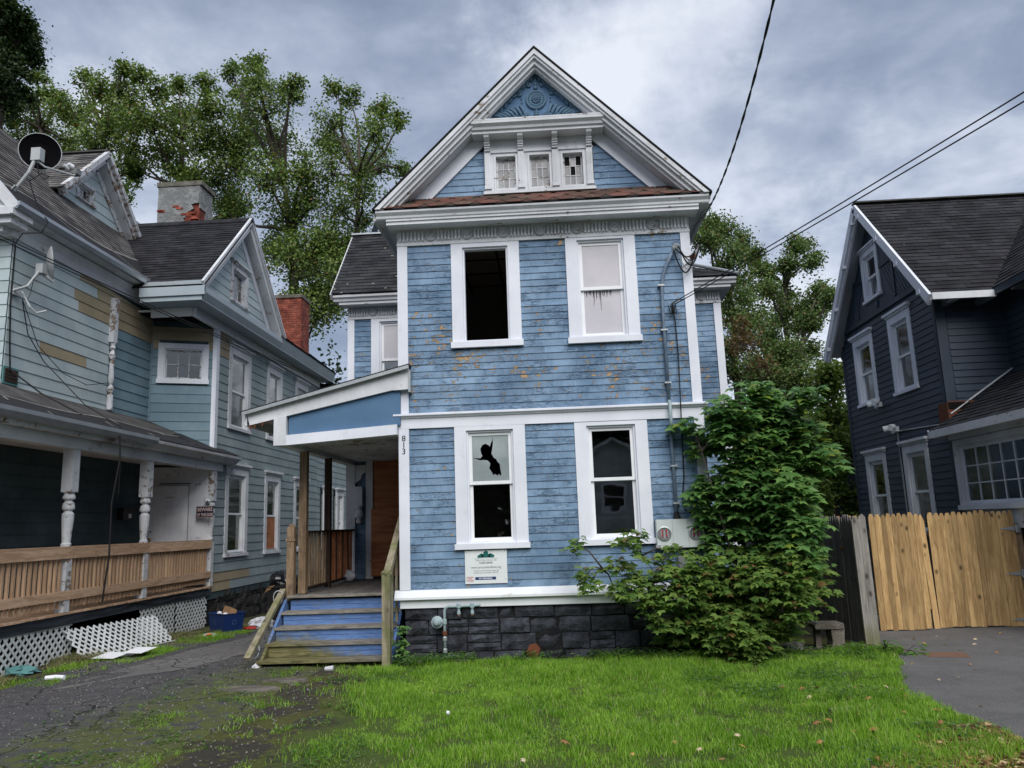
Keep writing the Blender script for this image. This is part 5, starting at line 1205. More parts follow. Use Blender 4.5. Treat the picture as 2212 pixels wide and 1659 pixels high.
dd = MB().bf(DR1, 0, 2.14, 0, LDr, -.03, 0); dd.bf(Fr((-9.46, 17.03, 8.64), (-1, 0, 0), (0, -1.52, 1.5)), 0, 2.14, 0, LDr, -.03, 0); T.part('dormer_roof', dd, M['slate_old'], DMo)
courses(T, 'dormer_shingle', DR1, [(0, 0), (2.15, 0), (2.15, LDr), (0, LDr)], .13, .012, .002, M['slate_old'], stag=.3, gap=.006, wob=.004, parent=DMo)
T.part('dormer_ridge', MB().bar((-11.5, 15.5, 10.16), (-9.45, 15.5, 10.16), .14, .03), M['slate_old'], DMo)
T.part('valley_flashing', MB().bar((-10.9, 16.9, 10.08), (-10.9, 20.2, 10.08), .05, .12), M['metal'], MR)
# side wing gable roof
ye0, ye1, yr, zr, ze = 15.02, 19.9, 17.44, 9.22, 6.86
RW1 = Fr((-11.0, ye0, ze), (1, 0, 0), (0, yr-ye0, zr-ze)); LW1 = math.hypot(yr-ye0, zr-ze)
rw = MB().bf(RW1, 0, 4.05, -.02, LW1, -.04, 0); rw.bf(Fr((-6.95, ye1, ze), (-1, 0, 0), (0, -(ye1-yr), zr-ze)), 0, 4.05, -.02, math.hypot(ye1-yr, zr-ze), -.04, 0); WRo = T.part('wing_roof', rw, M['slate'])
courses(T, 'shingle', RW1, [(2.75, .12), (4.04, .12), (4.04, LW1), (.72, LW1)], .128, .012, .002, M['slate'], stag=.3, gap=.008, wob=.004)
for i in range(13):
    q = MB().prism(Fr((-10.2+i*.25, yr, 0), (0, 1, 0), (0, 0, 1)), [(-.13, zr-.1), (0, zr+.03), (.13, zr-.1), (.13, zr-.085), (0, zr+.045), (-.13, zr-.085)], 0, .26); T.piece('ridge_cap', q.v, q.f, M['slate'])
T.part('valley_metal', MB().bf(RW1, 2.75, 4.0, -.05, .13, .002, .012), M['galv'], WRo)
FG = Fr((-7.25, 0, 0), (0, 1, 0))
wg, hcg, hpg = window(T, FG, 16.95, 17.98, 7.08, 8.0, cw=.13, head=.12, sillh=.05, crown=.08, mat=M['white_bad'], smat=M['white_bad'], style='single', grid=(3, 2), dsash=.03, deep=.3, fw=.03, label='small broken window in the side gable')
courses(T, 'siding_board', FG, [(15.5, 6.9), (19.4, 6.9), (17.44, 8.86)], .2, .017, .004, M['teal'], [hcg], seg=(3, 4))
gb = MB(); panel(gb, FG, [(15.2, 6.75), (19.7, 6.75), (17.44, 9.15)], [hpg], 0); GB = T.part('gable_wall', gb, M['teal'])
for s, y0_ in ((1, ye0), (-1, ye1)):
    T.part('gable_rake', MB().bar((-6.98, y0_-s*.02, ze-.02), (-6.98, yr, zr-.03), .06, .13), M['white_old'], GB)
    T.part('gable_rake', MB().bar((-7.04, y0_+s*.08, ze-.08), (-7.04, yr, zr-.19), .08, .13), M['white_old'], GB)
    T.part('gable_soffit', MB().bar((-7.15, y0_+s*.12, ze-.06), (-7.15, yr, zr-.2), .22, .03), M['white_old'], GB)
    T.part('gable_frieze', MB().bar((-7.235, y0_+s*.36, ze-.02), (-7.235, yr, zr-.42), .04, .17), M['white'], GB)
bx = MB().prism(Fr((-6.98, 0, 0), (0, 1, 0)), [(ye0, 6.52), (24.4, 6.52), (24.4, 6.55), (19.95, 6.56), (19.95, 6.8), (ye0-.02, 6.8)], -.02, .0)
eb = MB(); eb.add([(-7.0, ye0, 6.5), (-7.0, 19.62, 6.5), (-6.93, 19.62, 6.66), (-6.93, ye0-.06, 6.66), (-6.93, 19.62, 6.78), (-6.93, ye0-.06, 6.78)], [(0, 1, 2, 3), (3, 2, 4, 5)])
eb.add([(-7.0, 19.62, 6.5), (-7.0, 24.5, 6.5), (-6.9, 24.6, 6.78), (-6.9, 19.62, 6.78)], [(0, 1, 2, 3)])
eb.box(-8.3, -6.93, ye0-.06, ye0-.02, 6.6, 6.79); eb.box(-8.3, -7.0, ye0-.02, ye0+.02, 6.5, 6.62)
T.part('box_gutter', eb, M['metal_blue'], WRo)
T.part('wing_soffit', MB().box(-7.42, -6.99, ye0, 24.4, 6.49, 6.505).box(-8.3, -7.42, ye0, 15.5, 6.49, 6.505), M['metal_blue'], WRo)
T.part('wing_frieze', MB().box(-7.42, -7.34, 15.5, 24.3, 6.3, 6.485).box(-8.3, -7.42, 15.46, 15.5, 6.3, 6.485).box(-8.6, -7.42, 15.5, 16.7, 6.44, 6.48), M['vinyl'], WRo)
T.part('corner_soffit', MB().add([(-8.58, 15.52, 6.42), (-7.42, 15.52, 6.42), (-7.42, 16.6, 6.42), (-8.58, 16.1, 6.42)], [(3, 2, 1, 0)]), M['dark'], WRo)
T.part('wing_sill_trim', MB().box(-7.3, -7.0, ye0+.2, ye1-.2, 6.79, 6.83), M['white_bad'], WRo)
# rear roof slope beyond the wing
RB = Fr((-6.9, 19.7, 6.8), (0, 1, 0), (-1.7, 0, 1.35)); LB = math.hypot(1.7, 1.35); T.part('rear_roof', MB().bf(RB, 0, 4.9, -.02, LB, -.03, 0).add([(-8.6, 19.7, 8.15), (-8.6, 24.6, 8.15), (-11, 24.6, 8.2), (-11, 19.7, 8.2)], [(0, 1, 2, 3)]).add([(-6.9, 24.6, 6.8), (-8.6, 24.6, 8.15), (-11, 24.6, 6.8)], [(0, 1, 2)]), M['slate'])
courses(T, 'shingle', RB, [(0, 0), (4.9, 0), (4.9, LB), (0, LB)], .13, .012, .002, M['slate'], stag=.3, gap=.008, wob=.004)
T.part('rear_roof', MB().box(-9, -7.1, 24.7, 29, 6.4, 6.5).add([(-7.0, 24.6, 6.5), (-7.0, 29.5, 6.5), (-8.8, 29.5, 7.5), (-8.8, 24.6, 7.5)], [(0, 1, 2, 3)]), M['slate'])
# grey rendered chimney with broken brick corner
C1 = T.part('chimney', MB().box(-9.66, -8.62, 18.15, 18.8, 8.6, 10.5), M['oldbrick'])
T.part('chimney_cap', MB().box(-9.72, -8.54, 18.08, 18.86, 10.5, 10.62), M['coping'], C1)
FCh = Fr((0, 18.13, 0), (1, 0, 0))
def rs_slab(pts, nm='render_coat'): T.part(nm, MB().prism(FCh, pts, -.02, .03), M['render'], C1)
rs_slab([(-9.68, 8.6), (-8.98, 8.6), (-9.02, 9.42), (-8.9, 9.55), (-9.02, 9.63), (-8.84, 9.67), (-8.9, 9.8), (-8.74, 9.88), (-8.82, 10.0), (-8.62, 10.03), (-8.60, 10.49), (-9.68, 10.49)])
T.part('render_coat', MB().box(-8.62, -8.59, 18.13, 18.81, 9.9, 10.49).box(-8.62, -8.59, 18.45, 18.81, 8.6, 9.9), M['render'], C1)
for (x, z) in ((-9.6, 9.86), (-9.55, 9.84), (-9.2, 9.96), (-9.62, 9.5), (-9.58, 9.42), (-8.98, 9.74), (-9.1, 9.9)): T.part('brick', MB().bf(FCh, x-.09, x+.07, z-.025, z+.025, .02, .045), M['oldbrick'], C1, rnd=random.random())
for k in range(14):
    z = 9.3+.07*(k//2); x = -8.86+.13*(k % 2)+random.uniform(-.03, .03); T.part('brick', MB().box(x-.08, x+.08, 18.06+random.uniform(-.02, .03), 18.16, z, z+.06), M['oldbrick'], C1, rnd=random.random())
# red brick chimney built brick by brick
CX0, CX1, CY0, CY1 = -7.9, -7.1, 21.6, 22.35
C2 = T.part('chimney', MB().box(CX0+.01, CX1-.01, CY0+.01, CY1, 6.6, 8.5), M['joint'], label='red brick chimney')
z = 6.72; row = 0
while z < 8.48:
    for fr_, W in ((Fr((CX0, CY0, 0), (1, 0, 0)), CX1-CX0), (Fr((CX1, CY0, 0), (0, 1, 0)), CY1-CY0)):
        u = -.1*(row % 2)
        while u < W:
            a, b = max(u, 0), min(u+.19, W)
            if b-a > .03:
                q = MB().bf(fr_, a, b, z, z+.055, -.02, .006+random.uniform(-.002, .004)); T.piece('brick', q.v, q.f, M['brick'], C2)
            u += .2
    z += .067; row += 1
T.part('chimney_cap', MB().box(CX0-.04, CX1+.04, CY0-.04, CY1+.04, 8.5, 8.6), M['coping'], C2)
# lattice under the porch
def lattice(fr, W, Hh, name_par, th, m, sp=.135, wd=.037, clip=None):
    for sgn in (1, -1):
        k = -int(Hh/sp)-1
        while k*sp < W+Hh:
            u0 = k*sp
            a = (u0, 0.) if sgn > 0 else (u0, Hh); b = (u0+Hh, Hh) if sgn > 0 else (u0+Hh, 0.)
            # clip in u to 0..W
            (ua, va), (ub, vb) = a, b
            if ub > .01 and ua < W-.01:
                def at(u): t = (u-ua)/(ub-ua); return va+(vb-va)*t
                x0, x1 = max(ua, 0), min(ub, W); q = MB(); p0, p1 = np.array([x0, at(x0)]), np.array([x1, at(x1)]); L = np.linalg.norm(p1-p0)
                if L > .06:
                    n = np.array([-(p1-p0)[1], (p1-p0)[0]])/L*wd/2; d0 = 0. if sgn > 0 else .007
                    q.prism(fr, [tuple(p0-n), tuple(p1-n), tuple(p1+n), tuple(p0+n)], d0, d0+.0065); th.piece('slat', q.v, q.f, m, name_par)
            k += 1
for (a, b, zt_, dz) in ((10.3, 11.95, .49, -.02), (13.9, 15.2, .49, -.09), (15.25, 16.6, .49, -.13)):
    f_ = Fr((XP-.0, a, dz), (0, 1, 0)); pn = T.part('lattice_panel', MB().bf(f_, 0, b-a, .47-dz, .49-dz, -.01, .0), M['lattice']); lattice(f_, b-a, zt_-dz-.02, pn, T, M['lattice'])
LP = Thing('fallen_lattice', 'loose white lattice panel leaning outwards from the dark gap under the teal porch', 'lattice panel', (-7.2, 13, -.02))
fl_ = Fr((-6.98, 11.75, .0), (-.05, 1, -.02), (-.62, .12, .60)); f_ = Fr((-7.05, 11.7, -.02), (.12, 1, -.015), (-.34, .0, .42))
pn = LP.part('edge_strip', MB().bf(f_, 0, 2.3, -.012, .0, 0, .01), M['lattice']); lattice(f_, 2.25, .56, None, LP, M['lattice'])
# ---------------- things on the teal house
def dish_thing(name, label, c, n, r, foot, m, lnb=True):
    c = Vector(c); n = Vector(n).normalized(); t = Thing(name, label, 'satellite dish', tuple(foot))
    t.part('reflector', MB().lathe(c, [(.02, -.02), (r*.5, -.005), (r*.85, .03), (r, .055), (r, .065), (r*.85, .042), (r*.5, .008), (.01, 0)], 28, tuple(n)), m, smooth=False)
    t.part('rim', MB().tube([c+Vector(n)*.06+(n.orthogonal().normalized()*math.cos(a)+n.cross(n.orthogonal()).normalized()*math.sin(a))*r for a in np.linspace(0, 2*math.pi, 29)], .008, 5), M['dish'])
    return t, c, n
d1, c1, n1 = dish_thing('satellite_dish', 'black round satellite dish on the edge of the teal house roof', (-8.42, 11.84, 8.22), (.52, -.82, -.12), .315, (-8.55, 11.6, 7.5), M['dish_back'])
bk = Vector((-8.30, 11.66, 8.08))
d1.part('mast', MB().tube([(-8.66, 11.62, 7.45), (-8.42, 11.6, 7.75), (-8.34, 11.62, 8.0)], .03, 8), M['dish'])
d1.part('mast_foot', MB().bar((-8.70, 11.6, 7.42), (-8.60, 11.6, 7.52), .1, .02), M['dish']); d1.part('mount', MB().box(-8.40, -8.24, 11.58, 11.70, 7.96, 8.18), M['dish'])
d1.part('arm', MB().tube([(-8.30, 11.62, 7.95), (-8.22, 11.7, 7.88), (-8.05, 12.2, 7.96), (-8.02, 12.3, 8.06)], .018, 6), M['dish'])
for k in range(2): d1.part('receiver_horn', MB().lathe((-8.14+.06*k, 12.2+.02*k, 8.08+.03*k), [(.03, 0), (.045, .01), (.045, .03), (.03, .1)], 10, (-.3, -.8, .3)), M['fluor'])
d1.part('receiver_body', MB().box(-8.12, -8.0, 12.2, 12.34, 8.0, 8.1), M['greybox'])
cb = [(-8.30, 11.62, 7.9), (-8.28, 11.65, 7.72), (-8.2, 11.7, 7.66), (-8.2, 11.8, 7.76), (-8.3, 11.75, 7.8), (-8.4, 11.6, 7.6), (-8.32, 11.7, 7.25), (-8.16, 11.8, 6.95), (-8.2, 11.7, 6.72), (-8.45, 11.62, 6.7), (-8.56, 11.6, 6.5)]
d1.part('cable', MB().tube(cb, .009, 5), M['wire'])
d2, c2, n2 = dish_thing('satellite_dish', 'grey satellite dish seen edge-on, fixed to the teal siding below the eave', (-8.26, 12.0, 6.32), (.80, .60, .12), .27, (-8.56, 11.62, 5.7), M['dish'])
d2.part('mount', MB().box(-8.36, -8.24, 11.86, 12.0, 6.1, 6.26).bar((-8.3, 11.95, 6.12), (-8.2, 12.1, 6.02), .05), M['dish']); d2.part('mast', MB().tube([(-8.56, 11.64, 5.74), (-8.36, 11.7, 5.82), (-8.3, 11.86, 6.12)], .022, 7), M['dish']); d2.part('wall_plate', MB().box(-8.58, -8.54, 11.63, 11.78, 5.68, 5.82), M['dish'])
d2.part('arm', MB().tube([(-8.5, 11.78, 5.76), (-8.36, 11.8, 5.5), (-8.3, 11.88, 5.42), (-8.2, 11.98, 5.48)], .016, 6), M['dish'])
d2.part('cable', MB().tube([(-8.3, 11.9, 6.1), (-8.3, 11.75, 5.95), (-8.36, 11.78, 5.7), (-8.44, 11.8, 5.55)], .006, 4), M['wire'])
single('hanging_cable', MB().tube([(-8.56, 11.62, 6.5), (-8.56, 11.62, 5.5), (-8.55, 11.66, 4.9), (-8.55, 11.72, 4.45), (-8.2, 12.0, 4.1), (-7.4, 12.3, 3.62), (-7.03, 12.3, 3.5), (-7.0, 12.3, 3.0), (-7.06, 12.24, 2.3), (-7.04, 12.22, 1.5), (-7.1, 12.2, .78)], .014, 6), M['wire'], 'thick black cable hanging over the porch roof edge and down past the railing', 'cable')
single('hanging_cable', MB().tube([(-8.46, 11.75, 5.6), (-8.5, 12.0, 5.1), (-8.4, 12.3, 4.7), (-7.7, 12.4, 3.95), (-7.04, 12.34, 3.55), (-7.02, 12.36, 2.9), (-7.04, 12.38, 2.45)], .009, 5), M['wire'], 'thin black cable from the small dish down over the porch roof', 'cable')
single('hanging_cable', MB().tube([(-8.46, 11.75, 5.62), (-8.45, 12.2, 4.95), (-8.45, 12.9, 4.62), (-8.5, 13.7, 4.55), (-8.5, 14.4, 4.72)], .007, 5), M['wire'], 'thin black cable sagging across the teal siding to the split post', 'cable')
sk = [(-7.34, 10.2+i*.42, .58+.035*math.sin(i*1.7)-.03*math.sin(i*.6)) for i in range(16)]; single('skirt_cable', MB().tube(sk, .01, 5), M['wire'], 'black cable draped along the dark skirt board of the teal porch', 'cable')
lv = Thing('wall_vent', 'small brown louvred vent at the corner of the teal house', 'vent', (-8.58, 11.75, 4.25)); lv.part('vent_frame', MB().bf(FA, 11.6, 11.95, 4.22, 4.5, .01, .03), M['cyanplastic'])
for i in range(4): lv.part('louvre', MB().bf(FA, 11.63, 11.92, 4.26+i*.055, 4.30+i*.055, .03, .045), M['darkpost'])
bs = Thing('dog_sign', 'small dark beware-of-the-dog sign on the porch corner post', 'sign', (-7.32, 16.35, 2.12)); FS = Fr((-7.58, 16.38, 0), (1, 0, 0)); bs.part('plate', MB().bf(FS, 0, .37, 2.12, 2.36, 0, .008), M['signblack'])
for q in ((.008, .362, 2.125, 2.13), (.008, .362, 2.35, 2.355)): bs.part('border_line', MB().bf(FS, *q, .0085, .0095), M['signpink'])
letter(bs, FS, .185, 2.255, .009, 'BEWARE', .105, M['signpink'], bold=.002, sx=.8); letter(bs, FS, .185, 2.15, .009, 'OF THE DOG', .09, M['signpink'], bold=.002, sx=.66)
nt_ = Thing('door_notice', 'white printed notice taped to the white door of the teal house', 'notice', tuple(FC.p(.5, 2.3, .05))); nt_.part('sheet', MB().bf(FC, .38, .60, 2.26, 2.55, .017, .019), M['paper'])
tp = MB()
for i in range(9): tp.bf(FC, .40, .58-.03*random.random(), 2.50-.022*i, 2.504-.022*i, .0192, .0196)
nt_.part('print_line', tp, M['signgrey']); nt_.part('tape', MB().bf(FC, .43, .57, 2.545, 2.575, .0192, .021), simple('yellow_tape', (.5, .45, .25), .6))
mb_ = Thing('mailbox', 'black wall mailbox with a pale tag on the dark porch wall', 'mailbox', (-8.55, 15.3, 2.1)); mb_.part('box', MB().bf(FA, 15.1, 15.5, 2.1, 2.32, .02, .14), M['black']); mb_.part('lid', MB().bf(FA, 15.08, 15.52, 2.32, 2.34, .02, .16), M['black']); mb_.part('tag', MB().bf(FA, 15.3, 15.4, 2.14, 2.22, .14, .145), M['paper'])
cm_ = Thing('porch_camera', 'small white round security camera on the porch corner post above the dog sign', 'camera', (-7.4, 16.5, 2.42)); cm_.part('body', MB().ell((-7.4, 16.5, 2.47), .055, .055, .05, 10, 6), M['fluor'], smooth=True); cm_.part('lens', MB().lathe((-7.38, 16.455, 2.46), [(.02, 0), (.018, .012)], 8, (.3, -1, -.1)), M['black']); cm_.part('antenna', MB().bar((-7.44, 16.5, 2.5), (-7.47, 16.5, 2.6), .01).bar((-7.36, 16.5, 2.5), (-7.33, 16.5, 2.6), .01), M['fluor'])
# ================================================================== RIGHT (NAVY) HOUSE
N = Thing('navy_house', 'dark navy clapboard house with white window trim, right of the blue house', 'house', (7, 16, 0))
XN = 7.0; FN = Fr((XN, 18.4, 0), (0, -1, 0))     # u runs towards the street
U = lambda y: 18.4-y
hN = []; pN = []
def nw_(y0, y1, v0, v1, **k):
    w_, hc, hp = window(N, FN, U(y0), U(y1), v0, v1, **k); hN.append(hc); pN.append(hp); return w_
kn = dict(cw=.15, head=.16, sillh=.06, mat=M['white'], crown=.09)
nw_(17.72, 16.66, 4.06, 5.58, curtain=M['gcurtain'], label='upper window farther from the street', **kn); nw_(15.85, 14.84, 4.03, 5.62, curtain=M['gcurtain'], label='upper window nearer the street', **kn)
k2 = dict(kn); k2['mat'] = M['white_old']
nw_(17.74, 16.68, 1.3, 3.0, curtain=M['curtain'], curt=(.5, 1, 0, 1), **k2); nw_(15.86, 14.80, 1.3, 3.02, curtain=M['gcurtain'], **k2)
FG2 = Fr((XN-.03, 18.4, 0), (0, -1, 0)); gwn, hcg2, hpg2 = window(N, FG2, U(16.72), U(15.86), 6.18, 7.3, cw=.13, head=.13, sillh=.06, crown=.07, mat=M['white'], curtain=M['curtain'], curt=(0, 1, 0, .5), deep=.3, label='narrow window in the side gable'); hpg = [hpg2]
wn_ = MB(); panel(wn_, FN, [(0, .3), (4.5, .3), (4.5, 5.93), (0, 5.93)], pN, 0); panel(wn_, FG2, [(-.05, 5.93), (4.55, 5.93), (2.25, 8.3)], hpg, 0)
wn_.add([(7, 13.9, .3), (8.17, 13.9, .3), (8.17, 13.9, 5.9), (7, 13.9, 5.9)], [(0, 1, 2, 3)]); wn_.add([(8.17, 13.9, .3), (8.17, 9, .3), (8.17, 9, 5.9), (8.17, 13.9, 5.9)], [(0, 1, 2, 3)])
wn_.add([(8.17, 9, .3), (14, 9, .3), (14, 9, 5.9), (8.17, 9, 5.9)], [(0, 1, 2, 3)]); wn_.add([(7, 18.4, .3), (14, 18.4, .3), (14, 18.4, 5.9), (7, 18.4, 5.9)], [(3, 2, 1, 0)]); wn_.add([(14, 9, .3), (14, 18.4, .3), (14, 18.4, 5.9), (14, 9, 5.9)], [(0, 1, 2, 3)])
N.part('wall', wn_, M['navy'])
courses(N, 'clapboard', FN, [(0, 1.3), (4.42, 1.3), (4.42, 5.83), (0, 5.83)], .125, .019, .004, M['navy'], hN, seg=(1.6, 3.4), gap=.004)
FFn = Fr((0, 13.9, 0), (1, 0, 0)); FIn = Fr((8.17, 13.9, 0), (0, -1, 0))
courses(N, 'clapboard', FFn, [(7.16, 3.3), (8.17, 3.3), (8.17, 5.6), (7.16, 5.6)], .125, .019, .004, M['navy'], seg=(3, 4), gap=.004)
courses(N, 'clapboard', FIn, [(0, 3.3), (3.3, 3.3), (3.3, 5.9), (0, 5.9)], .125, .019, .004, M['navy'], seg=(2, 3), gap=.004)
N.part('corner_board', MB().bf(FN, 4.40, 4.52, 1.2, 5.8, 0, .035).bf(FFn, 6.965, 7.14, 3.3, 5.6, 0, .035), M['navy']); N.part('corner_board', MB().bf(FN, -.02, .1, 1.2, 5.8, 0, .03), M['navy'])
N.part('band_board', MB().bf(FN, 0, 4.5, 5.84, 5.95, 0, .045), M['navy'])
# stick-style gable: frame boards and slanting tongue boards
def gl(u): return 5.95+(2.25-abs(u-2.25))*1.02
for (a, b) in (((0, 6.45), (4.5, 6.45)),): N.part('gable_stick', MB().bf(FG2, .45, 1.66, 6.72, 6.82, 0, .035), M['navy']); N.part('gable_stick', MB().bf(FG2, 2.56, 3.75, 6.72, 6.82, 0, .035), M['navy'])
N.part('gable_stick', MB().bf(FG2, 1.2, 1.28, 5.97, 6.72, 0, .035), M['navy']); N.part('gable_stick', MB().bf(FG2, 3.1, 3.18, 5.97, 6.72, 0, .035), M['navy']); N.part('gable_stick', MB().bf(FG2, 2.2, 2.3, 5.97, 6.12, 0, .034), M['navy'])
for side in (-1, 1):
    for k in range(26):
        for (zlo, zhi) in ((5.96, 6.71), (6.83, 8.2)):
            u0 = 2.25+side*(k*.11-.4); L = zhi-zlo; u1 = u0-side*L*.6
            if side*(u0-2.25) < -.2: continue
            # board slants inwards as it rises; trim where it meets the gable slope
            lim = lambda u: gl(u)-.06
            t = 1.
            for s_ in np.linspace(0, 1, 21):
                uu, zz = u0+(u1-u0)*s_, zlo+L*s_
                if zz > lim(uu): t = s_; break
            if t < .08: continue
            ue, zee = u0+(u1-u0)*t, zlo+L*t
            cutu = lambda u: (U(16.74) < u < U(15.84))
            if cutu(u0) or cutu((u0+ue)/2) or cutu(ue): 
                if zee > 6.16: continue
            q = MB().prism(FG2, [(u0-.045, zlo), (u0+.045, zlo), (ue+.045, zee), (ue-.045, zee)], 0, .014); N.piece('gable_board', q.v, q.f, M['navy'])
# roof
yR, zR, yE, zE = 16.02, 8.22, 13.42, 5.46
RF = Fr((6.66, yE, zE), (1, 0, 0), (0, yR-yE, zR-zE)); LR_ = math.hypot(yR-yE, zR-zE)
rf2 = MB().bf(RF, 0, 7, -.02, LR_, -.035, 0); rf2.bf(Fr((13.66, 18.62, zE), (-1, 0, 0), (0, -(18.62-yR), zR-zE)), 0, 7, -.02, math.hypot(2.6, zR-zE), -.035, 0); NR = N.part('roof', rf2, M['slate'])
courses(N, 'shingle', RF, [(0, 0), (1.25, 0), (3.6, LR_), (0, LR_)], .135, .012, .002, M['slate'], stag=.3, gap=.008, wob=.005)
N.part('ridge_cap', MB().bar((6.66, yR, zR+.02), (13, yR, zR+.02), .2, .03), M['slate_old'], NR)
# front wing roof slope
RV = Fr((7.80, 13.55, 5.52), (0, -1, 0), (2.3, 0, 2.35)); LV = math.hypot(2.3, 2.35); N.part('front_wing_roof', MB().bf(RV, -2.2, 4.2, -.02, LV, -.035, 0), M['slate'])
courses(N, 'shingle', RV, [(0, 0), (4.0, 0), (4.0, LV), (-2.2, LV)], .135, .012, .002, M['slate'], stag=.3, gap=.008, wob=.005)
N.part('front_wing_eave', MB().box(7.77, 7.83, 9, 13.5, 5.38, 5.5).box(7.83, 8.17, 9, 13.9, 5.46, 5.48), M['navy'], label='dark navy eave')  # eave board and soffit take the same navy as the walls
N.part('eave_board', MB().box(6.72, 7.8, 13.38, 13.44, 5.35, 5.47), M['white_old']); N.part('eave_soffit', MB().box(6.75, 8.17, 13.44, 13.9, 5.44, 5.46), M['navy'])
for x in (7.15, 7.75): N.part('rafter_tail', MB().box(x-.05, x+.05, 13.45, 13.9, 5.34, 5.44), M['metal'])
for y in (13.0, 12.5, 12.0, 11.5): N.part('rafter_tail', MB().box(7.85, 8.17, y-.05, y+.05, 5.36, 5.46), M['metal'])
for s, y0 in ((1, yE), (-1, 18.62)):
    yt = yR; N.part('rake_board', MB().bar((6.66, y0-s*.03, zE-.09), (6.66, yt, zR-.10), .05, .17), M['white']); N.part('rake_board', MB().bar((6.71, y0+s*.05, zE-.14), (6.71, yt, zR-.2), .05, .12), M['white'])
    N.part('rake_soffit', MB().bar((6.86, y0+s*.1, zE-.06), (6.86, yt, zR-.12), .3, .02), M['metal'])
    for t in (.1, .38, .66, .93):
        y, z = y0+(yt-y0)*t, zE+(zR-zE)*t-.13; N.part('rake_bracket', MB().box(6.62, 6.70, y-.06, y+.06, z-.08, z+.0), M['white'])
# sun room with the many-paned window
FSr = Fr((XN-.02, 13.9, 0), (0, -1, 0)); S_ = lambda y: 13.9-y
ws, hcs, hps = window(N, FSr, S_(13.85), S_(11.9)+.25, 1.74, 2.92, cw=.12, head=.10, sillh=.08, mat=M['white_old'], smat=M['white'], style='single', grid=(5, 3), dsash=.0, curtain=M['curtain'], curt=(.12, 1, 0, 1), fw=.04, deep=.8, label='fifteen-pane sun room window')
sr = MB(); panel(sr, FSr, [(0, 1.45), (3.6, 1.45), (3.6, 3.2), (0, 3.2)], [hps], 0); sr.add([(6.98, 13.9, 1.45), (6.98, 10.3, 1.45), (8.17, 10.3, 1.45), (8.17, 13.9, 1.45)], [(0, 1, 2, 3)]); sr.add([(6.98, 10.3, 1.45), (8.17, 10.3, 1.45), (8.17, 10.3, 3.3), (6.98, 10.3, 3.3)], [(0, 1, 2, 3)])
N.part('sunroom_wall', sr, M['white_bad']); N.part('sunroom_frieze', MB().bf(FSr, -.02, 3.6, 2.93, 3.12, 0, .05), M['white_old'])
for u in (.5, 1.4): N.part('sunroom_batten', MB().bf(FSr, u, u+.06, 1.45, 1.73, 0, .02), M['white_bad'])
N.part('sunroom_base', MB().box(7.15, 8.1, 10.3, 13.9, -.1, 1.44), M['mortar'])
RS = Fr((6.68, 14.05, 3.12), (0, -1, 0), (1.5, 0, .98)); LS = math.hypot(1.5, .98); SRr = N.part('sunroom_roof', MB().bf(RS, 0, 3.8, -.02, LS, -.03, 0), M['slate'])
courses(N, 'shingle', RS, [(0, 0), (3.8, 0), (3.8, LS), (.15, LS), (.15, .4)], .13, .012, .002, M['slate'], stag=.3, gap=.008, wob=.005)
N.part('sunroom_eave', MB().box(6.66, 6.72, 10.25, 14.07, 2.99, 3.12).box(6.72, 6.98, 10.25, 14.05, 3.02, 3.05), M['white_old'], SRr); N.part('sunroom_eave', MB().box(6.66, 7.0, 14.05, 14.08, 2.99, 3.14), M['white_old'], SRr)
N.part('flashing', MB().bar((7.0, 13.87, 3.4), (8.17, 13.87, 4.17), .05, .02), M['white_bad'], SRr)
N.part('rotten_hole', MB().bf(FFn, 6.97, 7.5, 3.30, 3.62, -.01, .038).bf(FN, 4.2, 4.53, 3.22, 3.6, .0, .037), M['rust']); N.part('broken_board', MB().bf(FFn, 6.98, 7.35, 3.48, 3.6, .038, .05), M['dark'])
# rear porch peeping past the far corner
rp = MB().prism(Fr((0, 20.3, 0), (1, 0, 0)), [(7.1, 2.25), (9.4, 2.25), (9.4, 3.35), (7.75, 3.35)], -1.5, 0); N.part('rear_porch_gable', rp, M['navy'])
N.part('rear_porch_roof', MB().bar((7.02, 20.2, 2.25), (7.75, 20.2, 3.42), .4, .05).box(7.7, 9, 20, 21.8, 3.38, 3.45), M['slate']); N.part('rear_porch_post', MB().box(7.18, 7.3, 20.3, 20.42, -.1, 2.25), M['navy'])
# lamps and conduit
FNn = FN
def flood(lab, y, z):
    t = Thing('security_light', lab, 'light', (XN-.05, y, z)); t.part('mount', MB().box(XN-.1, XN-.02, y-.07, y+.07, z-.05, z+.05), M['fluor'])
    for k, dy in enumerate((-.1, .1)): t.part('lamp_head', MB().lathe((XN-.12, y+dy, z+.04), [(.03, 0), (.06, .03), (.065, .12), (.06, .13)], 12, (-.7, dy*4, -.15)), M['fluor']); 
    t.part('sensor', MB().ell((XN-.12, y, z-.06), .04, .04, .04, 8, 5), M['fluor']); return t
flood('white double security lamp on the navy wall above the ground-floor door', 15.95, 3.38); flood('white security lamp just below the sill of the farther upper window', 16.6, 3.98)
single('wall_conduit', MB().tube([(XN-.03, 14.1, 3.25), (XN-.03, 15.85, 3.33)], .014, 6).tube([(XN-.03, 15.95, 3.33), (XN-.03, 15.95, 1.3)], .016, 6), M['galv'], 'thin pale conduit running down the navy wall from the double lamp', 'conduit')
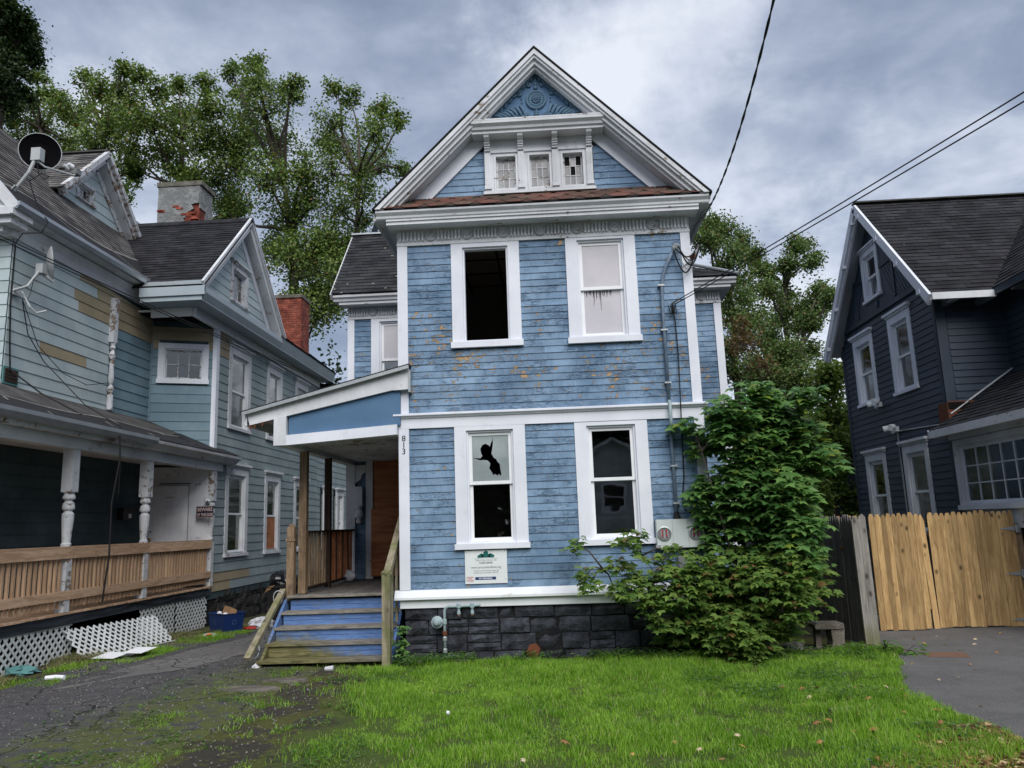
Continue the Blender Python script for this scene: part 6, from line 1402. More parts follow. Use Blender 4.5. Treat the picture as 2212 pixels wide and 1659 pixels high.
# ================================================================== FENCES
def picket_board(fr, u0, u1, v0, v1, d0, t, point=.09):
    um = (u0+u1)/2; w = u1-u0; return MB().prism(fr, [(u0, v0), (u1, v0), (u1, v1-point), (um+w*.24, v1), (um-w*.24, v1), (u0, v1-point)], d0, d0+t)
def bow(mb, fr, amt): return mb
def fence(name, label, cat, fr, u0, u1, v0f, v1, m, bw=.084, skip=None, rails=(.35, 1.4), rm_=None, tilt=0., loc=None):
    t = Thing(name, label, cat, loc or tuple(fr.p(u0, 0, 0))); u = u0; i = 0
    while u < u1-.03:
        w_ = min(bw*random.uniform(.88, 1.1), u1-u)
        q = picket_board(fr, u+.001, u+w_-.0015, v0f(u)+random.uniform(-.012, .012), v1+random.uniform(-.015, .015)+tilt*(u-u0), random.uniform(0, .006), .018, .06)
        t.piece('board', q.v, q.f, m); u += w_; i += 1
    for z in rails: t.part('rail', MB().bf(fr, u0, u1, z-.04, z+.04, -.045, -.002), rm_ or m)
    return t
FC1 = Fr((0, 12.42, 0), (1, -.035, 0))
fence('cedar_fence', 'new cedar stockade fence panel left of the gap, beside the silvered grey fence', 'fence', FC1, 4.76, 5.50, lambda u: .03, 1.72, M['cedar'])
gt1 = Fr((5.52, 12.385, 0), (1, -.05, 0)); 
G = fence('cedar_gate', 'wide new cedar gate right of the gap, hung on three strap hinges', 'gate', gt1, .16, 1.40, lambda u: .03, 1.715, M['cedar'], loc=(5.6, 12.38, 0))
lb = picket_board(Fr((5.44, 12.37, 0), (1, 0, 0), (-.02, 0, 1)), .02, .12, .0, 1.70, 0, .018); 
q = MB().prism(Fr((5.50, 12.36, 0), (1, 0, 0), (-.045, 0, 1)), [(0, .3), (.085, .3), (.085, 1.6), (.05, 1.69), (.03, 1.69), (0, 1.6)], 0, .018); G.piece('board', q.v, q.f, M['cedar'])
q = MB().prism(Fr((5.585, 12.36, 0), (1, 0, 0), (-.03, 0, 1)), [(0, .0), (.085, .0), (.085, 1.6), (.05, 1.69), (.03, 1.69), (0, 1.6)], 0, .018); G.piece('board', q.v, q.f, M['cedar'])
for i, z in enumerate((1.44, .78, .12)):
    f_ = Fr((6.98, 12.31, z), (-1, 0, 0)); hp_ = MB().add([(6.93, 12.285, z-.035), (6.70, 12.295, z-.006), (6.70, 12.295, z+.006), (6.93, 12.285, z+.035)], [(0, 1, 2, 3)]); hp_.box(6.92, 6.98, 12.26, 12.285, z-.06, z+.06).lathe((6.925, 12.27, z-.06), [(.012, 0), (.012, .12)], 8)
    for x in (6.76, 6.84, 6.90): hp_.lathe((x, 12.29, z), [(.007, 0), (.005, .005)], 6, (0, -1, 0))
    G.part('strap_hinge', hp_, M['galv'])
single('gate_post', MB().box(6.92, 7.02, 12.30, 12.40, 0, 1.52), M['oldpost'], 'short wooden gate post at the right end of the cedar gate', 'post')
# grey fence along the lot line
FGx = Fr((4.08, 0, 0), (0, -1, 0)); U0 = -18.0
gf = Thing('grey_fence', 'old silvered stockade fence running back from the street beside the sapling', 'fence', (4.08, 12, 0))
u = -17.5
while u < -10.98:
    w_ = .088*random.uniform(.85, 1.1); q = picket_board(Fr((4.06, 0, 0), (0, -1, 0)), u, u+w_-.004, -.02, 1.72+random.uniform(-.03, .02), random.uniform(0, .012), .016, .12); gf.piece('board', q.v, q.f, M['graywood']); u += w_
for z in (.4, 1.4): gf.part('rail', MB().box(4.08, 4.13, 11.0, 17.4, z-.04, z+.04), M['graywood'])
FE = Fr((4.02, 10.86, 0), (1, .12, 0))
for (a, b, tp_) in ((-.02, .075, 1.70), (.078, .175, 1.735)):
    q = MB().prism(FE, [(a, -.02), (b, -.02), (b-.02, tp_-.04), ((a+b)/2-.01, tp_), (a-.02, tp_-.05)], 0, .03); gf.part('end_board', q, M['graypost'])
gf.part('end_post', MB().box(4.03, 4.13, 10.87, 10.97, -.02, 1.68), M['graypost'])
for i in range(3): q = picket_board(Fr((4.1+.19*i*.5, 10.98+.0*i, 0), (1, 1.9, 0)), .05+.0*i, .14, 0, 1.72, 0, .016, .12)
for i in range(7): a = 4.16+i*.085; q = picket_board(Fr((0, 12.44, 0), (1, 0, 0)), a, a+.08, .02, 1.71, .02, .018, .1); gf.part('tan_board', q, M['cedar'], rnd=random.random())
dv = MB().tube([(4.0, 11.35, 1.5), (4.02, 11.3, 1.42), (3.99, 11.36, 1.34), (4.02, 11.33, 1.25)], .005, 4).ell((4.0, 11.34, 1.27), .03, .015, .035, 6, 4, jit=.2)
single('dried_vine', dv, M['leafK'], 'dried brown vine scrap hanging on the dark side of the grey fence', 'vine')
# ================================================================== SMALL THINGS IN THE YARD
bk_ = Thing('concrete_block', 'weathered concrete slab seat on a block at the foot of the grey fence', 'concrete block', (3.55, 10.85, 0))
bk_.part('top_slab', MB().prism(Fr((3.36, 10.78, 0), (1, 0, 0)), [(0, .27), (.36, .265), (.37, .29), (.365, .335), (.02, .345), (-.01, .32)], -.28, 0), M['concrete'])
bk_.part('leg_block', MB().prism(Fr((3.56, 10.80, 0), (1, 0, 0)), [(-.02, 0), (.17, 0), (.16, .12), (.175, .262), (.0, .266), (.01, .1)], -.22, 0), M['concrete']); bk_.part('leg_block', MB().box(3.40, 3.47, 10.95, 11.05, 0, .265), M['concrete'])
def rock(name, label, cat, c, r, m, group=None, squash=.6):
    mb = MB().ell(c, r, r*.8, r*squash, 8, 5, Matrix.Rotation(random.random()*3, 3, 'Z'), jit=.22); return single(name, mb, m, label, cat, group=group)
rock('stone_lump', 'pale broken rock at the foot of the step newel', 'stone', (-2.02, 10.45, .04), .10, M['greystone']); rock('stone_lump', 'small pinkish brick fragment right of the pale rock', 'stone', (-1.82, 10.52, .03), .06, M['concrete'])
rock('stone_lump', 'flat tan stone in the grass just right of the gas riser', 'stone', (-1.30, 10.52, .02), .13, M['concrete'], squash=.35)
rock('stone_lump', 'grey flat stone under the right side of the sapling', 'stone', (3.1, 10.9, .04), .16, M['greystone'], squash=.4); rock('stone_lump', 'small grey stone beside the flat stone under the sapling', 'stone', (2.85, 11.0, .06), .1, M['greystone'])
single('clay_tile', MB().prism(Fr((-.42, 10.66, 0), (1, 0, 0)), [(0, 0), (.13, 0), (.17, .14), (.12, .20), (.03, .19), (-.01, .1)], -.05, 0), M['rust'], 'broken brown clay tile leaning on the middle of the foundation', 'tile'); rock('stone_lump', 'white pebble lump in front of the broken clay tile', 'stone', (-.42, 10.55, .02), .05, M['walk'])
for i, (x, y, sx, sy, lab) in enumerate(((-3.55, 9.15, .42, .18, 'flat concrete slab sunk in moss in front of the steps'), (-3.25, 9.62, .3, .12, 'small sunken concrete slab nearest the bottom step'), (2.55, 7.45, .17, .12, 'square paving stone in the lawn near the right drive'), (2.72, 8.2, .13, .09, 'pale stone patch in the lawn between drive and sapling'))):
    pts = [(x+sx*math.cos(a)*random.uniform(.7, 1.1), y+sy*math.sin(a)*random.uniform(.7, 1.1)) for a in np.linspace(0, 2*math.pi, 10)[:-1]]
    z = .02+gz_(x, y)+.012*math.sin(x*2.3+y)*math.cos(y*1.7); mb = MB(); n = len(pts); mb.v = [(a, b, z-.03) for a, b in pts]+[(a, b, z+.012) for a, b in pts]; mb.f = [tuple(range(n, 2*n))]+[(k, (k+1) % n, (k+1) % n+n, k+n) for k in range(n)]
    single('paving_slab', mb, M['concrete'], lab, 'paving slab')
# recycling bin
gb_ = gz_(-6.4, 15.4)
B = Thing('recycling_bin', 'blue recycling bin holding a torn brown box beside the porch lattice', 'bin', (-6.5, 15.35, gb_))
RB_ = Matrix.Rotation(R(-38), 3, 'Z'); C0 = Vector((-6.47, 15.45, gb_))
def rot(v): return tuple(C0+RB_ @ Vector(v))
def taper(a, b, h0, h1, k=1.): return [rot((sx*a*k, sy*b*k, h0)) for sx, sy in ((-1,-1),(1,-1),(1,1),(-1,1))]+[rot((sx*a*1.14*k, sy*b*1.14*k, h1)) for sx, sy in ((-1,-1),(1,-1),(1,1),(-1,1))]
ou, inn = taper(.26, .19, 0, .36), taper(.25, .18, .02, .36, .96)
B.part('tub', MB().add(ou, [(3,2,1,0),(0,1,5,4),(1,2,6,5),(2,3,7,6),(3,0,4,7)]).add(inn, [(0,1,2,3),(4,5,1,0),(5,6,2,1),(6,7,3,2),(7,4,0,3)]), M['binblue'])
B.part('rim', MB().tube([rot((sx*.30, sy*.22, .36)) for sx, sy in ((-1,-1),(1,-1),(1,1),(-1,1),(-1,-1))], .014, 6), M['binblue'])
def bmark(face, cx, cz, s):
    mb = MB(); f = face
    for k in range(3):
        a = k*2.094+.5; p = np.array([cx+math.cos(a)*s, cz+math.sin(a)*s]); q_ = np.array([cx+math.cos(a+1.6)*s, cz+math.sin(a+1.6)*s]); n = (q_-p)[::-1]*np.array([-1, 1])*.13
        mb.add([f.p(*(p-n), .004), f.p(*(q_-n), .004), f.p(*(q_+n), .004), f.p(*(p+n), .004)], [(0, 1, 2, 3)])
    B.part('arrow_mark', mb, M['binmark'])
fb1 = Fr(rot((0, -.2, 0)), tuple(RB_ @ Vector((1, 0, 0))), tuple(RB_ @ Vector((0, -.027, .36)))); bmark(fb1, -.02, .2, .05)
fb2 = Fr(rot((.27, 0, 0)), tuple(RB_ @ Vector((0, 1, 0))), tuple(RB_ @ Vector((.036, 0, .36)))); bmark(fb2, 0, .2, .05)
cdb = Thing('cardboard', 'torn brown cardboard flap sticking out of the blue recycling bin', 'cardboard', rot((0, 0, .3))); cdb.part('flap', MB().add([rot((-.12, -.05, .25)), rot((.1, -.02, .22)), rot((.14, .02, .47)), rot((-.06, .0, .5)), rot((-.1, -.02, .42))], [(0, 1, 2, 3, 4)]).add([rot((.1, -.02, .22)), rot((.2, .08, .25)), rot((.22, .09, .42)), rot((.14, .02, .47))], [(0, 1, 2, 3)]), M['card'])
single('crumpled_paper', MB().ell(rot((-.12, -.08, .34)), .06, .05, .05, 7, 5, jit=.3).ell(rot((.13, -.09, .33)), .05, .05, .05, 7, 5, jit=.3), M['paper'], 'white paper scraps on top of the blue recycling bin', 'paper', group=None)
# wheeled cart with black bag
tc = Thing('wheeled_bin', 'black wheeled rubbish bin overflowing with a black bag behind the steps', 'bin', (-5.9, 17.0, gz_(-5.9, 17)))
gq = gz_(-5.9, 17)
tc.part('body', MB().add([(-6.1, 16.85, gq), (-5.72, 16.85, gq), (-5.72, 17.25, gq), (-6.1, 17.25, gq), (-6.17, 16.78, .62), (-5.66, 16.78, .62), (-5.66, 17.32, .62), (-6.17, 17.32, .62)], BOXF), M['black'])
tc.part('rim', MB().box(-6.2, -5.63, 16.75, 17.35, .60, .64), M['black']); tc.part('wheel', MB().lathe((-6.12, 17.25, gq+.1), [(.1, 0), (.1, .05)], 14, (1, 0, 0)), M['black'])
def crumple(c, rx, ry, rz, n=18, m=12, j=.10, seed=1):
    rr = random.Random(seed); mb = MB(); c = Vector(c)
    for i in range(m+1):
        th = math.pi*i/m
        for k in range(n):
            ph = 2*math.pi*k/n; f = 1+j*math.sin(ph*5+i)+rr.uniform(-j, j); mb.v.append(tuple(c+Vector((rx*math.sin(th)*math.cos(ph)*f, ry*math.sin(th)*math.sin(ph)*f, rz*math.cos(th)*(1+rr.uniform(-j, j))))))
    mb.f = [(i*n+k, (i+1)*n+k, (i+1)*n+(k+1) % n, i*n+(k+1) % n) for i in range(m) for k in range(n)]; return mb
single('rubbish_bag', crumple((-5.93, 17.05, .72), .28, .27, .2, seed=3), M['bagblack'], 'shiny black bag bulging out of the wheeled bin', 'bag', smooth=False)
single('cardboard', MB().add([(-6.32, 16.8, .28), (-6.15, 16.75, .62), (-5.98, 16.74, .66), (-6.1, 16.76, .56), (-6.22, 16.78, .5)], [(0, 4, 3, 1), (3, 2, 1)]), M['card'], 'limp brown cardboard strip hanging on the black wheeled bin', 'cardboard')
single('plastic_bag', crumple((-5.98, 15.98, gz_(-6, 16)+.09), .24, .2, .13, j=.14, seed=5), M['bagwhite'], 'crumpled white plastic bag on the ground right of the blue bin', 'bag')
single('plastic_bag', crumple((-3.72, 14.1, .95), .16, .12, .1, 12, 8, j=.14, seed=8), M['bagwhite'], 'white plastic bag glimpsed through the porch balusters', 'bag')
single('food_packet', crumple((-6.12, 15.72, gz_(-6, 15.6)+.03), .15, .09, .04, 10, 6, seed=6), M['redplastic'], 'red packaging beside the white plastic bag', 'packaging')
single('food_packet', crumple((-6.35, 14.45, gz_(-6.3, 14.4)+.035), .14, .1, .05, 10, 6, seed=7), M['bagwhite'], 'orange and white wrapper in front of the lattice by the bin', 'packaging')
single('food_packet', crumple((-6.33, 14.38, gz_(-6.3, 14.4)+.06), .06, .05, .03, 8, 5, seed=9), simple('orange_print', (.6, .14, .05), .5), 'orange scrap lying on the wrapper by the lattice', 'packaging')
sh = MB(); 
for (x0, x1, y0, y1, zz) in ((-6.78, -6.45, 11.45, 11.85, .05), (-6.5, -6.2, 11.75, 12.15, .07)):
    sh.add([(x0, y0, zz), (x1, y0, zz-.01), (x1+.05, y1, zz+.02), (x0+.03, y1, zz+.03)], [(0, 1, 2, 3)])
single('paper_sheet', sh, M['paper'], 'folded white paper lying on the left drive in front of the fallen lattice', 'paper')
single('netting', crumple((-7.2, 10.55, .05), .2, .14, .06, 16, 8, .3, 4), M['cyanplastic'], 'tangle of faded cyan netting at the left edge by the lattice', 'netting')
single('crushed_can', MB().tube([(-6.5, 10.0, .045), (-6.38, 10.03, .045), (-6.25, 10.0, .045)], [.025, .03, .027], 8), M['paper'], 'crushed pale can on the left drive', 'can'); single('paper_cup', MB().lathe((-4.02, 10.5, .02), [(.03, 0), (.045, .08)], 9, (.8, -.3, .3)), M['paper'], 'crumpled white cup at the left foot of the steps', 'cup')
single('plastic_cup', MB().lathe((-3.0, 10.28, .02), [(.025, 0), (.035, .11)], 9, (1, 0, .05)), M['bagwhite'], 'clear flattened cup lying under the bottom step', 'cup'); single('litter_ball', MB().ell((-1.06, 7.62, .05), .02, .02, .018, 7, 5, jit=.15), M['paper'], 'tiny white scrap in the middle of the lawn', 'litter')
# ================================================================== WIRES ABOVE
def sag(a, b, s, r, n=26, ext=0.):
    a, b = Vector(a), Vector(b); return MB().tube([a.lerp(b, t)-Vector((0, 0, 1))*s*4*t*(1-t) for t in np.linspace(-ext, 1, n)], r, 6)
tw = MB(); A_, B_ = Vector((1.19, -2.8, 5.05)), Vector((2.17, 10.66, 5.86))
def svc(t):
    # passes the point (1.70, 5.0, 5.32) overhead on its way to the house corner
    return Vector((1.70, 5.0, 5.32)).lerp(B_, t)-Vector((0, 0, .32))*4*t*(1-t) if t >= 0 else Vector((1.70, 5.0, 5.32))+(Vector((1.70, 5.0, 5.32))-B_)*(-t)*.9+Vector((0, 0, 1.4))*(-t)
for ph in (0, math.pi):
    pts = []
    for t in np.linspace(-1.6, 1, 120): p = svc(t); pts.append(p+Vector((math.cos(t*60+ph), 0, math.sin(t*60+ph)))*.006)
    tw.tube(pts, .0065, 5)
single('service_cable', tw, M['wire'], 'thick twisted power cable dropping from above to the blue house corner', 'power line')
for k, (lab, a) in enumerate((('upper of the two thin cables crossing in front of the navy roof', (3.93, 6.0, 4.95)), ('lower of the two thin cables crossing in front of the navy roof', (3.92, 6.0, 4.87)))):
    a = Vector(a); b = Vector((1.80+.03*k, 10.68, 4.745-.02*k)); a2 = a+(a-b)*1.1+Vector((0, 0, .35)); mb = MB(); pts = []
    for t in np.linspace(0, 1, 30): pts.append(a2.lerp(b, t)+Vector((0, 0, -.14*4*t*(1-t)*.5)))
    mb.tube(pts, .007, 5); single('phone_cable', mb, M['wire'], lab, 'cable')
for k in range(2): single('phone_cable', sag((-8.3-.0*k, 6.2, 6.28-.05*k), (-3.84, 14.58, 4.42-.03*k), .12, .007), M['wire'], ('upper' if k == 0 else 'lower')+' thin cable crossing in front of the teal house towards the porch roof', 'cable')
# ================================================================== PLANTS
A = [(-11.89,29.68,21.47,0.37),(-11.68,29.02,20.14,0.62),(-13.33,30.48,21.7,0.38),(-11.43,29.27,19.12,1.03),(-9.97,28.83,19.91,0.36),(-10.71,30.51,20.24,0.5),(-13.72,33.09,20.05,1.25),(-11.82,32.5,19.04,1.14),(-13.81,32.33,17.93,1.05),(-11.39,29.61,15.89,1.04),(-10.84,31.18,14.79,1.25),(-9.42,29.88,15.04,0.9),(-8.84,29.36,12.71,1.03),(-9.91,29.03,12.24,1.09),(-8.96,29.57,11.15,0.89),(-13.99,33.14,22.29,0.5),(-10.43,32.64,13.24,1.15),(-9.35,32.53,13.87,1.14),(-8.98,32.5,12.48,1.06),(-9.08,29.47,10.16,0.96),(-10.07,30.05,10.85,0.83),(-8.9,31.63,11.08,1.03),(-8.37,32.16,13.23,0.89),(-12.09,32.77,14.1,0.9),(-14.43,32.9,15.86,0.83),(-9.46,28.93,15.89,0.8)]
Bt = [(-8.37,29.53,19.96,0.41),(-7.88,29.86,19.67,0.37),(-8.38,29.03,18.09,0.73),(-5.93,27.39,17.61,0.48),(-5.53,28.87,17.91,0.36),(-6.14,26.95,16.34,0.78),(-8.13,31.17,17.59,1.02),(-6.69,30.83,16.8,0.77),(-8.43,29.24,15.97,1.03),(-6.92,28.0,14.5,0.84),(-5.8,31.04,16.85,0.35),(-8.05,29.36,14.49,0.81),(-9.09,30.91,18.16,0.7),(-7.34,30.74,14.42,0.54),(-7.72,29.04,12.94,0.8),(-7.74,28.57,11.57,0.79)]
Ct = [(-17.13,33.49,23.01,0.5),(-15.48,32.66,22.4,0.53),(-16.9,31.31,21.39,0.63),(-18.25,32.03,22.7,0.44),(-17.3,34.56,21.88,1.21),(-14.08,30.72,20.02,0.73),(-17.04,30.73,19.56,1.08),(-17.71,33.63,19.58,1.27),(-15.01,31.9,18.93,1.2),(-14.89,33.17,17.72,0.83),(-18.89,32.86,19.26,0.91),(-16.29,32.21,18.02,0.49),(-15.6,35.49,17.78,0.71),(-18.49,31.48,20.83,0.79),(-14.12,32.56,19.02,0.9),(-15.2,31.51,17.07,0.71),(-14.32,33.66,16.64,0.76),(-18.1,31.88,17.78,0.56)]
D = [(-18.16,30.42,22.08,0.34),(-20.92,31.99,22.65,0.4),(-18.97,30.28,20.73,0.68),(-18.76,31.23,21.47,0.63),(-21.5,32.62,21.27,0.82),(-17.98,29.4,18.54,0.96),(-18.51,29.25,17.79,0.88),(-20.34,29.92,19.87,0.6),(-18.88,32.06,20.4,0.8),(-18.31,31.46,17.6,0.55),(-17.46,29.95,15.96,0.41),(-19.12,30.32,17.29,0.76)]
E = [(-22.99,31.71,22.82,0.36),(-24.31,32.84,22.58,0.74),(-21.96,31.17,21.26,0.63),(-25.61,33.79,21.98,0.93),(-24.54,34.58,21.72,1.13),(-23.05,34.82,21.01,0.87),(-23.22,33.94,20.16,0.77),(-25.67,34.84,21.08,0.87)]
Fb = [(-15.6,20.04,17.3,0.28),(-15.49,20.58,17.22,0.26),(-16.86,21.93,17.77,0.55),(-15.93,21.55,16.76,0.24),(-16.05,20.82,15.97,0.52),(-16.67,21.89,15.8,0.49),(-16.45,21.24,15.01,0.43),(-16.04,21.64,17.37,0.24),(-16.82,20.59,16.86,1.03),(-16.65,20.38,15.42,1.02),(-16.93,20.89,18.42,0.63)]
Gt = [(4.97,21.91,10.26,0.2),(5.52,22.64,10.2,0.29),(6.47,24.39,10.55,0.28),(5.1,22.49,9.73,0.43),(5.41,21.53,9.0,0.41),(4.64,21.63,9.68,0.25),(5.36,22.01,8.44,0.53),(6.19,23.85,8.47,0.49),(5.53,22.59,7.64,0.55),(5.72,22.37,7.03,0.6),(5.25,21.79,6.33,0.56),(6.78,24.45,7.82,0.47),(5.54,22.77,5.88,0.52)]
Hb = [(7.6,27.12,10.92,0.28),(7.62,26.68,10.1,0.41),(7.83,26.67,9.36,0.55),(8.91,27.01,11.03,0.38),(9.84,28.53,11.73,0.22),(9.54,26.95,10.53,0.31),(8.45,26.62,10.26,0.41),(8.77,27.97,9.55,0.39),(8.9,27.25,8.75,0.49),(8.86,29.49,9.04,0.49),(8.99,26.87,8.06,0.41),(8.22,28.09,7.96,0.5)]
I = [(9.24,25.82,9.1,0.26),(9.17,24.73,8.58,0.22),(9.33,26.46,8.65,0.47),(8.61,24.93,7.73,0.38),(7.64,24.23,6.44,0.59),(7.18,24.73,6.57,0.6),(7.63,23.61,5.7,0.6),(6.99,24.76,5.81,0.7),(6.38,24.25,5.99,0.59),(7.86,26.17,5.47,0.8),(8.88,25.99,7.03,0.3),(7.55,25.0,4.35,0.77)]
J = [(7.2,19.75,5.27,0.25),(7.17,20.11,4.82,0.41),(7.34,20.09,4.14,0.39),(6.96,20.03,3.95,0.46),(7.37,20.07,3.53,0.26),(6.94,21.09,3.39,0.49),(6.99,19.93,2.78,0.41),(6.31,19.78,2.31,0.48),(7.25,21.18,2.07,0.49),(7.65,20.6,2.04,0.32)]
K = [(5.37,20.29,6.26,0.23),(4.98,19.94,6.2,0.23),(5.62,20.24,5.7,0.26),(5.1,20.09,6.66,0.18),(6.91,20.17,3.05,0.21),(6.69,20.15,2.46,0.21)]
Sb = [(2.72,10.35,3.37,0.23),(2.34,10.07,3.1,0.24),(3.29,10.15,3.24,0.18),(3.05,10.61,3.1,0.33),(1.91,10.63,2.97,0.15),(2.1,10.65,2.72,0.2),(2.26,10.24,2.84,0.29),(2.67,10.46,2.73,0.37),(3.3,10.56,2.79,0.35),(3.47,10.45,2.4,0.27),(3.02,10.57,2.36,0.35),(2.36,10.37,2.2,0.29),(1.91,10.46,2.08,0.15),(2.14,10.48,2.16,0.22),(2.88,10.19,2.03,0.29),(2.51,10.65,1.77,0.35),(3.11,10.67,1.75,0.33),(3.14,10.05,1.56,0.19),(2.13,10.68,1.54,0.23),(2.72,10.67,1.4,0.38),(2.4,10.47,1.07,0.37),(2.86,10.03,1.08,0.31),(3.34,10.63,0.77,0.19),(1.75,10.09,1.11,0.24),(2.07,10.68,0.71,0.35),(2.6,10.47,0.6,0.4),(2.95,10.04,0.75,0.25),(2.37,10.12,0.32,0.29),(2.79,10.44,0.24,0.2),(1.87,10.4,0.41,0.27),(1.55,10.52,0.51,0.17),(1.43,10.65,0.23,0.13),(1.29,10.15,0.5,0.11),(2.99,10.0,1.3,0.26),(3.4,10.65,1.08,0.2),(2.62,10.01,0.91,0.28),(2.19,10.61,0.95,0.28),(2.04,10.08,0.44,0.26),(1.71,10.57,0.34,0.2),(2.38,10.55,0.53,0.27),(2.78,10.61,2.25,0.28),(2.51,10.39,2.48,0.27),(2.15,10.62,1.88,0.23),(1.63,10.14,0.84,0.22),(2.82,10.47,1.71,0.27),(3.12,10.23,1.98,0.22),(2.64,10.62,1.96,0.25)]
Lb = [(0.28,10.28,1.47,0.11),(0.38,10.19,1.1,0.11),(0.42,10.21,0.96,0.08),(0.9,10.06,1.46,0.12),(1.02,10.06,1.52,0.11),(0.8,10.23,1.13,0.14),(1.07,10.2,1.01,0.14),(1.35,10.31,1.16,0.15),(1.49,10.23,1.36,0.12),(0.94,10.09,0.87,0.17),(1.31,10.16,0.78,0.19),(0.73,10.28,0.9,0.11),(1.12,10.21,0.7,0.13),(1.48,10.05,0.94,0.17),(1.63,10.3,0.58,0.19),(1.24,10.3,0.89,0.15),(1.5,10.08,1.12,0.14)]

def rotmats(n, up=.5, outw=None, rng=RNG):
    nrm = rng.normal(size=(n, 3)); nrm /= np.linalg.norm(nrm, axis=1)[:, None]; nrm = nrm*(1-up)+np.array([0, 0, 1.])*up
    if outw is not None: nrm = nrm+outw
    nrm /= np.linalg.norm(nrm, axis=1)[:, None]
    t = rng.normal(size=(n, 3)); t -= nrm*(t*nrm).sum(1)[:, None]; t /= np.linalg.norm(t, axis=1)[:, None]; b = np.cross(nrm, t)
    return np.stack([t, b, nrm], axis=2)
QT = np.array([(-.5, 0, 0), (0, -.36, .06), (.5, 0, -.04), (0, .36, .06)]); QF = [(0, 1, 2, 3)]
def tree(name, label, cat, blobs, base, lm, dens, lsz, tr=.28, bm=None, seed=0, dead=None, limb=1., wild=.75):
    rng = np.random.default_rng(seed); rd = random.Random(seed); bx, by = base; t = Thing(name, label, cat, (bx, by, -.3)); wood_ = MB()
    bs = sorted(blobs, key=lambda b: b[2]); zlo, zhi = min(b[2]-b[3] for b in bs), max(b[2] for b in bs); cx = sum(b[0] for b in bs)/len(bs); cy = sum(b[1] for b in bs)/len(bs)
    trunk = []; H_ = zlo+(zhi-zlo)*.55; nst = 9
    for i in range(nst):
        k = i/(nst-1); trunk.append(Vector((bx+(cx-bx)*k**1.3+rd.uniform(-.1, .1)*k, by+(cy-by)*k**1.3, -.35+H_*k+.35*k)))
    wood_.tube(trunk, [tr*(1.25 if i == 0 else 1-.7*i/(nst-1)) for i in range(nst)], 9)
    P = []; O = []
    for (x, y, z, r) in bs:
        c = Vector((x, y, z)); src = min(trunk, key=lambda p: (p-c).length+(1.2*max(0, p.z-c.z+.8)))
        mid = src.lerp(c, .5)+Vector((rd.uniform(-.3, .3), rd.uniform(-.3, .3), rd.uniform(-.2, .5)))*min(1, (c-src).length*.3)
        r0 = tr*.30*limb; wood_.tube([src, src.lerp(mid, .5)+Vector((0, 0, .08)), mid, mid.lerp(c, .5)+Vector((rd.uniform(-.1, .1), 0, .06)), c+Vector((0, 0, r*.5))], [r0, r0*.85, r0*.65, r0*.45, .012], 6)
        ns = max(9, int(30*r*r*dens/1.2)+9)
        for _ in range(ns):
            d = Vector(rng.normal(size=3)); d.normalize(); d.z = abs(d.z)*1.15 if rd.random() < wild else d.z*.8
            rr_ = r*rd.uniform(.3, 1.5); tip = c+d*rr_; st_ = c.lerp(mid, rd.uniform(0, .3))
            wood_.tube([st_, st_.lerp(tip, .55)+Vector((0, 0, -.04)), tip], [.018*limb, .012*limb, .004], 3, False)
            n = int(rd.uniform(40, 85)*dens); q = rng.normal(size=(n, 3))*np.array([.25, .25, .25])*max(.55, min(1.1, r))
            base_ = np.array(st_.lerp(tip, .85)); k = rng.random(n)[:, None]**.7; P.append(base_*k+np.array(c)*(1-k)*.25+base_*(1-k)*.75+q if False else base_+q); O.append(np.repeat(np.array([d])*.5, n, 0))
    P = np.concatenate(P); O = np.concatenate(O); n = len(P)
    t.part('trunk', wood_, bm or M['bark'], smooth=True)
    V, F, rn = inst(QT, QF, P, rotmats(n, .35, O, rng), lsz*rng.uniform(.65, 1.25, n), rng.random(n)); t.link('crown', mesh_np('crown', V-t.loc, 4, F, lm, rn)); return t, n
cnt = 0
TR = [('maple_tree', 'tall maple behind the red chimney with the highest spire of leaves', A, (-9.6, 31), 'leafA', 1.15, .17, .34, 1), ('maple_tree', 'maple nearest the blue house, its crown ending beside the gable', Bt, (-7.4, 29.5), 'leafA', 1.0, .16, .26, 2),
      ('maple_tree', 'maple above the grey chimney, with sky showing through its crown', Ct, (-16.5, 33.5), 'leafA', 1.15, .18, .3, 3), ('maple_tree', 'maple rising behind the dormer of the teal house', D, (-18.7, 31), 'leafA', 1.15, .17, .28, 4), ('maple_tree', 'distant maple above the black satellite dish', E, (-23.2, 33), 'leafA', 1.15, .18, .28, 5),
      ('dark_tree', 'dark nearer tree cut off by the upper left corner of the photo', Fb, (-17.2, 21.5), 'leafB', 1.7, .15, .28, 6),
      ('locust_tree', 'leafy tree just right of the blue house', Gt, (5.6, 23.2), 'leafG', 1.4, .11, .2, 7), ('locust_tree', 'tall thin open-crowned tree between the blue and navy houses', Hb, (8.3, 27.5), 'leafG', 1.3, .13, .2, 8), ('locust_tree', 'rounded dense tree left of the navy gable', I, (7.6, 25), 'leafG', 1.5, .12, .22, 9)]
for (nm, lab, bl, base, lm, dn, ls, tr_, sd_) in TR: t_, n_ = tree(nm, lab, 'tree', bl, base, M[lm], dn*(.75 if nm == 'maple_tree' else 1.05), ls*.78, tr_, seed=sd_); cnt += n_
t_, n_ = tree('bright_bush', 'bright yellow-green bush beside the far corner of the navy house', 'bush', J, (7.1, 20.4), M['leafJ'], 1.5, .11, .07, seed=10, limb=.6, wild=.5); cnt += n_
t_, n_ = tree('dying_vine', 'patch of dead brown vine leaves behind the sapling', 'vine', K, (5.6, 20.0), M['leafK'], .35, .10, .04, seed=11, limb=.5, wild=.4); cnt += n_
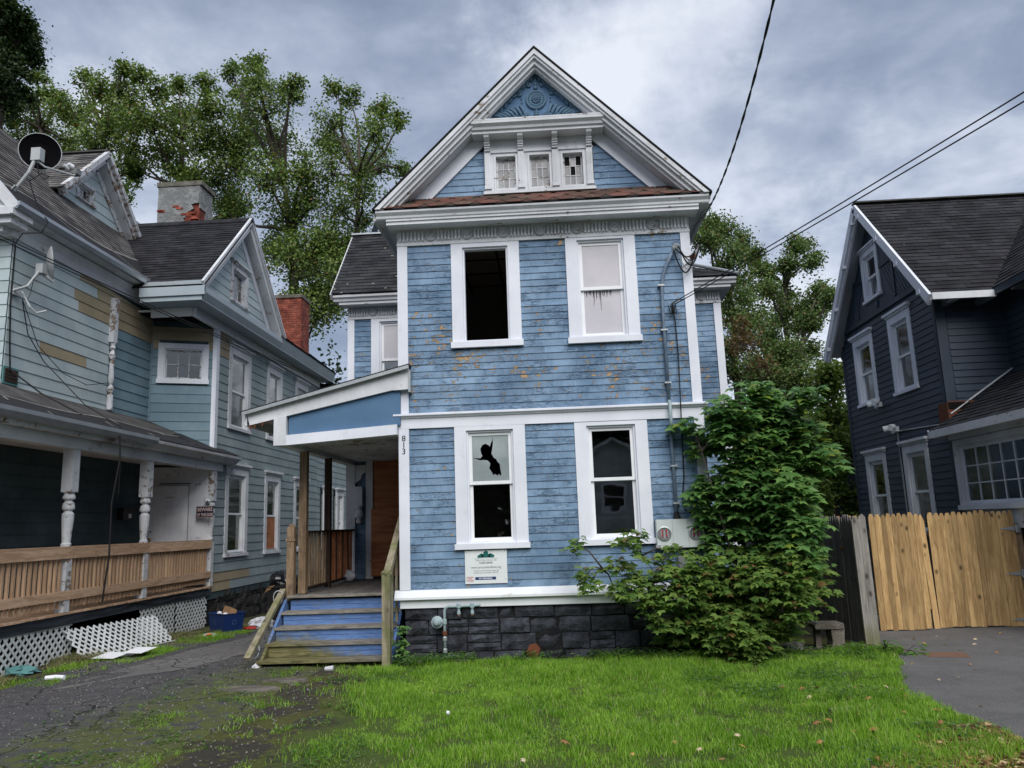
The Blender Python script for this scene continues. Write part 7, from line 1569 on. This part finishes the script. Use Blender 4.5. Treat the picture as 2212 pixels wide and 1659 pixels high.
# bushes far behind the gap between the left houses and along the back lots
def hedge(x0, x1, y, z1, lm, seed):
    rng = np.random.default_rng(seed); n = int((x1-x0)*z1*230); P = np.stack([rng.uniform(x0, x1, n), y+rng.normal(size=n)*.8, z1*rng.random(n)**.8*(1+.15*np.sin(rng.uniform(0, 6, n)))], 1)
    P[:, 2] *= 1+.18*np.sin(P[:, 0]*1.7)+.1*np.sin(P[:, 0]*4.1); V, F, rn = inst(QT, QF, P, rotmats(n, .4, np.tile([0, -.5, 0], (n, 1)), rng), .2*rng.uniform(.7, 1.3, n), rng.random(n)); o = Thing('undergrowth', None, None, (0, 0, 0), kind='stuff', me=mesh_np('undergrowth', V, 4, F, lm, rn)); return n
cnt += hedge(4.6, 13, 27.5, 4.2, M['leafG'], 30); cnt += hedge(-26, 4, 36, 7.5, M['leafB'], 31); cnt += hedge(4.6, 12, 30, 6., M['leafB'], 32)
# broad-leaved sapling in front of the corner: real lobed leaves
LT = np.array([(0, 0, 0), (.10, -.20, .02), (.02, -.42, -.05), (.30, -.24, .03), (.46, -.50, -.06), (.60, -.20, .03), (1.0, 0, -.12), (.60, .20, .03), (.46, .50, -.06), (.30, .24, .03), (.02, .42, -.05), (.10, .20, .02), (.34, 0, .06)])
LF = [(12, i, i+1) for i in range(0, 11)]+[(12, 11, 0)]
def leaf_plant(name, label, cat, blobs, stems, lm, per, lsz, seed, up=.42, hollow=None):
    rng = np.random.default_rng(seed); rd = random.Random(seed); b0 = stems[0][0]; t = Thing(name, label, cat, b0); w_ = MB()
    for st_ in stems: pts = [Vector(p) for p in st_[:-1]]; r0 = st_[-1]; w_.tube(pts, [r0*(1-.75*i/(len(pts)-1)) for i in range(len(pts))], 7)
    nodes = [Vector(p) for st_ in stems for p in st_[:-1]]; P = []; Rm = []; S = []
    for (x, y, z, r) in blobs:
        c = Vector((x, y, z)); src = min(nodes, key=lambda p: (p-c).length+max(0, p.z-c.z)*.8); w_.tube([src, src.lerp(c, .5)+Vector((0, 0, .06)), c], [.014, .01, .006], 5)
        n = max(18, int(per*r*r*760))
        nsub = max(3, n//9)
        for _ in range(nsub):
            d = Vector(rng.normal(size=3)).normalized(); d.y -= .35; d.normalize(); tip = c+d*r*rd.uniform(.4, 1.08); w_.tube([c, tip], [.006, .003], 3, False)
            for _k in range(9):
                a = rd.uniform(0, 6.28); out = Vector((math.cos(a), math.sin(a)-.35, rd.uniform(-.45, .1))).normalized(); p = tip+out*rd.uniform(.02, .10)+Vector((0, 0, rd.uniform(-.04, .04)))
                ax_ = np.array(out); nr = np.array([rd.gauss(0, .3), rd.gauss(0, .3)-.45, 1.])*up+np.array([out.x, out.y, 0])*.5; nr -= ax_*(nr @ ax_); nr /= np.linalg.norm(nr); bb = np.cross(nr, ax_)
                P.append(np.array(p)); Rm.append(np.stack([ax_, bb, nr], 1)); S.append(lsz*rd.uniform(.6, 1.25))
    P = np.array(P); Rm = np.array(Rm); S = np.array(S); n = len(P); t.part('stems', w_, M['bark'], smooth=True)
    rn = rng.random(n); order = np.argsort([(-s_/max((p-CAM) @ CF, .1)) for s_, p in zip(S, P)]); fr_ = np.zeros(n, bool)
    # the 280 leaves that show largest, lying outermost towards the street
    sc_ = S/((P-CAM) @ CF)*(1+.5*(P[:, 1] < np.median(P[:, 1]))); top = np.argsort(-sc_)[:280]; fr_[top] = True
    tm = [mesh_from('leaf', LT, LF, lm, rnd=v_) for v_ in (.08, .25, .42, .6, .78, .95)]
    for i in top:
        o = bpy.data.objects.new('leaf', tm[int(rn[i]*5.99)]); COL.objects.link(o); o.parent = t.o; m4 = Matrix.Identity(4)
        for a in range(3):
            for b in range(3): m4[a][b] = Rm[i][a][b]*S[i]
            m4[a][3] = P[i][a]-t.loc[a]
        o.matrix_local = m4
    k = ~fr_; V, F, r2 = inst(LT, LF, P[k], Rm[k], S[k], rn[k]); t.link('foliage', mesh_np('foliage', V-t.loc, 3, F, lm, r2), kind='stuff'); return n
sap = [b for b in Sb if b[2] > 1.15]; bush = [b for b in Sb if b[2] <= 1.15]+Lb
nl = leaf_plant('sapling', 'tall broad-leaved sapling covering the right corner of the blue house', 'sapling', sap, [((2.55, 10.5, 0), (2.6, 10.5, .9), (2.75, 10.48, 1.7), (2.8, 10.5, 2.5), (2.75, 10.4, 3.2), .05), ((2.6, 10.5, .6), (3.1, 10.55, 1.4), (3.35, 10.5, 2.2), (3.3, 10.4, 3.0), .03), ((2.6, 10.5, .5), (2.3, 10.45, 1.2), (2.1, 10.3, 2.0), (1.95, 10.2, 2.6), .025)], M['leafS'], 4.2, .165, 21)
nl += leaf_plant('low_bush', 'low spreading yellow-green bush in front of the foundation under the sapling', 'bush', bush, [((2.3, 10.45, 0), (2.2, 10.4, .4), (1.7, 10.3, .7), (1.2, 10.25, .95), (.6, 10.25, 1.15), .02), ((2.4, 10.45, 0), (2.7, 10.4, .5), (3.1, 10.4, .9), .02), ((2.2, 10.45, 0), (1.7, 10.4, .5), (1.1, 10.3, 1.3), .014)], M['leafL'], 4.3, .12, 22)
nl += leaf_plant('weed_clump', 'leafy weed at the right foot of the steps', 'weed', [(-2.12, 10.5, .30, .09), (-2.02, 10.5, .14, .1), (-2.1, 10.5, .45, .06)], [((-2.1, 10.55, 0), (-2.12, 10.5, .3), (-2.1, 10.5, .48), .006)], M['leafS'], 6, .075, 23)
nl += leaf_plant('weed_clump', 'low bright weed clump at the foot of the grey fence by the right drive', 'weed', [(4.05, 10.35, .1, .14), (4.3, 10.3, .06, .12), (3.85, 10.5, .1, .1)], [((4.05, 10.4, 0), (4.05, 10.35, .12), .006)], M['weed'], 5, .06, 24)
print('tree leaves', cnt, 'shrub leaves', nl)
# ================================================================== GRASS AND GROUND LITTER
from mathutils import noise as mn
def field(X, Y, s, off=0.): return np.array([mn.noise(Vector((x*s+off, y*s, off*.7))) for x, y in zip(X, Y)])
def zsurf(X, Y): return gx_arr(X, Y)+.012*np.sin(X*2.3+Y)*np.cos(Y*1.7)
def blades(name, X, Y, hgt, wid, lean, m, seed):
    rng = np.random.default_rng(seed); n = len(X); a = rng.uniform(0, 2*math.pi, n); hn = field(X, Y, 1.4, 41.)+.6*field(X, Y, 4.1, 12.); h = hgt*rng.uniform(.5, 1.25, n)*np.clip(.95+1.0*hn, .45, 1.7); w = wid*rng.uniform(.7, 1.3, n); l = lean*h*rng.uniform(.2, 1.6, n); Z = zsurf(X, Y)-.004
    dx, dy = np.cos(a), np.sin(a); b = a+rng.uniform(-1, 1, n)+math.pi/2; ex, ey = np.cos(b), np.sin(b)
    V = np.zeros((n, 5, 3)); 
    V[:, 0] = np.stack([X-ex*w/2, Y-ey*w/2, Z], 1); V[:, 1] = np.stack([X+ex*w/2, Y+ey*w/2, Z], 1)
    V[:, 2] = np.stack([X+ex*w*.38+dx*l*.35, Y+ey*w*.38+dy*l*.35, Z+h*.6], 1); V[:, 3] = np.stack([X-ex*w*.38+dx*l*.35, Y-ey*w*.38+dy*l*.35, Z+h*.6], 1); V[:, 4] = np.stack([X+dx*l, Y+dy*l, Z+h], 1)
    k = np.arange(n)[:, None]*5; F = np.concatenate([k+np.array([0, 1, 2]), k+np.array([0, 2, 3]), k+np.array([3, 2, 4])], 1).reshape(-1, 3)
    Thing(name, None, None, (0, 0, 0), kind='stuff', me=mesh_np(name, V.reshape(-1, 3), 3, F, m, np.repeat(rng.random(n), 3)))
rng = np.random.default_rng(77)
def scatter(x0, x1, y0, y1, n, pr):
    X = rng.uniform(x0, x1, n); Y = rng.uniform(y0, y1, n)**1.0; k = rng.random(n) < pr(X, Y); return X[k], Y[k]
def sm(x, a, b): t = np.clip((x-a)/(b-a), 0, 1); return t*t*(3-2*t)
N1 = lambda X, Y: field(X, Y, .9, 3.)
def lawn(X, Y):
    n1 = field(X, Y, 1.1, 3.); n2 = field(X, Y, 3.3, 9.)
    red = 3.05+.1*(Y-4)+.12*np.sin(Y*2.1); red = np.where(Y > 9, 3.62+.42*(Y-9), red)
    left = sm(X+n1*.9+n2*.4-(Y-8)*(-.22), -2.6, -1.2)
    bare = 1-.85*sm(n2+.35*n1-(Y < 7.6)*(-.1), .22, .42)
    near = 1-.35*sm(6.7-Y, 0, .7)
    return left*(X < red+.06+n2*.1)*bare*near*np.where(Y > 10.62, (X > 2.2), 1)
X, Y = scatter(-4, 4.4, 5.4, 10.75, 270000, lawn)
blades('grass', X, Y, .062, .0062, .5, M['grass'], 1)
X2, Y2 = X[::9], Y[::9]; blades('tall_grass', X2+.02, Y2, .085, .006, .6, M['grass'], 2)
# sparse tufts in the mossy strip left of the lawn
def tuft(X, Y): n1 = field(X, Y, 2.2, 17.); return (n1+.5*field(X, Y, 7., 3.) > .3)*sm(X, -5.2, -3.2)*.6
X, Y = scatter(-5.4, -1.2, 5.4, 10.4, 70000, tuft); blades('sparse_grass', X, Y, .04, .006, 1., M['grass'], 3)
# grass strip and dry stalks along the lattice
def strip(X, Y): e = -6.55+.09*(Y-10)*.8; n1 = field(X, Y, 2.4, 5.); return (np.abs(X-e) < .38+.2*n1)*sm(n1, -.3, .25)
X, Y = scatter(-7.5, -5.1, 9.6, 17, 60000, strip); blades('strip_grass', X, Y, .06, .007, 1., M['grass'], 4)
X, Y = scatter(-7.5, -6.2, 9.6, 16.5, 30000, lambda X, Y: sm(field(X, Y, 1.8, 8.), -.05, .35)*(X < -6.35)); blades('dry_stalks', X, Y, .07, .008, 2.2, M['hay'], 5)
# broad weeds: clover by the wall, plantain on the right
CT = np.array([(0, 0, 0), (.25, -.3, .05), (.8, -.34, .05), (1., 0, -.02), (.8, .34, .05), (.25, .3, .05)]); CF_ = [(0, 1, 2), (0, 2, 3), (0, 3, 4), (0, 4, 5)]
def weeds(name, X, Y, sz, hh, m, seed):
    r_ = np.random.default_rng(seed); n = len(X); P = np.stack([X, Y, zsurf(X, Y)+hh*r_.random(n)+.012], 1); V, F, rn = inst(CT, CF_, P, rotmats(n, .75, None, r_), sz*r_.uniform(.5, 1.3, n), r_.random(n)); Thing(name, None, None, (0, 0, 0), kind='stuff', me=mesh_np(name, V, 3, F, m, rn))
X, Y = scatter(-2.1, 3.9, 10.25, 10.72, 9000, lambda X, Y: sm(field(X, Y, 1.6, 4.), -.25, .2)); weeds('clover', X, Y, .035, .11, M['weed'], 6)
X, Y = scatter(-2.4, 4.0, 5.4, 10.7, 16000, lambda X, Y: sm(field(X, Y, 2.1, 24.), .05, .35)*(X < 3.0)); weeds('lawn_clover', X, Y, .024, .05, M['weed'], 16)
X, Y = scatter(-2.4, 3.4, 5.4, 10.6, 26000, lambda X, Y: .5*sm(field(X, Y, 2.6, 44.), .1, .5)); blades('dead_stalks', X, Y, .045, .005, 1.8, M['hay'], 17)
X, Y = scatter(.8, 4.2, 5.5, 10.9, 26000, lambda X, Y: sm(field(X, Y, 1.5, 14.), .0, .35)*sm(X+.35*(Y-8), .9, 2.6)*(X < 3.35+.12*np.maximum(Y-6, 0)+.1*field(X, Y, 3., 1.))); weeds('lawn_weeds', X, Y, .032, .06, M['weed'], 7)
X, Y = scatter(-5.4, -1.6, 5.4, 10.4, 22000, lambda X, Y: (field(X, Y, 1.7, 31.)+.3*field(X, Y, 6., 3.) > .26)*sm(X, -5.4, -3.6)*.9); weeds('moss_weeds', X, Y, .026, .03, M['weed'], 8)
X, Y = scatter(2.0, 4.2, 5.4, 6.9, 15000, lambda X, Y: sm(field(X, Y, 1.5, 2.), -.5, .2)*sm(X-2.2-(Y-5.9)*.9, -.1, .5)*(X < 3.45)); weeds('leaf_litter', X, Y, .05, .015, M['litter'], 9)
# curb-side bare soil grit on the old drive
X, Y = scatter(-6.6, -2.4, 5.4, 11.5, 7000, lambda X, Y: .4+0*X); n = len(X); r_ = np.random.default_rng(5)
V, F, rn = inst(np.array([(1, 0, 0), (-.5, .8, 0), (-.5, -.8, 0), (0, 0, .9)]), [(0, 1, 3), (1, 2, 3), (2, 0, 3)], np.stack([X, Y, zsurf(X, Y)+.018], 1), rotmats(n, .8, None, r_), .007*r_.uniform(.5, 2., n), r_.random(n)); Thing('gravel', None, None, (0, 0, 0), kind='stuff', me=mesh_np('gravel', V, 3, F, M['greystone'], rn))
# single fallen leaves
fl_m = [mesh_from('fallen_leaf', LT*np.array([1, .8, 1.5]), LF, M['fall'], rnd=v_) for v_ in (.1, .35, .6, .9)]
def fallen(x, y, s, z, grp, lab):
    t = Thing('fallen_leaf', lab, 'leaf', (x, y, z), grp, me=random.choice(fl_m)); t.o.rotation_euler = (random.uniform(-.5, .5), random.uniform(-.5, .5), random.uniform(0, 6.28)); t.o.scale = (s, s, s)
rr = random.Random(5)
for (x, y, s) in [(-.02, 6.55, .085), (.85, 6.45, .07), (.98, 6.2, .06), (1.35, 6.25, .06), (1.9, 6.3, .07), (1.1, 5.95, .08), (-.3, 6.0, .06), (.5, 6.1, .05), (2.05, 6.9, .08), (2.5, 6.7, .09), (2.75, 6.35, .09), (2.9, 7.2, .07), (1.35, 6.55, .07), (.6, 8.9, .05), (-.3, 9.0, .05)]: fallen(x, y, s, .065, 'fallen leaves on the lawn', 'yellow-brown fallen leaf resting on the front lawn')
for _ in range(26): x = rr.uniform(2.2, 3.3); y = rr.uniform(5.9, 8.5); fallen(x, y, rr.uniform(.05, .085), .05, 'fallen leaves along the edge of the right drive', 'brown fallen leaf in the grass along the edge of the right drive')
for _ in range(34): y = rr.uniform(6.6, 11.8); x = right_edge(y)+rr.uniform(.15, 2.2); fallen(x, y, rr.uniform(.04, .075), .03, 'fallen leaves on the right drive', 'pale fallen leaf lying on the right asphalt drive')
for _ in range(12): x = rr.uniform(-6.3, -3.5); y = rr.uniform(7, 14); fallen(x, y, rr.uniform(.03, .05), .03, 'specks of leaf on the left drive', 'small pale leaf scrap on the cracked left drive')
# ================================================================== HOUSE ACROSS THE STREET (seen in the window reflections)
Z = Thing('house_across_street', 'grey gabled house across the street, seen only as a reflection in the ground-floor window', 'house', (3.1, -18, 0)); FZ = Fr((6.9, -18, 0), (-1, 0, 0))
Z.part('wall', MB().prism(FZ, [(0, 0), (7.6, 0), (7.6, 3.5), (3.8, 5.7), (0, 3.5)], -9, 0), M['grey_siding'])
courses(Z, 'siding_board', FZ, [(0, .5), (7.6, .5), (7.6, 3.5), (3.8, 5.7), (0, 3.5)], .2, .03, .004, M['grey_siding'], [(3.2, 4.5, 2.3, 3.7)], seg=(7, 8))
for (a, b, c, d) in ((3.8, -.4, 5.8, 3.35), (3.8, 8., 5.8, 3.35)): Z.part('rake', MB().bar(FZ.p(a, c, .15), FZ.p(b, d, .15), .3, .2), M['white'])
zr = MB(); 
for s_ in (-.5, 8.1): zr.add([FZ.p(3.8, 5.95, .4), FZ.p(3.8, 5.95, -9), FZ.p(s_, 3.35, -9), FZ.p(s_, 3.35, .4)], [(0, 1, 2, 3)])
Z.part('roof', zr, M['slate'])
for u, w_, z0, z1 in ((3.2, 1.3, 2.3, 3.7), (.8, 1.1, 1.0, 2.6), (5.9, 1.1, 1.0, 2.6)):
    zw = Z.part('window', MB().bf(FZ, u, u+w_, z0, z1, 0, .06), M['white']); Z.part('pane', MB().bf(FZ, u+.15, u+w_-.15, z0+.15, (z0+z1)/2-.03, .061, .07).bf(FZ, u+.15, u+w_-.15, (z0+z1)/2+.03, z1-.15, .061, .07), M['dark'], zw)
rg_ = np.random.default_rng(91); n = 60000; Pq = np.stack([rg_.uniform(-45, 45, n), -27+rg_.normal(size=n)*1.2, 10*rg_.random(n)**.8], 1); Pq[:, 2] *= 1+.2*np.sin(Pq[:, 0]*.7)
V, F, rn = inst(QT, QF, Pq, rotmats(n, .3, None, rg_), .75*rg_.uniform(.7, 1.3, n), rg_.random(n)); Thing('tree_line', None, None, (0, 0, 0), kind='stuff', me=mesh_np('tree_line', V, 4, F, M['leafB'], rn))
for t in THINGS: t.flush()
